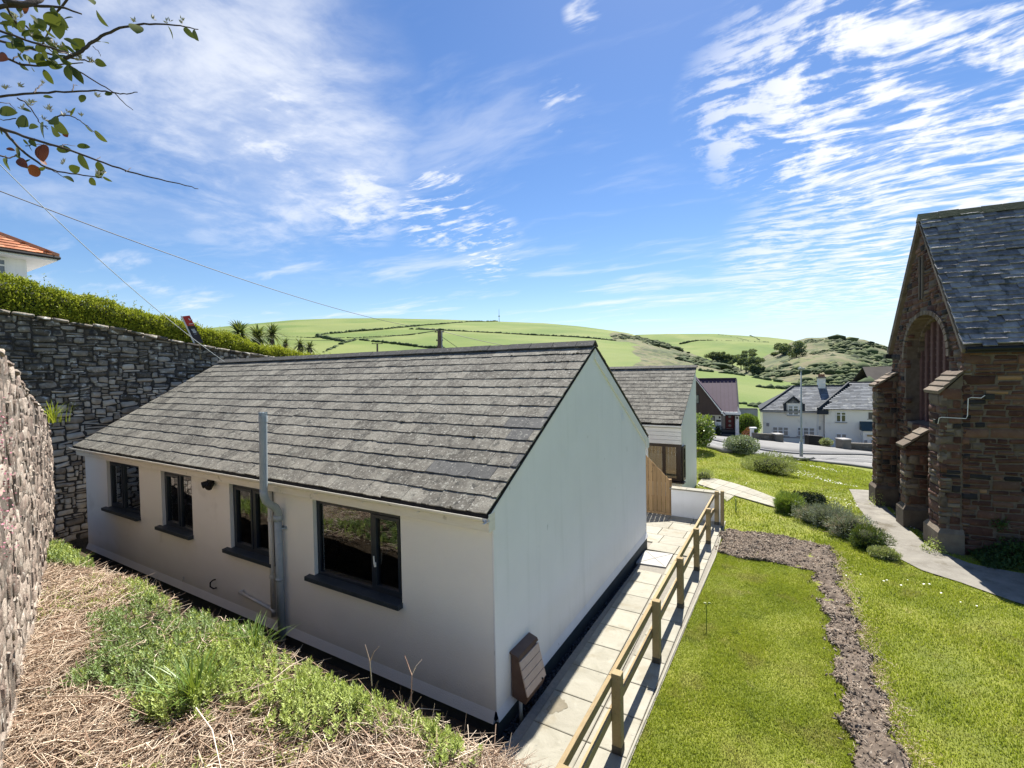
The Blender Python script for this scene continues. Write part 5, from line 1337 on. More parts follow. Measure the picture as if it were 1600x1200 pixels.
q = CB_(); q.prism([(-.065, VW / 2 + .02, AZ + .11), (-.065, VW + .18, EZ + .02), (-.065, VW + .18, EZ + .06), (-.065, VW / 2 + .02, AZ + .15)], (5.1, 0, 0)); q.build('far_slope', m_slate, ch)
u = -.08
while u < 5.4:
    l = .42; q = CB_(); dz = random.uniform(0, .02); q.prism([(u + .005, VW / 2 - .15, AZ + .0 + dz), (u + .005, VW / 2, AZ + .20 + dz), (u + .005, VW / 2 + .15, AZ + .0 + dz)], (l - .01, 0, 0)); q.build('ridge_stone', m_mossyridge, ch); u += l
q = CB_(); q.tube([(0, -.17, EZ - .055), (14, -.17, EZ - .055)], .05, 8); q.box(.0, 14, -.12, -.03, EZ - .14, EZ - .03); q.build('gutter', m_black, ch)
q = CB_(); q.box(-.14, .12, VW + .02, VW + .24, EZ - .16, EZ - .04); q.build('gutter_end', m_black, ch)
# white conduit and small floodlight
q = CB_(); q.tube([(-.385, .10, 2.66), (-.385, .03, 2.80), (-.36, -.02, 2.82), (.05, -.03, 2.80), (.075, -.03, 2.86), (.085, -.03, 3.24), (.14, -.03, 3.26), (.30, -.03, 3.25), (.36, -.03, 3.31)], .0085, 6); q.build('white_conduit', m_whitewood, ch)
q = CB_(); q.box(-.44, -.38, .10, .22, 2.66, 2.76); q.build('floodlight', m_black, ch, bevel=.01)
q = CB_(); q.box(.36, .52, -.04, .0, 3.22, 3.34); q.build('junction_box', m_black, ch, bevel=.01)

# ferns and undergrowth at the shaded foot of the wall
g = np.random.default_rng(66); m_fern = mat('dark_undergrowth_leaf', [(.02, .055, .016), (.05, .10, .025)], 2, .6, island=True, rnd=.5, huer=.3, trans=.15)
n = 9000; u = g.uniform(.12, 5.5, n); v = g.uniform(-.85, -.02, n); hh = (.30 + .28 * snoise(u, v, 2.0, 5)) * np.clip(u / .5, .3, 1.3) * (1 - .35 * np.clip(-v, 0, 1))
P = np.array([cw(a, b_, 0) for a, b_ in zip(u, v)]); P[:, 2] = gz(P[:, 0], P[:, 1]) + hh * g.random(n) ** .6
V, F = leaf_mesh(P, g, (.05, .13), (.02, .04), .5); t_ = empty('undergrowth', tuple(P[0])); tag(t_, 'dark shaded ferns and weeds along the foot of the church wall', 'undergrowth'); obj('foliage', V, F, m_fern, t_)
def small_weed(label, px, n, r, H, mt, seed, L=(.03, .06), cat='plant'):
    g = np.random.default_rng(seed); x, y = px[0], px[1]; a = g.uniform(0, 6.28, n); rr = r * np.sqrt(g.random(n)); P = np.stack([x + rr * np.cos(a), y + rr * np.sin(a), np.zeros(n)], -1)
    P[:, 2] = gz(P[:, 0], P[:, 1]) + H * g.random(n) * (1 - (rr / r) ** 2 * .7); V, F = leaf_mesh(P, g, L, (L[0] * .5, L[1] * .5), .6); t_ = empty('small_plant', (x, y, float(gz(x, y)))); tag(t_, label, cat); obj('leaves', V, F, mt, t_)
small_weed('yellow-green weed rooted at the plinth of the nearest church buttress', (2.70, 13.75), 260, .22, .35, m_weed, 5)
small_weed('small weed at the plinth of the farthest church buttress', (2.22, 18.0), 160, .22, .45, m_weed, 6)
fw_ = empty('wall_fern', tuple(cw(.62, -.05, .55))); tag(fw_, 'small fern growing out of the church wall joints', 'fern'); P = np.array([cw(.62, -.03, .55)] * 90) + g.normal(0, .05, (90, 3)); V, F = leaf_mesh(P, g, (.08, .16), (.015, .03), .2, np.array([[0, -1, .2]]), .8); obj('fronds', V, F, m_fern, fw_)

# ------------------------------------------------------------------ houses across the road
YAWM = Matrix.Rotation(R(30.62), 4, 'Z')
def lframe(p): return Matrix.Translation(p) @ YAWM
_cr = (np.array(r_), np.array(u_), np.array(f_))
class Plane:
    """the front plane of a house: base point p, its wall running at `deg` from +X; finds a feature's place on it from its bearing"""
    def __init__(s, p, deg): s.fr = Matrix.Translation(p) @ Matrix.Rotation(R(deg), 4, 'Z'); s.inv = s.fr.inverted()
    def at(s, px, py, y=0.0):
        d = Vector(_cr[2] + _cr[0] * (px - 800) / 740 - _cr[1] * (py - 600) / 740); a = s.inv @ Vector((0, 0, 4.0)); e = s.inv.to_3x3() @ d; t = (y - a.y) / e.y; return a + e * t
m_semi = mat('pale_cream_render', [(.82, .78, .69), (.87, .84, .76)], .5, .9, .004, 20, spots=[((.5, .45, .37), .6, .58, .72, .4)])
m_slate_far = mat('blue_grey_slate', [(.12, .13, .14), (.21, .22, .23)], 1.0, .85, .01, 8, rnd=.5, huer=.25, island=True, spots=[((.42, .42, .38), 1.4, .58, .68, .6), ((.06, .065, .06), .9, .60, .7, .5)])
m_navyridge = mat('dark_ridge_and_verge', [(.020, .026, .034), (.035, .042, .05)], 2, .8)
m_purple = mat('purple_zinc_roof', [(.060, .040, .060), (.085, .058, .082)], .7, .75, .002, 4, spec=.2, rnd=.3, huer=.12)
m_clad = mat('brown_zinc_cladding', [(.058, .038, .034), (.085, .056, .048)], 1.2, .6, rnd=.4, huer=.12)
m_red = mat('dark_red_door', [(.12, .008, .014), (.16, .012, .018)], 2, .4)
m_wallst = mat('garden_wall_stone', [(.10, .095, .08), (.21, .19, .16)], 2.5, .95, .02, 10, rnd=.6, huer=.25, island=True)
m_brick = mat('red_brick_chimney', [(.22, .10, .07), (.32, .16, .11)], 4, .9)
m_darkglass = mat('dark_glass', [(.02, .03, .035), (.04, .05, .055)], 1.0, .08, spec=.9)
m_greyglass = mat('net_curtain_glass', [(.10, .115, .12), (.22, .235, .24)], 2.0, .15, spec=.8)
def fwin(fr, owner, x0, x1, z0, z1, y, cols, rows, tr=None, mt=None, glass=None, sill=True, fw=.075):
    q = MB(fr); q.box(x0, x1, y - .06, y, z0, z0 + fw); q.box(x0, x1, y - .06, y, z1 - fw, z1); xs = np.linspace(x0, x1, cols + 1)
    q.box(x0, x0 + fw, y - .06, y, z0 + fw, z1 - fw); q.box(x1 - fw, x1, y - .06, y, z0 + fw, z1 - fw)
    for x in xs[1:-1]: q.box(x - fw * .8, x + fw * .8, y - .06, y, z0 + fw, z1 - fw)
    zb = [z0 + (z1 - z0) * t for t in (tr if tr is not None else [.68] if rows == 2 else [])]
    for i in range(cols):
        for z in zb: q.box(xs[i] + (fw if i == 0 else fw * .8), xs[i + 1] - (fw if i == cols - 1 else fw * .8), y - .055, y, z - fw * .45, z + fw * .45)
    f = q.build('window', mt or m_whitewood, owner)
    for i in range(cols): MB(fr).box(xs[i] + .02, xs[i + 1] - .02, y - .03, y - .02, z0 + .02, z1 - .02).build('pane', glass or m_greyglass, f)
    if sill: MB(fr).box(x0 - .1, x1 + .1, y - .14, y - .0, z0 - .09, z0 - .005).build('sill', m_kerb, f)
    return f
def slope_tiles(owner, fr, O, U, S, Lx, Ls, tw, ex, th, mt, poly, seed, single=0):
    """slates kept inside a polygon given in (x along, s up) coordinates"""
    M3 = np.array(fr.to_3x3()); O = np.array(fr @ Vector(O)); U = M3 @ np.array(U, float); S = M3 @ np.array(S, float)
    px_, py_ = np.array([p[0] for p in poly]), np.array([p[1] for p in poly])
    roof_tiles(owner, O, U, S, Lx, Ls, tw, ex, th, [mt], 'slate', single, seed, clip=lambda a, s: bool(inpoly(np.array([a]), np.array([s]), poly)[0]), jit=1.0, ov=1.2)
# --- cream pair of cottages
D_ = 57.0; k_ = D_ / 740
sb = Vector((-3.14, 65.86, -5.66)); SP = Plane(sb, 5.0); sf = SP.fr
semi = empty('cream_cottage', tuple(sb)); tag(semi, 'cream cottage with a small gabled dormer and two wide white windows, behind a dark bin', 'house')
X = lambda px: SP.at(px, 660).x
Z = lambda py, px=1240: SP.at(px, py).z
def blk(x0, x1, y0, y1, z0, z1, name, mt, owner, fr=None, bevel=0): return MB(fr if fr is not None else sf).box(x0, x1, y0, y1, z0, z1).build(name, mt, owner, bevel=bevel)
x0, x1 = X(1192), X(1287); ze, zr = Z(642), SP.at(1285, 604, 4.0).z; run = 4.0
blk(x0, x1, 0, 8, -2.0, ze, 'wall', m_semi, semi)
hipL = SP.at(1240, 604, 4.0).x - X(1192); S = np.array([0, run + .35, zr - ze]); Ls_ = np.linalg.norm(S); S = S / Ls_
Rr = MB(sf); e0 = x0 - .3
Rr.add([(e0, -.35, ze), (x1 + .2, -.35, ze), (x1 + 4.2, run, zr), (e0 + hipL + .3, run, zr), (e0, 8.35, ze), (x1 + .2, 8.35, ze)], [(0, 1, 2, 3), (3, 4, 0), (2, 5, 4, 3), (0, 4, 5, 1)]); Rr.build('roof_deck', m_navyridge, semi)
slope_tiles(semi, sf, (e0, -.37, ze + .03), (1, 0, 0), S, x1 - e0 + 4.2, Ls_, .5, .30, .03, m_slate_far, [(0, 0), (x1 - e0 + .2, 0), (x1 - e0 + 4.2, Ls_), (hipL + .3, Ls_)], 81, 60)
q = MB(sf); q.tube([(e0, -.35, ze + .05), (e0 + hipL + .3, run, zr + .08)], .16, 6); q.tube([(e0 + hipL + .2, run, zr + .08), (x1 + 4.2, run, zr + .08)], .13, 6); q.build('ridge', m_navyridge, semi)
blk(e0, x1 + .0, -.42, -.36, ze - .2, ze + .02, 'gutter', m_kerb, semi)
fwin(sf, semi, X(1207), X(1232), Z(681, 1220), Z(667, 1220), .0, 3, 2, [.6]); fwin(sf, semi, X(1246), X(1273), Z(681.5, 1260), Z(668, 1260), .0, 3, 2, [.6])
blk(x0, x1, -.04, 0, Z(684.5), Z(683), 'band_course', m_kerb, semi)
# dormer
dx0, dx1, dz0, dz1 = X(1225), X(1254), Z(642.5), Z(632)
blk(dx0 + .25, dx1 - .25, -.30, 3, Z(649), Z(629), 'dormer_wall', m_semi, semi)
q = MB(sf); cx_ = (dx0 + dx1) / 2; q.prism([(dx0, -.55, Z(629.5)), (cx_, -.55, Z(618)), (dx1, -.55, Z(629.5)), (dx1, -.55, Z(632)), (cx_, -.55, Z(621.0)), (dx0, -.55, Z(632))], (0, 3.6, 0)); q.build('dormer_roof', m_navyridge, semi)
q = MB(sf); q.prism([(dx0 + .3, -.32, Z(630)), (cx_, -.32, Z(621.5)), (dx1 - .3, -.32, Z(630))], (0, .1, 0)); q.build('dormer_gable', m_slate_far, semi)
fwin(sf, semi, X(1230.5), X(1247.5), Z(648.5), Z(633.5), -.32, 2, 3, [.36, .74], fw=.09)
for xx in (X(1224), X(1252.5)): blk(xx, xx + .3, -.5, 1.2, Z(642), Z(630), 'dormer_cheek', m_navyridge, semi)
q = MB(sf); q.tube([(X(1278), -.1, ze - .2), (X(1278), -.1, .3)], .06, 6); q.build('downpipe', m_whitewood, semi)
# chimney
CHZ = SP.at(1284, 591, 3.5).z
chm = MB(sf); chm.box(SP.at(1278.5, 600, 3.5).x, SP.at(1290, 600, 3.5).x, run - .5, run + .6, zr - 1.2, CHZ); chm.build('chimney', m_semi, semi)
blk(SP.at(1277.5, 600, 3.5).x, SP.at(1291, 600, 3.5).x, run - .58, run + .68, CHZ, CHZ + .16, 'chimney_cap', m_wallst, semi)
for px in (1281, 1284.5, 1288): q = MB(sf); q.tube([(SP.at(px, 600, 3.5).x, run, CHZ + .16), (SP.at(px, 600, 3.5).x, run, CHZ + .5)], [.13, .10], 8); q.build('chimney_pot', m_brick, semi)
# --- right-hand cottage, a step nearer and taller
s2_ = empty('cream_cottage', tuple(sf @ Vector((X(1335), 0, 0)))); tag(s2_, 'taller cream cottage with a lean-to porch under a dark teal roof, partly behind the church', 'house')
x0, x1 = X(1287.5), X(1460); ze, zr = Z(639.5, 1320), SP.at(1350, 599, 4.0).z; yo = -.6; _Z = Z; Z = lambda py, px=1330: SP.at(px, py, -.6).z; _X = X; X = lambda px: SP.at(px, 660, -.6).x
blk(x0 + .01, x1, yo, 8, -2.5, ze, 'wall', m_semi, s2_)
S = np.array([0, run + .5, zr - ze]); Ls_ = np.linalg.norm(S); S = S / Ls_; e0 = x0 - .7; hip = SP.at(1327, 599, 4.0).x - e0
Rr = MB(sf); Rr.add([(e0, yo - .35, ze), (x1, yo - .35, ze), (x1, run, zr), (e0 + hip, run, zr), (e0, 8.35, ze), (x1, 8.35, ze)], [(0, 1, 2, 3), (3, 4, 0), (2, 5, 4, 3), (0, 4, 5, 1)]); Rr.build('roof_deck', m_navyridge, s2_)
slope_tiles(s2_, sf, (e0, yo - .37, ze + .03), (1, 0, 0), S, 9.5, Ls_, .5, .30, .03, m_slate_far, [(.3, 0), (9.5, 0), (9.5, Ls_), (hip + .2, Ls_)], 82, 60)
q = MB(sf); q.tube([(e0, yo - .35, ze + .08), (e0 + hip, run, zr + .1)], .17, 6); q.tube([(e0 + hip - .1, run, zr + .1), (x1, run, zr + .1)], .14, 6); q.build('ridge', m_navyridge, s2_)
blk(e0 - .1, x0 + .3, yo - .45, yo - .1, ze - .55, ze - .05, 'eaves_box', m_navyridge, s2_)
fwin(sf, s2_, X(1306), X(1322), Z(660), Z(644), yo, 2, 2, [.7], glass=m_darkglass, fw=.09)
fwin(sf, s2_, X(1306), X(1323), Z(697), Z(678), yo, 2, 3, [.3, .66], fw=.08, sill=False)
blk(X(1357), X(1367), yo - .05, yo - .001, Z(654), Z(644), 'vent_panel', m_wallst, s2_)
blk(X(1355), X(1369), yo - .07, yo - .001, Z(655), Z(654), 'sill', m_kerb, s2_)
q = MB(sf); q.prism([(X(1343), yo, Z(658)), (X(1343), yo - 1.3, Z(670)), (X(1343), yo - 1.3, Z(671)), (X(1343), yo, Z(671))][::-1], (5, 0, 0)); q.build('porch_roof', mat('teal_porch_roof', [(.035, .06, .07), (.05, .08, .09)], 2, .7), s2_)
blk(X(1345), X(1400), yo - 1.1, yo, -2, Z(671), 'porch_wall', m_semi, s2_)
blk(X(1351), X(1378), yo - 1.25, yo - 1.10, Z(679), Z(676.5), 'timber_lintel', mat('yellow_timber', [(.34, .25, .12), (.42, .32, .17)], 4, .7), s2_)
fwin(sf, s2_, X(1356), X(1372), Z(694), Z(683), yo - 1.1, 1, 1, mt=m_whitewood, glass=m_darkglass)
for px, py in ((1200, 668), (1281, 671)): blk(X(px) - .15, X(px) + .15, -.1 if px < 1285 else yo - .1, 0, Z(py) - .2, Z(py) + .2, 'wall_lantern', m_kerb, semi)
blk(X(1349) - .12, X(1349) + .12, yo - 1.2, yo - 1.1, Z(690), Z(685), 'wall_lantern', m_kerb, s2_)

# --- house with purple roof
pb = Vector((-7.56, 59.22, -4.25)); PP = Plane(pb, 8.0); pf = PP.fr; kp = 55 / 740
ph = empty('purple_roofed_house', tuple(pb)); tag(ph, 'white and brown clad house with a purple metal roof and dark red front door', 'house')
Xp = lambda px: PP.at(px, 650).x
Zp = lambda py: PP.at(1135, py).z
def pbx(x0, x1, y0, y1, z0, z1, name, mt, bevel=0, owner=None): return MB(pf).box(x0, x1, y0, y1, z0, z1).build(name, mt, owner or ph, bevel=bevel)
pbx(-7, Xp(1127), 0, 7, -1.0, Zp(646.5), 'wall', m_white)
pbx(Xp(1149), Xp(1154.5), -.1, 7, -1.0, Zp(646), 'pillar', m_white)
pbx(Xp(1127) + .001, Xp(1149) - .001, 1.6, 7, -1, Zp(646), 'porch_back_wall', m_clad)
rx0, rx1 = Xp(1080), Xp(1153); yr = 4.2; zr, ze = PP.at(1151, 592, 4.2).z, Zp(643)
q = MB(pf); q.prism([(rx0, -.5, ze), (rx0, yr, zr), (rx0, 9, ze), (rx0, 9, ze - .2), (rx0, yr, zr - .22), (rx0, -.5, ze - .22)], (rx1 - rx0, 0, 0)); q.build('roof', m_purple, ph)
S = Vector((0, yr + .5, zr - ze)); 
xx = rx0 + .2
while xx < rx1:
    q = MB(pf); q.prism([(xx, -.5, ze + .0), (xx, yr, zr + .0), (xx, yr, zr + .09), (xx, -.5, ze + .09)][::-1], (.06, 0, 0)); q.build('standing_seam', m_purple, ph); xx += .43
q = MB(pf); q.box(rx0, rx1 + .05, yr - .15, yr + .15, zr - .02, zr + .14); q.build('ridge_cap', m_purple, ph)
q = MB(pf); q.prism([(rx1 + .02, -.7, ze - .15), (rx1 + .02, yr, zr + .05), (rx1 + .02, yr, zr - .3), (rx1 + .02, -.7, ze - .45)][::-1], (.12, 0, 0)); q.build('verge_board', m_navyridge, ph)
pbx(Xp(1126), Xp(1157), -.72, -.48, Zp(646.8), Zp(643.0), 'gutter', m_whitewood)
pbx(Xp(1126), Xp(1156), -.66, .0, Zp(648.5), Zp(646.9), 'porch_soffit', m_navyridge)
q = MB(pf); q.prism([(Xp(1152), -.7, Zp(644.5)), (Xp(1157), -.7, Zp(644.5)), (Xp(1152.5), -.7, Zp(634))], (0, .1, 0)); q.build('verge_end', m_whitewood, ph)
# brown clad cross gable nearer the road
ga, gb_, gc = (Xp(1129), Zp(644)), (Xp(1087), Zp(591.5)), (Xp(1045), Zp(644))
q = MB(pf); q.prism([(ga[0], -1.0, ga[1]), (gb_[0], -1.0, gb_[1]), (gc[0], -1.0, gc[1]), (gc[0], -1.0, Zp(647)), (ga[0], -1.0, Zp(647))], (0, 5, 0)); q.build('gable_wing', m_clad, ph)
xx = Xp(1080)
while xx < ga[0] - .1:
    zt = ga[1] + (gb_[1] - ga[1]) * (ga[0] - xx) / (ga[0] - gb_[0]) if xx > gb_[0] else gb_[1]
    pbx(xx, xx + .035, -1.035, -1.001, Zp(647), zt - .1, 'cladding_seam', m_clad); xx += .42
q = MB(pf); q.prism([(ga[0] + .25, -1.15, ga[1] - .1), (gb_[0], -1.15, gb_[1] + .22), (gb_[0], -1.15, gb_[1] - .02), (ga[0] - .05, -1.15, ga[1] - .1)], (0, 5.0, 0)); q.build('verge_board', m_purple, ph)
q = MB(pf); q.prism([(ga[0] + .28, -1.22, ga[1] - .3), (gb_[0], -1.22, gb_[1] + .10), (gb_[0], -1.22, gb_[1] + .0), (ga[0] + .10, -1.22, ga[1] - .3)], (0, .06, 0)); q.build('verge_trim', m_whitewood, ph)
pbx(Xp(1126.5), Xp(1129.5), -1.4, -1.0, Zp(645), Zp(641), 'gutter_box', m_whitewood)
q = fwin(pf, ph, Xp(1078), Xp(1093), Zp(630), Zp(616), -1.01, 2, 1, mt=m_black, sill=False)
pbx(-4.2, Xp(1127), -.9, 0, Zp(647.5), Zp(646.6), 'jetty_soffit', m_navyridge)
fwin(pf, ph, Xp(1104), Xp(1117), Zp(665), Zp(650.5), .0, 1, 1, mt=m_black)
pbx(Xp(1119), Xp(1126.4), -.05, -.001, Zp(659.2), Zp(656.3), 'name_plate', m_black)
for px in (1124.6, 1151.5): q = MB(pf); y_ = 0 if px < 1130 else -.1; q.tube([(Xp(px), y_ - .1, Zp(654)), (Xp(px), y_ - .1, Zp(651))], .09, 8); q.build('wall_lamp', m_black, ph)
door = pbx(Xp(1134.5), Xp(1147.5), 1.52, 1.598, Zp(673.5), Zp(648), 'front_door', m_red, bevel=.02)
for py in (653, 660, 667):
    q = MB(pf); c = (Xp(1141), 1.515, Zp(py)); q.tube([(c[0], 1.519, c[2]), (c[0], 1.48, c[2])], .15, 8); q.build('door_roundel', m_greyglass, door)
for py in (672.6,): pbx(Xp(1135.5), Xp(1146.5), 1.49, 1.519, Zp(py), Zp(671.8), 'letter_plate', m_kerb, owner=door)
pbx(Xp(1128.2), Xp(1133.6), 1.54, 1.598, Zp(673.5), Zp(648), 'side_light', m_greyglass)
for i in range(5): pbx(Xp(1127) + .01, Xp(1149) - .01, -.2 + i * .3, 1.58, -.9 if i == 0 else Zp(688 - i * 2.9) + .003, Zp(688 - (i + 1) * 2.9), 'step', m_navyridge if i % 2 else m_asphalt)
# clipped conifer in a pot before it
def leaf_ball(name, label, cat, c, r, n, L, mt, seed, core=True, up=.2, group=None, stem=0, flat=1.0, wr=.5, clump=.22, corem=None, aniso=None):
    """bushy plant: leaves spread over an uneven shell, with inner core"""
    g = np.random.default_rng(seed); c = np.array(c, float); r = np.array(r, float)
    D = rdir(n, g); f = 1 + clump * (snoise(D[:, 0] * 3 + seed, D[:, 1] * 3 + D[:, 2] * 2, 1.6, seed) ) + .0
    rad = f * (1 - .38 * g.random(n) ** 2); rad[D[:, 2] < -.3] *= .9
    P = c + D * r * rad[:, None]; P[:, 2] = np.maximum(P[:, 2], c[2] - r[2] * .98)
    V, F = leaf_mesh(P, g, L, (L[0] * wr, L[1] * wr), up, D, .8)
    t_ = empty(name, (c[0], c[1], c[2] - r[2])); tag(t_, label, cat, group)
    obj('foliage', V, F, mt, t_)
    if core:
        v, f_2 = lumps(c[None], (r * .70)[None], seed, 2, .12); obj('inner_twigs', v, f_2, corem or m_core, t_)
    return t_
m_conif = mat('dark_conifer', [(.012, .03, .014), (.03, .055, .022)], 2, .8, island=True, rnd=.4)
m_silver = mat('silvery_shrub_leaf', [(.13, .18, .10), (.26, .32, .21), (.36, .41, .30)], 1.5, .6, island=True, rnd=.5, huer=.3, trans=.15)
m_olive = mat('yellow_green_shrub_leaf', [(.15, .21, .06), (.28, .33, .12), (.42, .43, .24)], 1.5, .6, island=True, rnd=.55, huer=.3, trans=.2)
m_boxh = mat('fresh_green_hedge', [(.07, .15, .015), (.16, .27, .03)], 1.0, .7, island=True, rnd=.5, huer=.3, trans=.2)
m_acer = mat('red_acer_leaf', [(.16, .015, .02), (.30, .05, .055)], 1.5, .6, island=True, rnd=.6, huer=.3, trans=.2)
m_lav = mat('grey_lavender_leaf', [(.10, .125, .09), (.24, .27, .20), (.36, .39, .32)], 2, .7, island=True, rnd=.6, huer=.3, trans=.1)
c = pf @ Vector((Xp(1122), -.5, 0)); leaf_ball('potted_conifer', 'small dark cone-shaped conifer in front of the white wall by the red door', 'conifer', (c.x, c.y, c.z + .85), (.32, .32, .85), 500, (.1, .2), m_conif, 1)
c = pf @ Vector((Xp(1170), 2.0, Zp(664) - .2)); leaf_ball('garden_hedge', 'block-shaped fresh green hedge between the purple-roofed house and the cream cottage', 'hedge', (c.x, c.y, c.z), (1.3, 1.0, 1.35), 4500, (.12, .22), m_boxh, 2, clump=.10)
c = pf @ Vector((Xp(1167), -2.4, Zp(675))); leaf_ball('red_acer', 'small dark red-leaved shrub beside the white gate post', 'shrub', (c.x, c.y, c.z), (.55, .5, .75), 700, (.10, .18), m_acer, 3, core=False)
# pale boundary walls seen between the houses
q = MB(pf); q.box(Xp(1155), Xp(1192), 6, 6.3, -1.5, Zp(645)); bw = q.build('boundary_wall', mat('pale_grey_render', [(.40, .40, .385), (.52, .52, .50)], .6, .9)); tag(bw, 'pale grey rendered wall between the two white houses behind the green hedge', 'wall')
q = MB(pf); q.box(Xp(1155), Xp(1191), 5.9, 6.4, Zp(645) + .003, Zp(644)); q.build('wall_coping', m_navyridge, bw)
# garden walls along the far pavement
def gwall(label, px0, px1, py0b, py0t, py1b, py1t, d0, d1, piers, seed):
    a0, a1 = Vector(ATF(px0, py0b, d0)), Vector(ATF(px1, py1b, d1)); t0, t1 = Vector(ATF(px0, py0t, d0)), Vector(ATF(px1, py1t, d1)); n_ = (a1 - a0).cross(Vector((0, 0, 1))).normalized() * -.25
    root = empty('garden_wall', tuple(a0)); tag(root, label, 'garden wall')
    q = MB(); dn = Vector((0, 0, -.8)); q.prism([a0 + dn, a1 + dn, t1 - Vector((0, 0, .12)), t0 - Vector((0, 0, .12))], n_); q.build('wall_core', m_wallst, root)
    g = np.random.default_rng(seed); L = (a1 - a0).length; U = (a1 - a0).normalized(); nrm = -n_.normalized(); H = (t0 - a0).z
    rects = rubble(L, H - .08, .16, g, (2, 5), (1, 2), .13)
    P0_ = np.array(a0); Uu = np.array(U)
    stone_face(root, a0, U, nrm, rects, .10, SVB, [m_wallst], lambda x, z, g: 0, g, 60, joint=.02, proud=.03)
    q = MB(); q.prism([t0 - nrm * .30 - Vector((0, 0, .12)), t1 - nrm * .30 - Vector((0, 0, .12)), t1 + nrm * .06 - Vector((0, 0, .12)), t0 + nrm * .06 - Vector((0, 0, .12))], (0, 0, .12)); q.build('coping', m_wallst, root)
    for (px, w_, pb_, pt_, d_) in piers:
        c = Vector(ATF(px, pb_, d_)); hh = (pb_ - pt_) * d_ / 740; fr = Matrix.Translation(c) @ YAWM
        MB(fr).box(-w_, w_, -.35, w_ * 1.6, -.8, hh).build('pier', m_wallst, root); MB(fr).box(-w_ - .06, w_ + .06, -.42, w_ * 1.6 + .06, hh, hh + .10).build('pier_cap', m_kerb, root)
    return root
def ATF(px, py, d): return tuple(CAM + (_cr[2] + _cr[0] * (px - 800) / 740 - _cr[1] * (py - 600) / 740) * d)
gwall('low stone garden wall with a square end pier in front of the left cream cottage windows', 1177, 1219, 689, 676.5, 692, 679, 48, 48, [(1215.5, .36, 693, 679, 47.8)], 91)
gwall('low stone garden wall with a thick pier at its near end, before the lean-to porch', 1326, 1480, 707, 692, 712, 697, 47, 46, [(1319.5, .42, 706, 687, 46.8)], 92)
c = Vector(ATF(1175, 689, 48.5)); fr = Matrix.Translation(c) @ YAWM; gp2 = empty('gate_post', tuple(c)); tag(gp2, 'white gate post with a flat projecting cap', 'gate post'); MB(fr).box(-.14, .14, -.14, .14, -.6, 1.25).build('shaft', m_whitewood, gp2); MB(fr).box(-.2, .42, -.2, .2, 1.25, 1.40).build('cap', m_whitewood, gp2)
# dark wheeled bins and potted bush
c = Vector(ATF(1275, 699, 50)); fr = Matrix.Translation(c) @ YAWM; bn_ = empty('storage_bins', tuple(c)); tag(bn_, 'dark storage bin with a sloping lid standing by the cream cottage wall', 'bin')
q = MB(fr); q.prism([(-.72, 0, -.5), (.58, 0, -.5), (.68, 0, 1.05), (-.74, 0, 1.15)], (0, .8, 0)); q.build('bin_body', m_black, bn_, bevel=.04)
q = MB(fr); q.prism([(-.80, -.06, 1.155), (.74, -.06, 1.055), (.70, -.06, 1.15), (-.70, -.06, 1.30)], (0, .95, 0)); q.build('bin_lid', m_black, bn_, bevel=.03)
q = MB(fr); q.tube([(.62, .4, .9), (.95, .3, 1.0), (.95, .3, .5)], .05, 6); q.build('bin_handle', m_black, bn_)
for xx in (-.6, .5): q = MB(fr); q.tube([(xx - .04, .0, -.05), (xx + .04, .0, -.05)], .14, 10); q.build('wheel', m_black, bn_)
c = Vector(ATF(1291, 698, 48.5)); pt = leaf_ball('potted_bush', 'round fresh green bush in a low pot on the forecourt', 'potted bush', (c.x, c.y, c.z + .42), (.60, .5, .42), 900, (.08, .14), m_olive, 5)
q = MB(Matrix.Translation(c - Vector((0, 0, .35))) @ YAWM); q.tube([(0, 0, -.1), (0, 0, .4)], [.34, .45], 12); q.build('pot', m_wallst, pt)

# ------------------------------------------------------------------ street lamp
lp = Vector((0.57, 41.52, -2.99)); dl = (lp - Vector((0, 0, 4))).dot(f_); hh = 144.5 / 740 * dl
sl3 = empty('street_lamp', tuple(lp)); tag(sl3, 'slim grey street lamp post at the lawn edge before the cottages', 'street lamp')
m_galv = mat('galvanised_steel', [(.30, .33, .33), (.38, .41, .41)], 4, .5)
MB().tube([lp, lp + Vector((0, 0, 1.35))], .12, 10).build('base_section', m_galv, sl3, smooth=True)
MB().tube([lp + Vector((0, 0, 1.35)), lp + Vector((0, 0, 1.5)), lp + Vector((0, 0, hh - .2))], [.12, .075, .05], 10).build('pole', m_galv, sl3, smooth=True)
fr = Matrix.Translation(lp + Vector((0, 0, hh - .2))) @ YAWM
q = MB(fr); q.box(-.18, .22, -.14, .14, .02, .14); q.box(-.06, .06, -.06, .06, -.12, .02); q.build('lantern', m_galv, sl3, bevel=.03)
MB(fr).box(-.14, .18, -.10, .10, -.02, .018).build('lantern_lens', m_greyglass, sl3); q = MB(fr); q.tube([(-.05, 0, .14), (-.05, 0, .25)], .04, 8); q.build('photocell', m_whitewood, sl3)

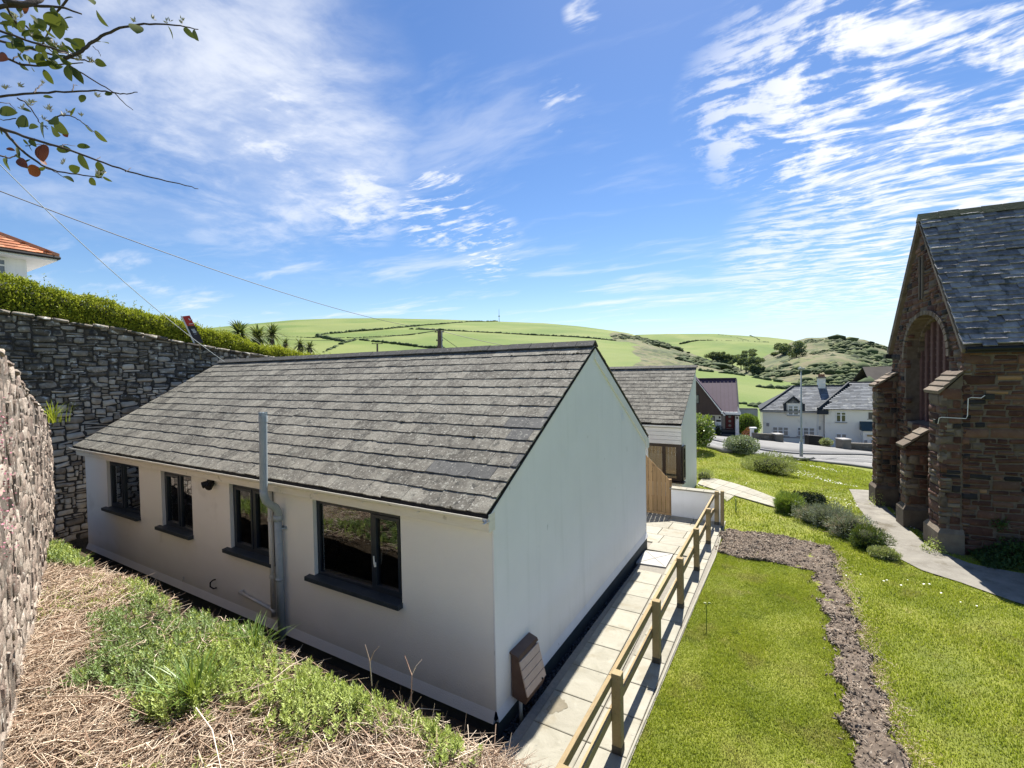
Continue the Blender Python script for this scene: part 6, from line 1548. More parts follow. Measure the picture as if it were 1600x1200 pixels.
# ------------------------------------------------------------------ front garden shrubs
c = (-2.23, 26.34, -0.35); leaf_ball('shrub', 'rounded silvery grey-green shrub nearer the road', 'shrub', (c[0], c[1], c[2] + .42), (.78, .7, .50), 5200, (.05, .10), m_silver, 11, clump=.18)
c = (-0.85, 23.48, -0.61); leaf_ball('shrub', 'wider yellow-green feathery shrub in front of the silvery one', 'shrub', (c[0], c[1], c[2] + .30), (1.12, .85, .48), 8000, (.05, .12), m_olive, 12, up=.9, wr=.2, clump=.2)
c = (-2.95, 19.47, -0.28); leaf_ball('small_shrub', 'little green tuft by the foot of the second bungalow wall', 'shrub', (c[0], c[1], c[2] + .12), (.32, .3, .20), 800, (.06, .14), m_olive, 13, up=1.0, wr=.14)
c = (-3.45, 22.77, -0.25); t_ = leaf_ball('leafy_bush', 'dark glossy bush with pale flower heads beside the second bungalow', 'bush', (c[0] - .6, c[1] + 2.5, c[2] + 1.05), (.75, .7, .85), 1700, (.10, .17), m_strap, 14, core=True)
g = np.random.default_rng(15); P = np.array([c[0] - .6, c[1] + 2.5, c[2] + 1.15]) + rdir(60, g) * np.array([.75, .7, .8]); V, F = lumps(P, np.full((60, 3), .06), 3); obj('flower_heads', V, F, m_olive, t_)
# bare twiggy bush in front of it
c = (-4.03, 26.21, -0.16); tb = empty('twiggy_bush', (c[0] - .3, c[1] - 4, c[2])); tag(tb, 'bare twiggy pale bush at the corner of the second bungalow', 'bush')
n = 260; base = np.array([c[0] + .05, c[1] - 5.2, float(gz(c[0], c[1] - 5))]); P = base + g.normal(0, .14, (n, 3)) * [1, 1, 0] + np.array([0, 0, 1]) * g.uniform(0, .5, (n, 1)); V, F = stems(P, rdir(n, g, 1.3), g.uniform(.3, .9, n), np.full(n, .006), g, .2); obj('twigs', V, F, m_straw, tb)
P2 = base + g.normal(0, .25, (500, 3)) * [1, 1, 0] + np.array([0, 0, 1]) * g.uniform(.2, 1.2, (500, 1)); V, F = leaf_mesh(P2, g, (.03, .06), (.015, .03)); obj('leaves', V, F, m_olive, tb)

# lavender bed along the church path
lav = [((-0.1, 15.89, -0.24), 'dark strap-leaved clump at the near end of the slab path, heading the lavender row', m_strap, (.30, .26, .26), (.10, .22), .12, .9), ((0.4, 17.15, -0.27), 'dark spreading rosemary clump behind the head of the lavender row', m_conif, (.42, .34, .2), (.05, .10), .3, .4),
       ((0.5, 15.16, -0.23), 'silvery lavender cushion nearest the strap-leaved clump', m_lav, (.40, .36, .26), (.04, .09), .22, .9), ((0.86, 14.84, -0.22), 'large silver-grey lavender cushion in the middle of the row', m_lav, (.45, .42, .34), (.04, .10), .2, .9),
       ((1.21, 14.16, -0.21), 'darker lavender cushion with brown woody stems', m_lav, (.42, .38, .33), (.04, .10), .2, .9), ((1.5, 13.4, -0.19), 'dark straggly lavender cushion near the tarmac path', m_fern, (.36, .34, .28), (.04, .10), .2, .9), ((1.7, 12.79, -0.18), 'low sprawling pale-flecked plant at the path end of the row', m_olive, (.22, .2, .13), (.03, .07), .3, .5)]
for i, (c, lab, mt, r, L, wr, up) in enumerate(lav):
    r = (r[0] * 1.12, r[1] * 1.12, r[2])
    t_ = leaf_ball('lavender_plant', lab, 'shrub', (c[0], c[1], c[2] + r[2] * .7), r, 3600, L, mt, 20 + i, up=up, wr=wr * .8, clump=.42)
    g = np.random.default_rng(200 + i); n = 420; D = rdir(n, g, .75); base = np.array([c[0], c[1], c[2] + r[2] * .3]) + D * np.array(r) * .55
    V, F = stems(base, D, g.uniform(.10, .34, n) * (r[2] / .3), g.uniform(.0018, .004, n), g, .12); obj('stalks', V, F, mt if i % 2 else m_straw, t_)
# tiny flower stake standing in the near lawn
sx, sy = -1.17, 7.82; z0 = gzs(sx, sy); stk = empty('flower_stem', (sx, sy, z0)); tag(stk, 'single tall thin stem with two small pale heads in the near lawn', 'flower'); MB().tube([(sx, sy, z0), (sx + .008, sy, z0 + .2), (sx - .003, sy, z0 + .38)], .008, 5).build('stem', m_strap, stk)
for dx, dz in ((-.012, .385), (.05, .40)): V, F = lumps(np.array([[sx + dx, sy, z0 + dz]]), np.array([[.028, .028, .014]]), 2); obj('flower_head', V, F, m_olive, stk)
MB().tube([(sx, sy, z0 + .34), (sx + .05, sy, z0 + .395)], .004, 4).build('stem', m_strap, stk)
# short stake by the corner gate
c = (-1.43, 15.15, -0.22); MBo = MB().tube([(c[0], c[1], c[2]), (c[0], c[1], c[2] + .38)], .02, 5).build('garden_stake', m_weedblue); tag(MBo, 'thin green stake standing in the lawn beside the last fence post', 'stake')

# ------------------------------------------------------------------ upper house at far left
ub = empty('upper_house', (-26.5, 13, 4)); tag(ub, 'white house with an orange clay tiled hipped roof above the hedge', 'house')
cx_, cy_ = (-27.0, 6.73, 8.06)[:2]
Zt = (-27.0, 6.77, 9.06)[2]; wl = MB(); wl.box(-33, -27, cy_ - 9, cy_, 3.0, Zt); wl.build('wall', m_white, ub)
m_clay = mat('orange_clay_tile', [(.30, .095, .045), (.46, .18, .085), (.40, .20, .12)], 2, .85, .004, 20, rnd=.5, huer=.25, island=True)
o_ = .75; zt = Zt + .03; apx = (-30, cy_ - 3.0, zt + 2.15)
c1, c2, c3 = (-27 + o_, cy_ + o_, zt), (-27 + o_, cy_ - 10, zt), (-33 - o_, cy_ + o_, zt)
q = MB(); q.add([c1, c2, (-30, cy_ - 10, apx[2]), apx, c3, (-33 - o_, cy_ - 10, zt)], [(0, 3, 2, 1), (0, 4, 3), (4, 5, 2, 3)]); q.build('roof_deck', m_trunk, ub)
q = MB(); q.box(-33 - o_, -27 + o_ - .01, cy_ - 10, cy_ + o_ - .01, zt - .16, zt - .005); q.build('soffit', m_whitewood, ub)
q = MB(); q.tube([(-27 + o_ + .04, cy_ - 10, zt - .03), (-27 + o_ + .04, cy_ + o_ + .05, zt - .03), (-33, cy_ + o_ + .05, zt - .03)], .07, 6); q.build('gutter', m_black, ub)
Sx = np.array([apx[0] - c1[0], 0, apx[2] - zt]); Lx_ = np.linalg.norm(Sx); Sx /= Lx_
hipf = (c1[1] - apx[1])
roof_tiles(ub, (c2[0], c2[1] , zt + .02), (0, 1, 0), Sx, 10 + o_, Lx_, .30, .33, .035, [m_clay], 'roof_tile', 120, 91, clip=lambda a, s: a < 10 + o_ - hipf * s / Lx_ + .05)
Sy = np.array([0, apx[1] - c1[1], apx[2] - zt]); Ly_ = np.linalg.norm(Sy); Sy /= Ly_; W_ = c1[0] - c3[0]
roof_tiles(ub, (c1[0], c1[1], zt + .02), (-1, 0, 0), Sy, W_, Ly_, .30, .33, .035, [m_clay], 'roof_tile', 60, 92, clip=lambda a, s: a > W_ / 2 * s / Ly_ and a < W_ - W_ / 2 * s / Ly_)
q = MB(); q.tube([Vector(c1) + Vector((0, 0, .06)), Vector(apx) + Vector((0, 0, .08))], .13, 6); q.tube([Vector(apx) + Vector((0, 0, .08)), (-30, cy_ - 10, apx[2] + .08)], .13, 6); q.build('ridge', m_clay, ub)
wf = Matrix.Translation((-27, cy_, 0)) @ Matrix.Rotation(R(90), 4, 'Z')
zA, zB = (-27.0, 6.06, 8.87)[2], (-27.0, 6.03, 7.95)[2]
yA = (-27.0, 6.15, 8.73)[1] - cy_
fwin(wf, ub, yA - 1.6, yA, zB, zA, -.0, 2, 2, [.7], fw=.07)

# ------------------------------------------------------------------ tilted agency board
bd = empty('tilted_board', (-15.6, 7.57, 5.07)); tag(bd, 'leaning red and black sign board with white lettering poking out of the hedge', 'sign board')
A_, B_ = Vector((-15.35, 7.09, 5.8)), Vector((-15.35, 7.27, 5.84)); C_, D__ = Vector((-15.35, 7.63, 5.04)), Vector((-15.35, 7.41, 5.03))
m_bred = mat('board_red', [(.45, .035, .025)], 3, .5); m_bblk = mat('board_black', [(.03, .025, .028)], 3, .5)
mixv = lambda a, c, t: a.lerp(c, t)
tz = .36
th_ = Vector((-.03, 0, 0))
L0, L1, R0, R1 = A_, D__, B_, C_
q = MB(); q.prism([L0, mixv(L0, L1, tz), mixv(R0, R1, tz), R0], th_); q.build('red_panel', m_bred, bd)
q = MB(); q.prism([mixv(L0, L1, tz + .003), L1, R1, mixv(R0, R1, tz + .003)], th_); q.build('black_panel', m_bblk, bd)
q = MB(); e = Vector((-.06, -.0, 0)); q.prism([L0 + th_ * .9 + Vector((0, -.045, .01)), L1 + th_ + Vector((0, -.045, 0)), L1 + th_ * 1.0, L0 + th_ * .9], th_ * .8); q.build('board_edge', m_whitewood, bd)
def on(t, s): return mixv(mixv(L0, L1, t), mixv(R0, R1, t), s) + Vector((.006, 0, 0))
q = MB()
for (t0_, t1_, s0_, s1_) in ((.10, .13, .55, .7), (.13, .17, .62, .80), (.28, .30, .30, .85), (.48, .50, .25, .75), (.52, .54, .25, .75), (.56, .58, .3, .8), (.60, .62, .28, .72), (.66, .67, .3, .7)):
    q.add([on(t0_, s0_), on(t1_, s0_), on(t1_, s1_), on(t0_, s1_)], [(0, 1, 2, 3)])
q.build('white_lettering', m_whitewood, bd)
q = MB(); q.tube([mixv(L1, R1, .5) + Vector((-.02, .02, -.5)), mixv(L1, R1, .5) + Vector((-.02, 0, .02))], .03, 6); q.build('post', m_wood, bd)

# ------------------------------------------------------------------ cabbage palms above the wall
def palm(label, c, r, n, trunk, seed):
    g = np.random.default_rng(seed); c = Vector(c); r *= 1.25; t_ = empty('cabbage_palm', tuple(c - Vector((0, 0, trunk)))); tag(t_, label, 'palm', 'cabbage palms beyond the hedge')
    MB().tube([c - Vector((0, 0, trunk)), c], [.16, .12], 8).build('trunk', m_trunk, t_)
    D = rdir(n, g, .35); V = []; w = unit(np.cross(D, [0, 0, 1.0])); L = r * g.uniform(.7, 1.1, n)[:, None]; C0 = np.array(c)
    for t in (0, .4, .75, 1.0):
        p = C0 + D * L * t - np.array([0, 0, 1]) * (L * .35 * t * t); ww = w * (.05 * r) * (1 - t ** 2) * .9; V += [p - ww, p + ww]
    V = np.stack(V, 1).reshape(-1, 3); k = (np.arange(n) * 8)[:, None]; F = np.concatenate([k + np.array([[2 * i, 2 * i + 1, 2 * i + 3, 2 * i + 2]]) for i in range(3)]); obj('fronds', V, F, m_palm, t_)
m_palm = mat('palm_frond', [(.05, .085, .03), (.13, .17, .06)], 1, .6, island=True, rnd=.6, huer=.3, trans=.15)
palm('largest cabbage palm, round head nearest the hedge', (-24.11, 13.7, 6.19), .95, 150, 2.2, 1)
palm('second cabbage palm, wide dark head right of the largest', (-25.24, 15.35, 6.14), .95, 150, 2.0, 2)
palm('cabbage palm with paler fronds just right of the wide dark one', (-26.46, 16.96, 6.48), .9, 110, 2.0, 3)
palm('small cabbage palm low above the hedge, left of the last two', (-24.86, 16.73, 5.83), .5, 70, 1.4, 4)
palm('small cabbage palm, second from the last', (-24.14, 17.15, 5.78), .6, 80, 1.4, 5)
palm('smallest and last cabbage palm toward the roof ridge', (-23.67, 17.42, 5.59), .55, 80, 1.4, 6)

# ------------------------------------------------------------------ poles and wires
def upole(label, base, top, r, arms, cat='utility pole'):
    t_ = empty('utility_pole', base); tag(t_, label, cat); MB().tube([base, top], [r, r * .8], 8).build('pole', m_trunk, t_)
    for (dz, w) in arms:
        c = Vector(top) - Vector((0, 0, dz)); fr = Matrix.Translation(c) @ YAWM; MB(fr).box(-w, w, -.05, .05, -.05, .05).build('crossarm', m_trunk, t_)
        for s_ in (-.8, .8): MB(fr).box(w * s_ - .04, w * s_ + .04, -.04, .04, .051, .18).build('insulator', m_black, t_)
    return t_
T1 = (-35.25, 43.22, 8.97); upole('tall utility pole with short arms behind the bungalow ridge', (-35.23, 43.09, 4.21), T1, .26, [(.2, .55), (1.2, .4), (1.9, .4)])
q = MB(); q.tube([Vector((-35.0, 43.29, 6.59)), Vector((-35.0, 43.37, 8.89))], .07, 6); stay = q.build('pole_conduit', m_galv); stay.parent = bpy.data.objects['utility_pole']; stay.matrix_parent_inverse = stay.parent.matrix_basis.inverted()
T2 = (-56.54, 53.86, 8.83); upole('small utility pole showing just above the middle of the ridge', (-56.5, 53.78, 5.48), T2, .16, [(.0, .9)])
T3 = (-66.65, 30.51, 11.07); upole('distant utility pole top between the hedge and the leaning board', (-66.62, 30.42, 7.67), T3, .22, [(.2, .5)])
def wire(name, label, a, c, sag, r, mt=None, cat='cable'):
    a, c = Vector(a), Vector(c); pts = [a.lerp(c, t) - Vector((0, 0, sag * 4 * t * (1 - t))) for t in np.linspace(0, 1, 25)]
    tag(MB().tube(pts, r, 4).build(name, mt or m_black), label, cat)
wire('overhead_cable', 'long dark overhead cable sloping down across the left sky to the pole', (-24.51, 4.31, 11.11), T1, .9, .020)
wire('service_cable', 'thin service cable running down past the hedge to the bungalow roof', (-13.21, 2.78, 8.42), (-14.05, 7.55, 4.42), .22, .009, m_galv)
wire('overhead_cable', 'wire dropping right from the tall pole behind the roof', (-35.03, 43.35, 8.89), (-31.24, 51.35, 7.32), .1, .03)
wire('overhead_cable', 'second lower wire dropping right from the tall pole', (-35.03, 43.33, 8.22), (-29.99, 40.44, 6.31), .0, .03)
wire('overhead_cable', 'wire running left from the tall pole over the fields', T1, (-85.58, 54.18, 11.26), .8, .03)
ms = empty('radio_mast', (-325.8, 520.8, 69.07)); tag(ms, 'thin lattice radio mast on the skyline of the green hill', 'mast')
p = Vector((-316.7, 506.2, 63.85)); MB().tube([p, p + Vector((0, 0, 19))], [.35, .15], 6).build('mast_pole', m_galv, ms); MB().tube([p + Vector((0, 0, 9.5)), p + Vector((0, 0, 10.7))], 1.0, 8).build('dish_ring', m_galv, ms)

# ------------------------------------------------------------------ hedgerows, trees and gorse on the hills
m_hrow = mat('dark_hedgerow', [(.035, .058, .020), (.07, .10, .034)], .3, .95, .2, .6, rnd=.3, island=True)
m_scrubg = mat('gorse_bush', [(.030, .048, .020), (.065, .090, .030), (.11, .125, .045)], .2, .95, rnd=.7, huer=.25, island=True)
m_scot = mat('dark_pine_foliage', [(.075, .12, .085), (.15, .20, .12)], .3, .9, rnd=.5, huer=.3, island=True, trans=.2)
def hrow(label, pts, r, seed, dens=.5, gap=.12):
    r *= .8
    g = np.random.default_rng(seed); P = np.array(pts); seg = np.linalg.norm(np.diff(P, axis=0), axis=1); L = np.concatenate([[0], np.cumsum(seg)]); n = max(8, int(L[-1] / r * dens)); t = np.sort(g.uniform(0, L[-1], n))
    C = np.stack([np.interp(t, L, P[:, i]) for i in range(3)], -1) + g.normal(0, r * .15, (n, 3)); keep = g.random(n) > gap; C = C[keep]; n = len(C)
    q = np.stack([g.uniform(.7, 1.7, n) * r, g.uniform(.7, 1.5, n) * r, g.uniform(.45, 1.1, n) * r], -1); V, F = lumps(C, q, seed); o = obj('hedgerow', V, F, m_hrow); tag(o, label, 'hedgerow'); return o
hrow('dark field boundary climbing to the skyline near the mast', [(-287.8, 217.9, 32.08), (-297.1, 260.9, 38.56), (-294.8, 289.5, 41.89), (-305.4, 331.4, 47.77), (-313.5, 388.2, 55.09), (-332.0, 472.2, 65.54), (-338.4, 536.2, 71.63)], 1.5, 1, 1.6)
hrow('thick short hedgerow diagonal at the left of the fields', [(-283.7, 214.7, 31.23), (-257.3, 204.3, 27.16), (-234.9, 197.1, 23.73)], 2.4, 2, 1.8)
hrow('hedgerow running down toward the hidden valley at the left', [(-199.2, 153.8, 14.79), (-211.6, 169.9, 18.02), (-227.3, 188.4, 21.86), (-242.4, 213.1, 26.44)], 1.5, 3, 1.2, .3)
hrow('hedgerow below the middle pasture, passing behind the tall pole', [(-242.4, 213.1, 26.44), (-218.5, 213.2, 23.66), (-191.2, 212.5, 20.08), (-172.3, 212.9, 17.82), (-154.6, 213.2, 15.7)], 1.6, 4, 1.6)
hrow('thin wall line across the left pastures', [(-307.6, 199.4, 31.23), (-273.6, 204.6, 28.85), (-252.7, 221.7, 28.66), (-246.3, 267.0, 33.07), (-255.3, 312.6, 39.42)], .7, 5, 1.4)
o = hrow('long bushy hedgerow across the pasture right of the tall pole', [(-284.1, 308.2, 42.5), (-259.6, 317.8, 40.57), (-229.6, 326.3, 37.71), (-207.8, 332.8, 35.8), (-175.7, 338.5, 32.78), (-154.5, 347.3, 31.12), (-135.2, 353.0, 28.89), (-115.4, 350.9, 25.83)], 1.7, 6, 2.2, .1)
hrow('short hedgerow at the top of the brown spur', [(-122.5, 369.2, 28.55), (-113.6, 392.1, 28.71), (-110.3, 426.1, 29.06)], 1.3, 7, 1.4)
hrow('dark boundary across the far green hill', [(-148.5, 758.3, 42.84), (-139.0, 789.0, 46.72), (-128.5, 806.9, 48.57), (-93.1, 810.1, 45.98), (-62.2, 820.3, 43.96), (-30.1, 825.7, 41.2)], 2.0, 8, 1.5)
hrow('boundary climbing the upper far field', [(-113.4, 914.4, 62.58), (-92.7, 895.9, 57.64), (-78.2, 867.3, 52.14), (-59.6, 833.1, 45.42)], 1.8, 9, 1.5)
hrow('second boundary climbing the upper far field', [(-64.6, 947.2, 60.64), (-51.1, 889.2, 51.86), (-44.0, 843.9, 45.16)], 1.7, 10, 1.5)
hrow('dark belt along the foot of the brown spur above the bright field', [(-60.1, 302.8, 10.32), (-43.8, 270.2, 4.88), (-38.5, 278.5, 3.71), (-30.4, 292.3, 1.71), (-23.0, 301.5, -1.06)], 2.4, 11, 1.4, .1)
hrow('belt of bushes in the middle of the bright field', [(-8.1, 157.1, -1.88), (-5.6, 156.9, -2.25), (-3.2, 158.9, -2.41), (-0.6, 164.4, -2.44)], 1.3, 12, 3.0)
hrow('hedge along the lower edge of the bright field', [(-10.8, 118.7, -4.24), (-8.5, 119.2, -4.38), (-5.7, 119.6, -4.57)], .8, 13, 2.0)
hrow('dark bush clump low in the bright field', [(-8.2, 117.4, -4.53), (-6.5, 116.0, -4.75)], .8, 14, 3.5)
hrow('long low hedge along the top edge of the bright field', [(-31.1, 191.9, 3.16), (-17.5, 188.7, 1.56), (-7.1, 184.4, -0.49), (2.2, 179.6, -2.09), (8.8, 174.4, -3.1), (16.7, 173.5, -4.19), (25.2, 170.2, -4.87)], 1.3, 15, 1.3)
# gorse and bramble scattered on knoll and spur
g = np.random.default_rng(71); hk_ = HILLS['knoll']; n = 6500
br = g.uniform(-8.42, 5.29, n); t = g.beta(1.6, 1.8, n) * 1.0; P = hill_xyz(hk_, br, t); dn = snoise(P[:, 0], P[:, 1], .06, 7) - .8 * (t - .62); k = dn > .10; P = P[k]; n = len(P)
q = g.gamma(1.6, .36, n)[:, None] * np.array([[1.2, 1.2, .85]]) + .25; V, F = lumps(P + [0, 0, .6], q, 72, 1, .3); o = obj('gorse_scrub', V, F, m_scrubg); tag(o, 'dark green gorse and bramble scrub spread over the rounded hill', 'scrub', kind='stuff')
hm = HILLS['main']; n = 6000; br = g.uniform(2.82, 18.73, n); t = g.uniform(.35, 1, n); P = hill_xyz(hm, br, t); sx_ = np.clip((15.45 - br) * .5 + .45, 0.15, 1); k = (snoise(P[:, 0], P[:, 1], .04, 9) > .28 - .3 * sx_) & ((t < .9) | (br < 14.02)) & ((t > .62) | (br < 11.23)); P = P[k]; n = len(P)
q = g.gamma(2.0, .36, n)[:, None] * np.array([[1.5, 1.5, .65]]) + .25; V, F = lumps(P + [0, 0, .3], q, 73, 1, .3); o = obj('gorse_scrub', V, F, m_scrubg); tag(o, 'olive scrub covering the brown spur beyond the second bungalow', 'scrub', kind='stuff')
def bigtree(label, base, H, Rr_, seed, trunks=1, n=2600, flat=.55, mt=None, low=.45):
    H *= .78; Rr_ *= .8; base = (base[0], base[1], base[2] - 2.0)
    g = np.random.default_rng(seed); base = Vector(base); t_ = empty('pine_tree', tuple(base)); tag(t_, label, 'tree', 'pines in the valley')
    q = MB()
    for i in range(trunks):
        o_ = Vector((g.normal(0, Rr_ * .3) if trunks > 1 else 0, g.normal(0, .5), 0)); q.tube([base + o_ - Vector((0, 0, 1)), base + o_ * 1.2 + Vector((0, 0, H * .5)), base + o_ * 1.5 + Vector((g.normal(0, .4), 0, H * .85))], [H * .03, H * .022, H * .01], 6)
    q.build('trunk', m_trunk, t_); P = []
    nc = 9 + int(Rr_)
    for i in range(nc):
        c = np.array(base) + [g.normal(0, Rr_ * .5), g.normal(0, Rr_ * .4), H * g.uniform(low, .93)]; r = Rr_ * g.uniform(.3, .5); d = rdir(n // nc, g); P.append(c + d * [r, r, r * flat] * (1 - .4 * g.random((n // nc, 1)) ** 2))
    V, F = leaf_mesh(np.concatenate(P), g, (.5, 1.0), (.3, .6), .2); obj('crown', V, F, mt or m_scot, t_)
bigtree('tall dark pine at the left of the central valley group', (-25.9, 308.3, 0.73), 17, 5.0, 1); bigtree('tallest dark pine in the central valley group', (-20.6, 273.7, -0.27), 20, 5.0, 2)
bigtree('dark pine on the right side of the central valley group', (-16.3, 253.5, -0.59), 15, 4.5, 3); bigtree('lower pine at the right end of the central valley group', (-14.1, 244.4, -0.74), 11, 3.5, 4)
bigtree('lone flat-topped pine high on the rounded hill, left of the pair', (-3.9, 301.5, 10.03), 11, 4.5, 5); bigtree('broad dark pine high on the rounded hill, right of the pair', (2.0, 273.2, 8.02), 12, 6.0, 6, flat=.8)
bigtree('small shrubby tree just left of the hilltop pair', (-7.7, 318.0, 10.48), 6, 3.0, 7)
for i, (px, py, h_, r_2) in enumerate([(1117, 561, 9, 5), (1126, 562, 9, 5), (1135, 564, 8, 5), (1144, 566, 8, 4)]): bigtree(['first tree from the left in the low dark belt beyond the spur', 'second tree in the low dark belt beyond the spur', 'third tree in the low dark belt beyond the spur', 'last tree of the low dark belt, nearest the tall pines'][i], (-36.6, 333.7, -2.31) if False else tuple(np.array(ATF(px, py, 330))), h_, r_2, 30 + i, 2, low=.15)
# brown roofed barn on the hillside beyond the church
bq = Vector((21.66, 187.02, -1.55)); fr = Matrix.Translation(bq) @ YAWM; kb = 150 / 740; barn = empty('barn', tuple(bq)); tag(barn, 'long brown roofed barn on the hillside just left of the church', 'barn')
m_brownroof = mat('brown_mottled_roof', [(.13, .105, .085), (.21, .175, .145)], .15, .95, .03, 1.2)
q = MB(fr); q.box(0, 26, .5, 9, -4, .2); q.build('wall', m_wallst, barn)
q = MB(fr); q.prism([(-.6, 0, .1), (.8, 5, 25 * kb), (.8, 10, .1), (.8, 10, -.1), (.8, 5, 25 * kb - .3), (-.6, 0, -.2)], (27, 0, 0)); q.build('roof', m_brownroof, barn)

# ------------------------------------------------------------------ grass, soil bed, daisies
BEDL = [(.51, 2.4), (.51, 5.8), (.51, 7.4), (.46, 9.24), (.40, 10.6), (.35, 11.19), (-.4, 11.25), (-1.46, 11.28)]
BEDR = [(.97, 2.4), (.95, 6.04), (.91, 7.34), (.85, 8.42), (.83, 9.44), (.72, 11.0), (.78, 12.2), (.72, 13.0), (.2, 13.15), (-1.50, 13.24)]
BED = BEDL + BEDR[::-1]
g = np.random.default_rng(81)
def bedj(x, y): return x + .05 * np.sin(y * 6.1) + .03 * np.sin(y * 13 + 1), y + .05 * np.sin(x * 5.3)
def in_bed(x, y, o=0): a, c = bedj(x, y); return inpoly(a, c, BED)
xs, ys = np.arange(-1.6, 1.15, .035), np.arange(2.4, 13.5, .035)
Xg, Yg = np.meshgrid(xs, ys, indexing='ij'); m_ = in_bed(Xg, Yg)
ext = m_.copy()
for sx_, sy_ in ((1, 0), (-1, 0), (0, 1), (0, -1)): ext |= np.roll(np.roll(m_, sx_, 0), sy_, 1)
nb = sum(np.roll(np.roll(m_, a, 0), c, 1).astype(float) for a in (-2, -1, 0, 1, 2) for c in (-2, -1, 0, 1, 2)) / 25
rg = np.random.default_rng(5).normal(0, 1, Xg.shape)
Zg = gz(Xg, Yg) + .014 * snoise(Xg, Yg, 1.1, 3) * np.clip((Xg + 1.3) * 2, 0, 1) + np.where(m_, .012 + nb * (.030 + .038 * snoise(Xg, Yg, 6, 4) + .026 * snoise(Xg, Yg, 17, 6) + .010 * rg), -.05)
n1, n2 = Xg.shape; F = grid_faces(n1, n2); mk = ext.ravel()[F].all(1)
used = np.unique(F[mk]); remap = -np.ones(n1 * n2, int); remap[used] = np.arange(len(used)); V = np.stack([Xg, Yg, Zg], -1).reshape(-1, 3)[used]
bedo = obj('soil_bed', V, remap[F[mk]], m_clod, smooth=False); tag(bedo, 'L-shaped strip of freshly dug grey-brown soil cutting across the lawn', 'soil', kind='stuff')
n = 42000; x = g.uniform(-1.6, 1.2, n * 4); y = g.uniform(3.2, 13.4, n * 4); k = in_bed(x, y) | (in_bed(x + g.normal(0, .06, n * 4), y + g.normal(0, .06, n * 4)) & (g.random(n * 4) < .22)); x, y = x[k][:n], y[k][:n]; n = len(x)
OV = np.array([(1, 0, 0), (-1, 0, 0), (0, 1, 0), (0, -1, 0), (0, 0, 1), (0, 0, -1)], float); OF = np.array([(0, 2, 4), (2, 1, 4), (1, 3, 4), (3, 0, 4), (2, 0, 5), (1, 2, 5), (3, 1, 5), (0, 3, 5)])
r = np.minimum(g.gamma(1.4, .0062, n), .022)[:, None] + .005; C = np.stack([x, y, gz(x, y) + .030 + .038 * snoise(x, y, 6, 4) + .02 * snoise(x, y, 17, 6) + r[:, 0] * .4], -1)
A = rdir(n, g); Bv = unit(np.cross(A, rdir(n, g))); Cv = np.cross(A, Bv); sc = np.stack([g.uniform(.8, 2.2, n), g.uniform(.6, 1.2, n), g.uniform(.25, .8, n)], -1) * r
Wv = OV[None] * (1 + g.uniform(-.45, .3, (n, 6, 1))) * sc[:, None]
W = C[:, None] + Wv[..., :1] * A[:, None] + Wv[..., 1:2] * Bv[:, None] + Wv[..., 2:] * Cv[:, None]
o = obj('soil_clods', W.reshape(-1, 3), (OF[None] + (np.arange(n) * 6)[:, None, None]).reshape(-1, 3), m_clod); tag(o, 'loose crumbly clods and chips heaped in the dug strip', 'soil', kind='stuff')
n = 5000; x = g.uniform(-1.6, 1.1, n * 4); y = g.uniform(3.2, 13.3, n * 4); k = in_bed(x, y); x, y = x[k][:n], y[k][:n]; n = len(x); D = rdir(n, g); D[:, 2] *= .35; D = unit(D)
V, F = stems(np.stack([x, y, gz(x, y) + .05 + .038 * snoise(x, y, 6, 4)], -1), D, g.uniform(.02, .08, n), g.uniform(.0015, .0035, n), g, .2); o = obj('dead_roots', V, F, m_straw); tag(o, 'pale dead roots and fibres mixed into the dug soil', 'dead roots', kind='stuff')
def path_mask(x, y):
    k = inpoly(x, y, CA + CB[::-1]) | inpoly(x, y, A2 + B2[::-1]) | inpoly(x, y, RA + RB[::-1])
    k |= inpoly(x, y, [(2.45, 18.6), (2.60, 16.9), (2.8, 14.2), (4, 12.9), (12, 13), (12, 19)]) | inpoly(x, y, [(-10, 13.9), (-1.65, 13.95), (-1.62, 13.2), (-1.44, 11), (-1.435, 3), (-10, 3)]) | inpoly(x, y, [(-12, 15.7), (-3.0, 15.7), (-3.0, 18.35), (-4.5, 18.35), (-4.5, 22), (-12, 22)])
    return k
m_tuft = m_grass
def grass(name, label, x0, x1, y0, y1, n, H, W, seed, dmax=999, dmin=0, mt=None):
    g = np.random.default_rng(seed); x = g.uniform(x0, x1, n); y = g.uniform(y0, y1, n); d = np.hypot(x, y); k = (d < dmax) & (d >= dmin) & ~in_bed(x, y) & ~path_mask(x, y) & (x > -.9 * y + .0 * x) & (x < .62 * y + 1.2)
    x, y = x[k], y[k]; n = len(x); dens = snoise(x, y, 1.3, 91); big = 1 + .5 * np.clip(snoise(x, y, 3.1, 92), -.6, 1)
    P = np.stack([x, y, gz(x, y) + .012 * snoise(x, y, 1.1, 3) * np.clip((x + 1.3) * 2, 0, 1) - .006], -1)
    V, F = blade(P, g.uniform(*H, n) * big, g.uniform(*W, n), g.uniform(.1, .9, n), g); o = obj(name, V, F, mt or m_grass); tag(o, label, 'grass', kind='stuff')
grass('lawn_grass', 'short mown grass of the near lawn between the fence and the dug strip', -1.5, .75, 3.1, 13.6, 260000, (.018, .048), (.004, .008), 101, 12.5)
grass('lawn_grass', 'rougher daisy-strewn grass sloping down from the dug strip to the church path', .45, 5.6, 4.2, 13.5, 200000, (.022, .060), (.005, .010), 102, 14)
grass('lawn_grass', 'front lawn grass beyond the soil bed up to the road', -4.5, 9, 11, 30, 190000, (.03, .07), (.010, .020), 103, 30, 11.5)
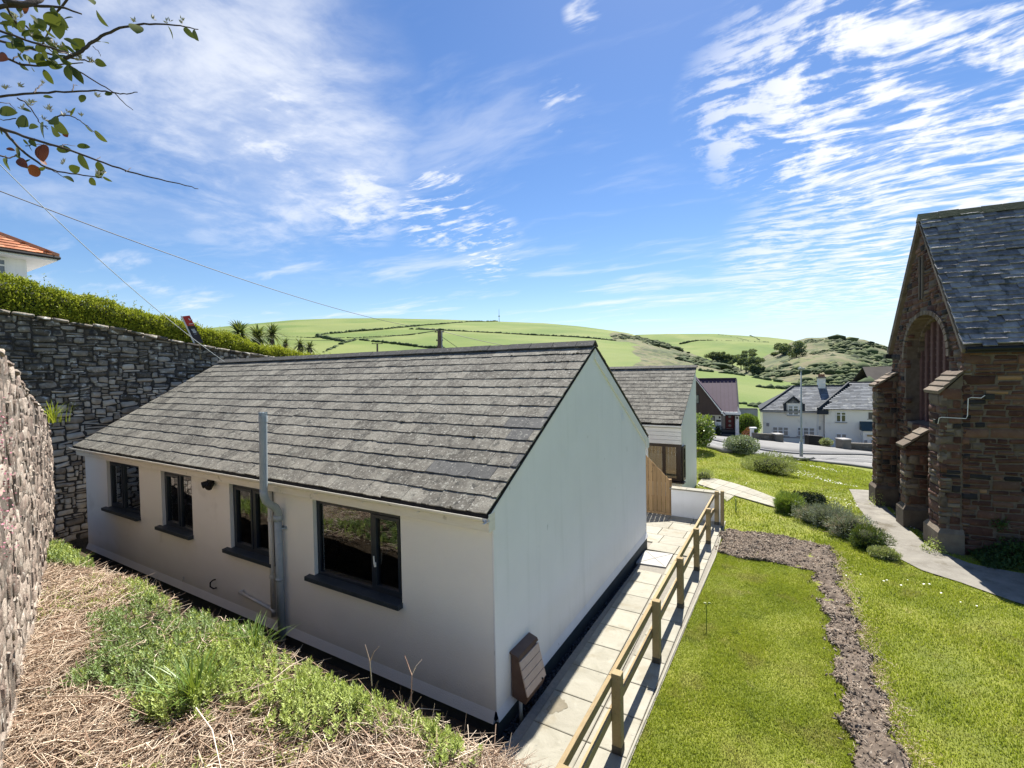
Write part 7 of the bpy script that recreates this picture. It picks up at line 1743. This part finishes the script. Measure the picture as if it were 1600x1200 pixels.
grass('lawn_grass', 'grass verge beside the road past the shrubs', -5, 12, 24, 42, 50000, (.05, .10), (.02, .04), 104, 60, 27)
# daisies
m_daisy = mat('daisy_white', [(.72, .72, .68)], 5, .7)
g = np.random.default_rng(111); n = 7000; x = g.uniform(.8, 9, n); y = g.uniform(5, 34, n); x[n // 2:] = g.uniform(-3, 8, n - n // 2); y[n // 2:] = g.uniform(14.5, 32, n - n // 2)
cl = snoise(x, y, .9, 33) + .5 * snoise(x, y, 3.2, 34); k = (cl > .55) & ~in_bed(x, y) & ~path_mask(x, y); x, y = x[k], y[k]; n = len(x); r = g.uniform(.009, .016, n) * (1 + y / 45)
P = np.stack([x, y, gz(x, y) + .045 + .0012 * y], -1); a = np.arange(6) / 6 * 6.283; V = (P[:, None] + np.stack([np.cos(a), np.sin(a), 0 * a], -1)[None] * r[:, None, None]); V[..., 2] += g.normal(0, .005, V.shape[:2]); F = np.arange(6 * n).reshape(n, 6)
o = obj('daisies', V.reshape(-1, 3), F, m_daisy); tag(o, 'scattered white daisies in loose drifts over the church lawn', 'daisies', kind='stuff')
# stray tufts and pale dead patches at lawn edges
g = np.random.default_rng(121); n = 2600; s = g.random(n); ex_ = np.interp(s, [0, .5, .8, 1], [.95, .85, .72, .72]) ; y = 3.2 + s * 9.6; x = np.interp(y, [2.4, 6, 8.4, 11, 13], [.97, .95, .85, .72, .72]) + np.abs(g.normal(0, .12, n)); D = rdir(n, g); D[:, 2] = np.abs(D[:, 2]) * .3; D = unit(D)
V, F = stems(np.stack([x, y, gz(x, y) + .02], -1), D, g.uniform(.03, .10, n), g.uniform(.002, .004, n), g, .2); o = obj('dry_grass', V, F, m_straw); tag(o, 'pale dry grass scraps along the edge of the dug strip', 'dry grass', kind='stuff')
# puddle on a slab by the meter box
pm = mat('wet_slab_puddle', [(.17, .15, .105), (.23, .20, .145)], 9, .12, spec=.8)
a = np.linspace(0, 6.283, 40, endpoint=False); rr = 1 + .18 * np.sin(3 * a + 1) + .10 * np.sin(7 * a) + .06 * np.sin(13 * a); V = [(-2.41 + .10 * r_3 * math.cos(w), 4.98 + .15 * r_3 * math.sin(w), gzs(-2.41, 4.98) + .0515) for w, r_3 in zip(a, rr)]
tag(obj('puddle', V, [tuple(range(40))], pm), 'small irregular puddle on a slab near the brown box', 'puddle')

# ------------------------------------------------------------------ overhanging branch at upper left
m_twigd = mat('dark_branch_bark', [(.035, .026, .026), (.085, .065, .06)], 20, .8, .002, 60)
m_leafg = mat('leathery_green_leaf', [(.030, .048, .014), (.070, .092, .022), (.11, .12, .03)], 14, .6, rnd=.7, huer=.2, trans=.18, spec=.2, trcol=(.20, .24, .03))
m_leafb = mat('rusty_brown_leaf', [(.11, .030, .012), (.20, .06, .02)], 20, .55, rnd=.5, huer=.2, trans=.15, trcol=(.16, .045, .015))
m_bud = mat('pale_woolly_bud', [(.36, .33, .26), (.52, .48, .40)], 20, .8, rnd=.4, island=True)
BP = {'lines': [([(-2.8715, 0.6133, 5.538), (-2.8041, 0.6919, 5.5692), (-2.7797, 0.7449, 5.5962), (-2.7055, 0.827, 5.6083), (-2.6808, 0.8793, 5.6043)], 0.009, 0.003), ([(-2.6381, 0.6333, 5.4773), (-2.6339, 0.687, 5.5028), (-2.6446, 0.7326, 5.5545), (-2.6853, 0.7609, 5.621)], 0.013, 0.01), ([(-2.6896, 0.8407, 5.657), (-2.8027, 0.8227, 5.6083), (-2.8833, 0.8243, 5.57), (-2.9698, 0.8224, 5.5376)], 0.005, 0.003), ([(-2.5772, 0.7809, 5.321), (-2.5346, 0.8263, 5.3626), (-2.5278, 0.8505, 5.4054), (-2.4903, 0.8931, 5.4562), (-2.4402, 0.9429, 5.4964), (-2.3889, 0.9929, 5.5207), (-2.3247, 1.05, 5.5284), (-2.2712, 1.1006, 5.5278), (-2.2407, 1.1375, 5.5276)], 0.007, 0.0018), ([(-3.1413, 0.6867, 5.5616), (-3.1288, 0.7244, 5.5618), (-3.0638, 0.7927, 5.5485), (-2.9964, 0.8623, 5.5315), (-2.9266, 0.9337, 5.5259), (-2.8941, 0.9832, 5.5267)], 0.006, 0.003), ([(-2.7029, 0.5922, 5.3837), (-2.6848, 0.6406, 5.3812), (-2.6421, 0.7032, 5.3669), (-2.5965, 0.7677, 5.3566), (-2.5823, 0.814, 5.3594)], 0.005, 0.003), ([(-2.8493, 0.621, 5.3584), (-2.8413, 0.656, 5.3595), (-2.809, 0.7047, 5.3381), (-2.7747, 0.7554, 5.3457), (-2.7147, 0.8219, 5.3693), (-2.6765, 0.8754, 5.3907)], 0.006, 0.002), ([(-2.9959, 0.6463, 5.2204), (-2.9749, 0.681, 5.2416), (-2.8802, 0.7593, 5.2643), (-2.7834, 0.8386, 5.2786), (-2.6844, 0.9193, 5.2959), (-2.6331, 0.9712, 5.2941), (-2.6107, 1.0062, 5.2985), (-2.59, 1.0406, 5.3176)], 0.0055, 0.0018), ([(-2.8914, 0.833, 5.507), (-2.8507, 0.8854, 5.4413), (-2.7825, 0.9542, 5.382), (-2.7377, 1.0097, 5.3425), (-2.7305, 1.0432, 5.3086), (-2.7276, 1.0747, 5.2922)], 0.004, 0.0014), ([(-2.7039, 0.5803, 5.0064), (-2.6816, 0.6099, 4.9957), (-2.6369, 0.6526, 4.9766), (-2.5912, 0.6958, 4.9572), (-2.5223, 0.7526, 4.9317), (-2.4297, 0.823, 4.8896), (-2.3355, 0.8943, 4.8469), (-2.2395, 0.967, 4.8192), (-2.1647, 1.0274, 4.7967), (-2.1346, 1.0618, 4.7882)], 0.0065, 0.0014), ([(-2.8274, 0.6246, 5.0471), (-2.82, 0.6504, 5.0404), (-2.812, 0.6756, 5.0066), (-2.7918, 0.7078, 4.9608), (-2.7589, 0.7476, 4.9192), (-2.7249, 0.7888, 4.8988), (-2.6538, 0.8521, 4.8883), (-2.6052, 0.9023, 4.8835)], 0.0065, 0.002), ([(-2.8838, 0.7127, 5.2236), (-2.8981, 0.742, 5.2226), (-2.9188, 0.7671, 5.2069), (-2.9388, 0.792, 5.1727), (-2.9454, 0.8253, 5.1543)], 0.003, 0.002), ([(-2.6345, 0.7393, 5.0641), (-2.6236, 0.7771, 5.104), (-2.6232, 0.8079, 5.1151), (-2.622, 0.8387, 5.1097), (-2.6198, 0.8696, 5.0898), (-2.6168, 0.901, 5.0692)], 0.0028, 0.0014), ([(-2.8504, 0.6072, 4.9212), (-2.8517, 0.6449, 4.9436), (-2.8634, 0.6759, 4.9474), (-2.8738, 0.7085, 4.9813), (-2.9314, 0.7137, 5.0309)], 0.004, 0.002), ([(-2.7142, 0.6892, 4.9657), (-2.7577, 0.7401, 5.0051), (-2.7863, 0.7995, 5.0278)], 0.002, 0.001), ([(-2.5231, 0.743, 4.9281), (-2.5979, 0.7757, 4.9756), (-2.6414, 0.8263, 5.0014)], 0.002, 0.001), ([(-2.8242, 0.7486, 5.2417), (-2.8989, 0.7818, 5.3036), (-2.9677, 0.8184, 5.3609)], 0.003, 0.002), ([(-2.6787, 0.8349, 5.2469), (-2.7587, 0.8652, 5.3178), (-2.8257, 0.9021, 5.352)], 0.0025, 0.001), ([(-2.8271, 0.6278, 5.1472), (-2.8628, 0.6833, 5.1815), (-2.931, 0.7186, 5.1882)], 0.002, 0.001), ([(-2.6463, 0.7266, 4.8747), (-2.6877, 0.7778, 4.8811), (-2.7503, 0.8165, 4.8866)], 0.002, 0.001), ([(-2.3384, 0.792, 4.8562), (-2.4866, 0.8577, 4.9294)], 0.002, 0.001), ([(-2.2396, 0.8492, 4.8091), (-2.3762, 0.9216, 4.8816)], 0.002, 0.001), ([(-2.4665, 0.7291, 5.2837), (-2.5198, 0.7742, 5.3178), (-2.5593, 0.8273, 5.3508)], 0.003, 0.002), ([(-2.475, 0.843, 5.3716), (-2.5342, 0.8841, 5.3896), (-2.6111, 0.9149, 5.4174)], 0.0015, 0.0008), ([(-2.7479, 0.6726, 5.0797), (-2.8864, 0.6671, 5.1085), (-3.0037, 0.6746, 5.156)], 0.002, 0.0015), ([(-2.8752, 0.6719, 5.63), (-2.9021, 0.7051, 5.5872), (-2.9274, 0.7394, 5.5497), (-2.9263, 0.79, 5.5374)], 0.006, 0.003), ([(-2.9216, 0.759, 5.5732), (-2.9322, 0.8025, 5.5525), (-2.9458, 0.8439, 5.5239), (-2.9602, 0.8856, 5.517)], 0.004, 0.002), ([(-2.7587, 0.6734, 5.317), (-2.8154, 0.7179, 5.401), (-2.8699, 0.7627, 5.451)], 0.003, 0.001)], 'leaves': [((-2.267, 0.913, 5.423), (0.5, -0.15, -0.85), 0.066, 1.15, 'g'), ((-2.276, 1.033, 5.494), (-0.21, 0.46, -0.86), 0.049, 0.8, 'g'), ((-2.253, 1.084, 5.508), (0.57, 0.36, -0.74), 0.065, 0.57, 'g'), ((-2.305, 1.148, 5.556), (0.56, 0.0, -0.83), 0.08, 0.52, 'g'), ((-2.586, 0.879, 5.448), (0.9, 0.4, -0.17), 0.081, 1.03, 'g'), ((-2.679, 0.845, 5.43), (0.71, 0.34, 0.62), 0.064, 1.15, 'g'), ((-2.901, 0.797, 5.622), (0.26, 0.16, -0.95), 0.065, 1.09, 'g'), ((-2.755, 0.806, 5.572), (0.73, 0.37, -0.57), 0.084, 1.03, 'g'), ((-2.595, 0.775, 5.485), (-0.16, 0.06, -0.99), 0.077, 1.03, 'g'), ((-2.664, 0.889, 5.676), (0.76, 0.11, -0.64), 0.082, 0.69, 'g'), ((-2.548, 0.872, 5.353), (0.8, 0.43, -0.41), 0.058, 0.8, 'g'), ((-2.809, 0.781, 5.357), (-0.14, 0.59, -0.8), 0.058, 0.86, 'g'), ((-2.715, 0.832, 5.37), (0.47, 0.01, -0.88), 0.097, 0.57, 'g'), ((-2.718, 0.844, 5.371), (0.52, 0.27, -0.81), 0.099, 0.52, 'g'), ((-2.549, 0.834, 5.192), (-0.25, -0.29, -0.92), 0.037, 1.15, 'g'), ((-2.66, 0.941, 5.282), (0.63, 0.76, 0.18), 0.031, 1.15, 'g'), ((-2.79, 0.633, 5.103), (0.83, 0.55, -0.09), 0.075, 0.92, 'g'), ((-2.97, 0.733, 5.173), (0.74, 0.26, -0.62), 0.076, 1.15, 'g'), ((-2.663, 0.733, 5.069), (0.0, 0.02, -1.0), 0.073, 1.15, 'g'), ((-2.623, 0.746, 5.074), (0.86, 0.09, -0.5), 0.068, 1.03, 'g'), ((-2.71, 0.779, 5.103), (0.68, 0.35, -0.65), 0.088, 0.75, 'g'), ((-2.851, 0.81, 5.128), (0.8, 0.17, -0.58), 0.078, 0.8, 'g'), ((-2.705, 0.876, 5.144), (0.44, 0.47, -0.77), 0.056, 0.8, 'g'), ((-2.696, 0.911, 5.117), (0.5, 0.54, -0.68), 0.067, 0.69, 'g'), ((-2.726, 0.788, 4.994), (0.7, 0.72, 0.05), 0.055, 0.92, 'g'), ((-2.631, 0.827, 4.999), (0.63, 0.78, 0.03), 0.048, 0.8, 'g'), ((-2.756, 0.872, 5.015), (0.49, 0.24, -0.84), 0.091, 0.63, 'g'), ((-2.606, 0.887, 4.95), (-0.16, 0.46, -0.87), 0.052, 0.92, 'g'), ((-2.537, 0.772, 4.855), (0.91, 0.38, 0.18), 0.05, 1.03, 'g'), ((-2.999, 0.694, 4.987), (-0.6, 0.39, -0.7), 0.058, 1.38, 'g'), ((-2.76, 0.757, 5.012), (0.03, -0.04, -1.0), 0.078, 1.32, 'b'), ((-2.77, 0.745, 4.943), (-0.17, 0.9, -0.4), 0.028, 1.26, 'b'), ((-2.851, 0.766, 4.936), (-0.84, -0.36, -0.41), 0.059, 1.32, 'b'), ((-2.746, 0.672, 4.915), (0.76, 0.19, -0.62), 0.077, 0.69, 'b'), ((-2.534, 0.878, 4.865), (0.61, 0.65, -0.45), 0.04, 0.46, 'g'), ((-2.672, 0.88, 4.891), (0.47, 0.37, -0.8), 0.041, 1.15, 'g'), ((-2.634, 0.89, 4.886), (0.81, 0.25, 0.53), 0.053, 0.69, 'g'), ((-2.824, 0.644, 5.342), (0.89, 0.24, -0.39), 0.074, 0.92, 'b'), ((-2.84, 0.85, 5.128), (0.48, 0.21, -0.85), 0.035, 1.15, 'b'), ((-2.957, 0.689, 5.017), (0.82, 0.5, -0.29), 0.04, 0.69, 'b'), ((-2.473, 0.858, 5.525), (0.59, 0.2, -0.78), 0.1, 0.4, 'g'), ((-2.644, 0.785, 4.86), (0.86, 0.15, -0.48), 0.078, 0.4, 'g'), ((-2.898, 0.675, 5.566), (0.66, 0.51, -0.54), 0.062, 0.69, 'g'), ((-3.065, 0.719, 5.688), (0.77, 0.13, -0.62), 0.126, 0.69, 'g'), ((-2.959, 0.78, 5.614), (0.19, 0.43, -0.88), 0.058, 0.57, 'g'), ((-2.945, 0.785, 5.57), (0.59, 0.71, -0.39), 0.058, 0.4, 'g'), ((-2.867, 0.77, 5.559), (0.52, 0.29, -0.81), 0.092, 0.4, 'g'), ((-2.822, 0.712, 5.48), (0.9, 0.09, 0.43), 0.066, 0.69, 'g'), ((-2.814, 0.768, 5.423), (-0.0, 0.45, -0.9), 0.043, 1.15, 'g'), ((-2.638, 0.732, 5.333), (-0.64, -0.16, -0.76), 0.052, 1.15, 'g'), ((-2.821, 0.76, 5.432), (0.74, 0.6, 0.31), 0.047, 1.15, 'g'), ((-2.947, 0.751, 5.449), (0.79, 0.36, -0.5), 0.08, 0.46, 'g'), ((-2.65, 0.752, 5.335), (0.73, 0.05, -0.68), 0.101, 0.46, 'g'), ((-2.858, 0.748, 5.411), (0.55, 0.04, -0.83), 0.098, 0.57, 'g'), ((-2.774, 0.68, 5.412), (0.6, 0.69, -0.4), 0.045, 0.57, 'g'), ((-2.825, 0.656, 5.487), (-0.63, 0.66, 0.41), 0.066, 0.8, 'g'), ((-2.926, 0.693, 5.453), (0.9, 0.34, -0.27), 0.078, 0.46, 'g'), ((-2.779, 0.812, 5.468), (0.71, 0.56, -0.44), 0.055, 0.4, 'g'), ((-2.63, 0.788, 5.38), (0.42, 0.86, -0.31), 0.041, 0.4, 'g'), ((-2.614, 0.772, 5.347), (0.86, 0.04, -0.51), 0.156, 0.34, 'g'), ((-2.825, 0.794, 5.502), (0.7, 0.25, -0.67), 0.099, 0.34, 'g'), ((-2.768, 0.717, 5.536), (0.64, 0.14, 0.75), 0.057, 0.57, 'b'), ((-3.002, 0.76, 5.661), (-0.28, 0.3, 0.91), 0.083, 0.57, 'g'), ((-2.552, 0.766, 5.559), (-0.02, 0.06, -1.0), 0.044, 0.69, 'g'), ((-2.886, 0.69, 5.512), (0.43, 0.34, 0.84), 0.047, 0.57, 'g'), ((-2.672, 0.854, 5.441), (0.31, 0.2, -0.93), 0.053, 0.57, 'g'), ((-2.534, 0.77, 5.382), (0.81, 0.26, -0.53), 0.092, 0.34, 'g'), ((-2.927, 0.805, 5.66), (-0.45, -0.04, 0.89), 0.069, 0.46, 'g'), ((-2.643, 0.814, 5.121), (0.62, 0.21, 0.76), 0.045, 0.34, 'g'), ((-2.932, 0.69, 5.558), (-0.0, 0.32, -0.95), 0.048, 0.4, 'g'), ((-2.823, 0.737, 5.48), (0.76, 0.57, 0.31), 0.063, 0.4, 'g'), ((-2.896, 0.687, 5.5), (0.22, 0.91, -0.35), 0.034, 0.57, 'g'), ((-2.624, 0.746, 5.288), (0.87, 0.48, -0.06), 0.062, 0.57, 'g'), ((-2.615, 0.74, 5.452), (0.9, 0.29, 0.31), 0.083, 0.92, 'g'), ((-2.92, 0.732, 5.398), (0.76, 0.22, -0.61), 0.076, 0.4, 'g'), ((-2.595, 0.753, 5.519), (0.69, 0.05, -0.72), 0.083, 0.4, 'g'), ((-2.852, 0.793, 5.397), (0.81, 0.55, 0.17), 0.062, 0.4, 'g'), ((-2.69, 0.672, 5.326), (0.07, 0.49, -0.87), 0.033, 0.57, 'g'), ((-2.849, 0.794, 5.466), (-0.07, 0.32, -0.95), 0.045, 0.92, 'g'), ((-2.624, 0.751, 5.311), (0.13, 0.7, 0.7), 0.068, 0.57, 'g'), ((-2.898, 0.771, 5.62), (0.54, 0.24, -0.8), 0.054, 0.57, 'g'), ((-2.708, 0.806, 5.532), (0.73, 0.32, -0.61), 0.06, 0.4, 'g'), ((-3.042, 0.742, 5.648), (0.49, 0.19, -0.85), 0.078, 0.57, 'g'), ((-2.634, 0.712, 5.282), (0.7, 0.65, 0.28), 0.059, 0.57, 'g'), ((-2.705, 0.824, 5.448), (0.46, 0.57, -0.69), 0.06, 0.4, 'g'), ((-2.763, 0.798, 5.408), (0.99, 0.1, -0.03), 0.092, 0.4, 'g'), ((-2.8, 0.682, 5.508), (-0.37, 0.31, -0.88), 0.033, 0.4, 'g'), ((-2.764, 0.692, 5.428), (0.05, 0.2, -0.98), 0.064, 0.92, 'g'), ((-2.986, 0.729, 5.517), (0.61, 0.17, -0.77), 0.052, 0.92, 'g'), ((-2.648, 0.745, 5.448), (0.11, 0.84, -0.52), 0.04, 0.92, 'g'), ((-2.753, 0.738, 5.434), (0.93, 0.38, 0.02), 0.066, 0.92, 'g'), ((-3.06, 0.727, 5.561), (0.74, 0.37, -0.56), 0.076, 0.57, 'g'), ((-2.817, 0.647, 5.412), (0.73, 0.63, 0.26), 0.057, 0.57, 'g'), ((-2.82, 0.728, 5.499), (-0.68, 0.28, -0.68), 0.047, 0.4, 'g'), ((-2.78, 0.708, 5.446), (0.36, 0.65, 0.67), 0.054, 0.57, 'g'), ((-2.744, 0.826, 5.48), (0.05, 0.47, -0.88), 0.057, 0.4, 'g'), ((-2.644, 0.754, 5.336), (0.24, 0.19, -0.95), 0.044, 0.92, 'g'), ((-2.646, 0.702, 5.428), (0.6, 0.75, 0.26), 0.046, 0.57, 'g'), ((-2.612, 0.72, 5.365), (0.03, 0.68, 0.73), 0.054, 0.4, 'g'), ((-2.921, 0.751, 5.46), (-0.31, 0.6, 0.74), 0.062, 0.57, 'g'), ((-2.816, 0.728, 5.421), (0.57, 0.82, 0.09), 0.035, 0.57, 'g'), ((-2.585, 0.783, 5.48), (0.91, 0.39, 0.13), 0.053, 0.57, 'g'), ((-2.752, 0.674, 5.402), (-0.48, 0.17, -0.86), 0.036, 0.57, 'g'), ((-2.794, 0.682, 4.978), (0.42, 0.01, -0.91), 0.058, 0.34, 'g'), ((-2.748, 0.686, 4.9), (0.04, 0.68, 0.73), 0.037, 0.34, 'g'), ((-2.966, 0.687, 4.99), (0.02, 0.04, -1.0), 0.039, 0.34, 'g'), ((-2.915, 0.663, 5.083), (0.09, 0.18, -0.98), 0.03, 0.34, 'g'), ((-2.832, 0.732, 5.093), (0.96, 0.21, -0.17), 0.068, 0.57, 'g'), ((-2.886, 0.697, 4.975), (0.73, 0.48, -0.49), 0.042, 0.34, 'g'), ((-2.99, 0.752, 5.229), (0.87, 0.29, -0.4), 0.064, 0.34, 'g'), ((-2.713, 0.749, 5.196), (0.69, 0.73, -0.04), 0.035, 0.57, 'g'), ((-2.76, 0.714, 5.016), (0.71, 0.16, -0.69), 0.06, 0.57, 'g'), ((-2.89, 0.727, 5.055), (-0.1, 0.65, -0.75), 0.025, 0.57, 'g'), ((-2.663, 0.686, 4.962), (-0.06, 0.36, -0.93), 0.03, 0.34, 'g'), ((-2.869, 0.717, 4.948), (0.82, 0.07, -0.57), 0.074, 0.34, 'g'), ((-2.956, 0.721, 5.139), (0.65, 0.12, -0.75), 0.04, 0.34, 'g'), ((-2.663, 0.713, 4.865), (0.95, 0.29, 0.11), 0.038, 0.57, 'g'), ((-2.611, 0.707, 5.023), (0.88, 0.48, -0.03), 0.035, 0.57, 'g'), ((-2.896, 0.672, 5.058), (-0.18, 0.67, -0.72), 0.031, 0.57, 'g')], 'buds': [(-2.385, 0.959, 5.513), (-2.384, 0.959, 5.507), (-2.379, 0.962, 5.506), (-2.322, 0.996, 5.516), (-2.319, 0.998, 5.517), (-2.319, 0.998, 5.513), (-2.268, 1.027, 5.504), (-2.266, 1.028, 5.497), (-2.257, 1.034, 5.504), (-2.212, 1.06, 5.506), (-2.212, 1.061, 5.497), (-2.216, 1.058, 5.494), (-2.707, 0.766, 5.438), (-2.701, 0.77, 5.442), (-2.698, 0.771, 5.433), (-2.694, 0.773, 5.426), (-2.688, 0.777, 5.421), (-2.694, 0.773, 5.422), (-2.709, 0.764, 5.403), (-2.705, 0.766, 5.401), (-2.702, 0.767, 5.396), (-2.72, 0.752, 5.25), (-2.718, 0.754, 5.251), (-2.727, 0.748, 5.25), (-2.644, 0.793, 5.111), (-2.644, 0.794, 5.115), (-2.643, 0.794, 5.11), (-2.632, 0.801, 5.129), (-2.631, 0.801, 5.13), (-2.632, 0.801, 5.128), (-2.694, 0.764, 5.132), (-2.696, 0.763, 5.14), (-2.696, 0.763, 5.137), (-2.583, 0.83, 5.113), (-2.579, 0.832, 5.108), (-2.579, 0.832, 5.112), (-2.809, 0.699, 5.24), (-2.801, 0.704, 5.241), (-2.806, 0.701, 5.24), (-2.856, 0.671, 5.231), (-2.854, 0.672, 5.228), (-2.853, 0.673, 5.235), (-2.524, 0.867, 5.189), (-2.528, 0.864, 5.194), (-2.526, 0.865, 5.193), (-2.65, 0.784, 4.908), (-2.646, 0.786, 4.91), (-2.644, 0.787, 4.916), (-2.517, 0.861, 4.854), (-2.52, 0.859, 4.859), (-2.518, 0.86, 4.865), (-2.5, 0.871, 4.869), (-2.505, 0.868, 4.866), (-2.508, 0.866, 4.872), (-2.533, 0.866, 5.335), (-2.546, 0.858, 5.353), (-2.542, 0.86, 5.335), (-2.598, 0.828, 5.36), (-2.595, 0.83, 5.363), (-2.596, 0.829, 5.356), (-2.758, 0.736, 5.456), (-2.761, 0.734, 5.455), (-2.761, 0.734, 5.452), (-2.774, 0.727, 5.474), (-2.79, 0.718, 5.473), (-2.781, 0.723, 5.467), (-2.732, 0.75, 5.419), (-2.739, 0.746, 5.411), (-2.74, 0.745, 5.412), (-2.796, 0.704, 5.144), (-2.792, 0.706, 5.144), (-2.792, 0.707, 5.151), (-2.67, 0.787, 5.409), (-2.67, 0.787, 5.404), (-2.672, 0.786, 5.412), (-2.657, 0.794, 5.402), (-2.652, 0.797, 5.404), (-2.651, 0.798, 5.4), (-2.818, 0.703, 5.532), (-2.816, 0.704, 5.523), (-2.824, 0.699, 5.521), (-2.8, 0.714, 5.538), (-2.804, 0.711, 5.53), (-2.801, 0.713, 5.543), (-2.55, 0.856, 5.337), (-2.551, 0.856, 5.346), (-2.548, 0.857, 5.339), (-2.585, 0.836, 5.346), (-2.582, 0.837, 5.347), (-2.588, 0.833, 5.344), (-2.695, 0.764, 5.147), (-2.695, 0.764, 5.144), (-2.702, 0.76, 5.139), (-2.763, 0.725, 5.17), (-2.762, 0.725, 5.172), (-2.764, 0.724, 5.177), (-2.761, 0.725, 5.159), (-2.765, 0.723, 5.162), (-2.763, 0.724, 5.166), (-2.718, 0.749, 5.098), (-2.717, 0.75, 5.1), (-2.714, 0.751, 5.098)]}
tr_ = empty('tree_branch', tuple(BP['lines'][0][0][0])); tag(tr_, 'leafy branch with leathery leaves and bare twigs hanging into view against the sky', 'branch')
for (pts, r0, r1) in BP['lines']:
    P = [Vector(p) for p in pts]; Q = []
    for i in range(len(P) - 1):
        for t in np.linspace(0, 1, 5)[:-1]:
            p = P[i].lerp(P[i + 1], t)
            if t: p += Vector(np.random.normal(0, .0012, 3))
            Q.append(p)
    Q.append(P[-1]); MB().tube(Q, list(np.linspace(r0, r1, len(Q))), 6).build('twig', m_twigd, tr_, smooth=True)
# one leaf shape reused at many sizes: pointed oval, cupped along the midrib
lv = []; lf = []
T = np.linspace(0, 1, 9); wd = [0, .20, .285, .315, .32, .30, .245, .15, 0]
for t, w in zip(T, wd): lv += [(t, -w, .05 * math.sin(t * 3.1) + w * .12), (t, 0, .06 * math.sin(t * 3.1)), (t, w, .05 * math.sin(t * 3.1) + w * .12)]
for i in range(8): k = i * 3; lf += [(k, k + 1, k + 4, k + 3), (k + 1, k + 2, k + 5, k + 4)]
lmesh = {}
for key, mt in (('g', m_leafg), ('b', m_leafb)): lmesh[key] = mesh_data('leaf', lv, lf, mt, smooth=True)
g = np.random.default_rng(131)
rr_, uu_, ff_ = np.array(r_), np.array(u_), np.array(f_)
for (p, d, L, wscale, key) in BP['leaves']:
    X_ = unit(np.array(d)); n_ = unit(g.normal(0, .55, 3) - ff_); n_ = unit(n_ - X_ * (n_ @ X_)); Y_ = np.cross(n_, X_)
    o = bpy.data.objects.new('leaf', lmesh[key]); link(o, tr_); o.matrix_basis = Matrix([list(map(float, q)) for q in frame_m(np.array(p), X_, Y_, n_, L, L * wscale, L)])
C = np.array(BP['buds']); n = len(C); D = unit(np.array([[0, 0, 1.0]]) + g.normal(0, .35, (n, 3))); parts = []
for k in range(4): D2 = unit(D + g.normal(0, .35, (n, 3))); parts.append(cards(C, D2, unit(np.cross(D2, ff_ + g.normal(0, .3, (n, 3)))), g.uniform(.012, .026, n), g.uniform(.004, .007, n), .2))
V, F = join(parts); tag(obj('buds', V, F, m_bud, tr_), kind='stuff')
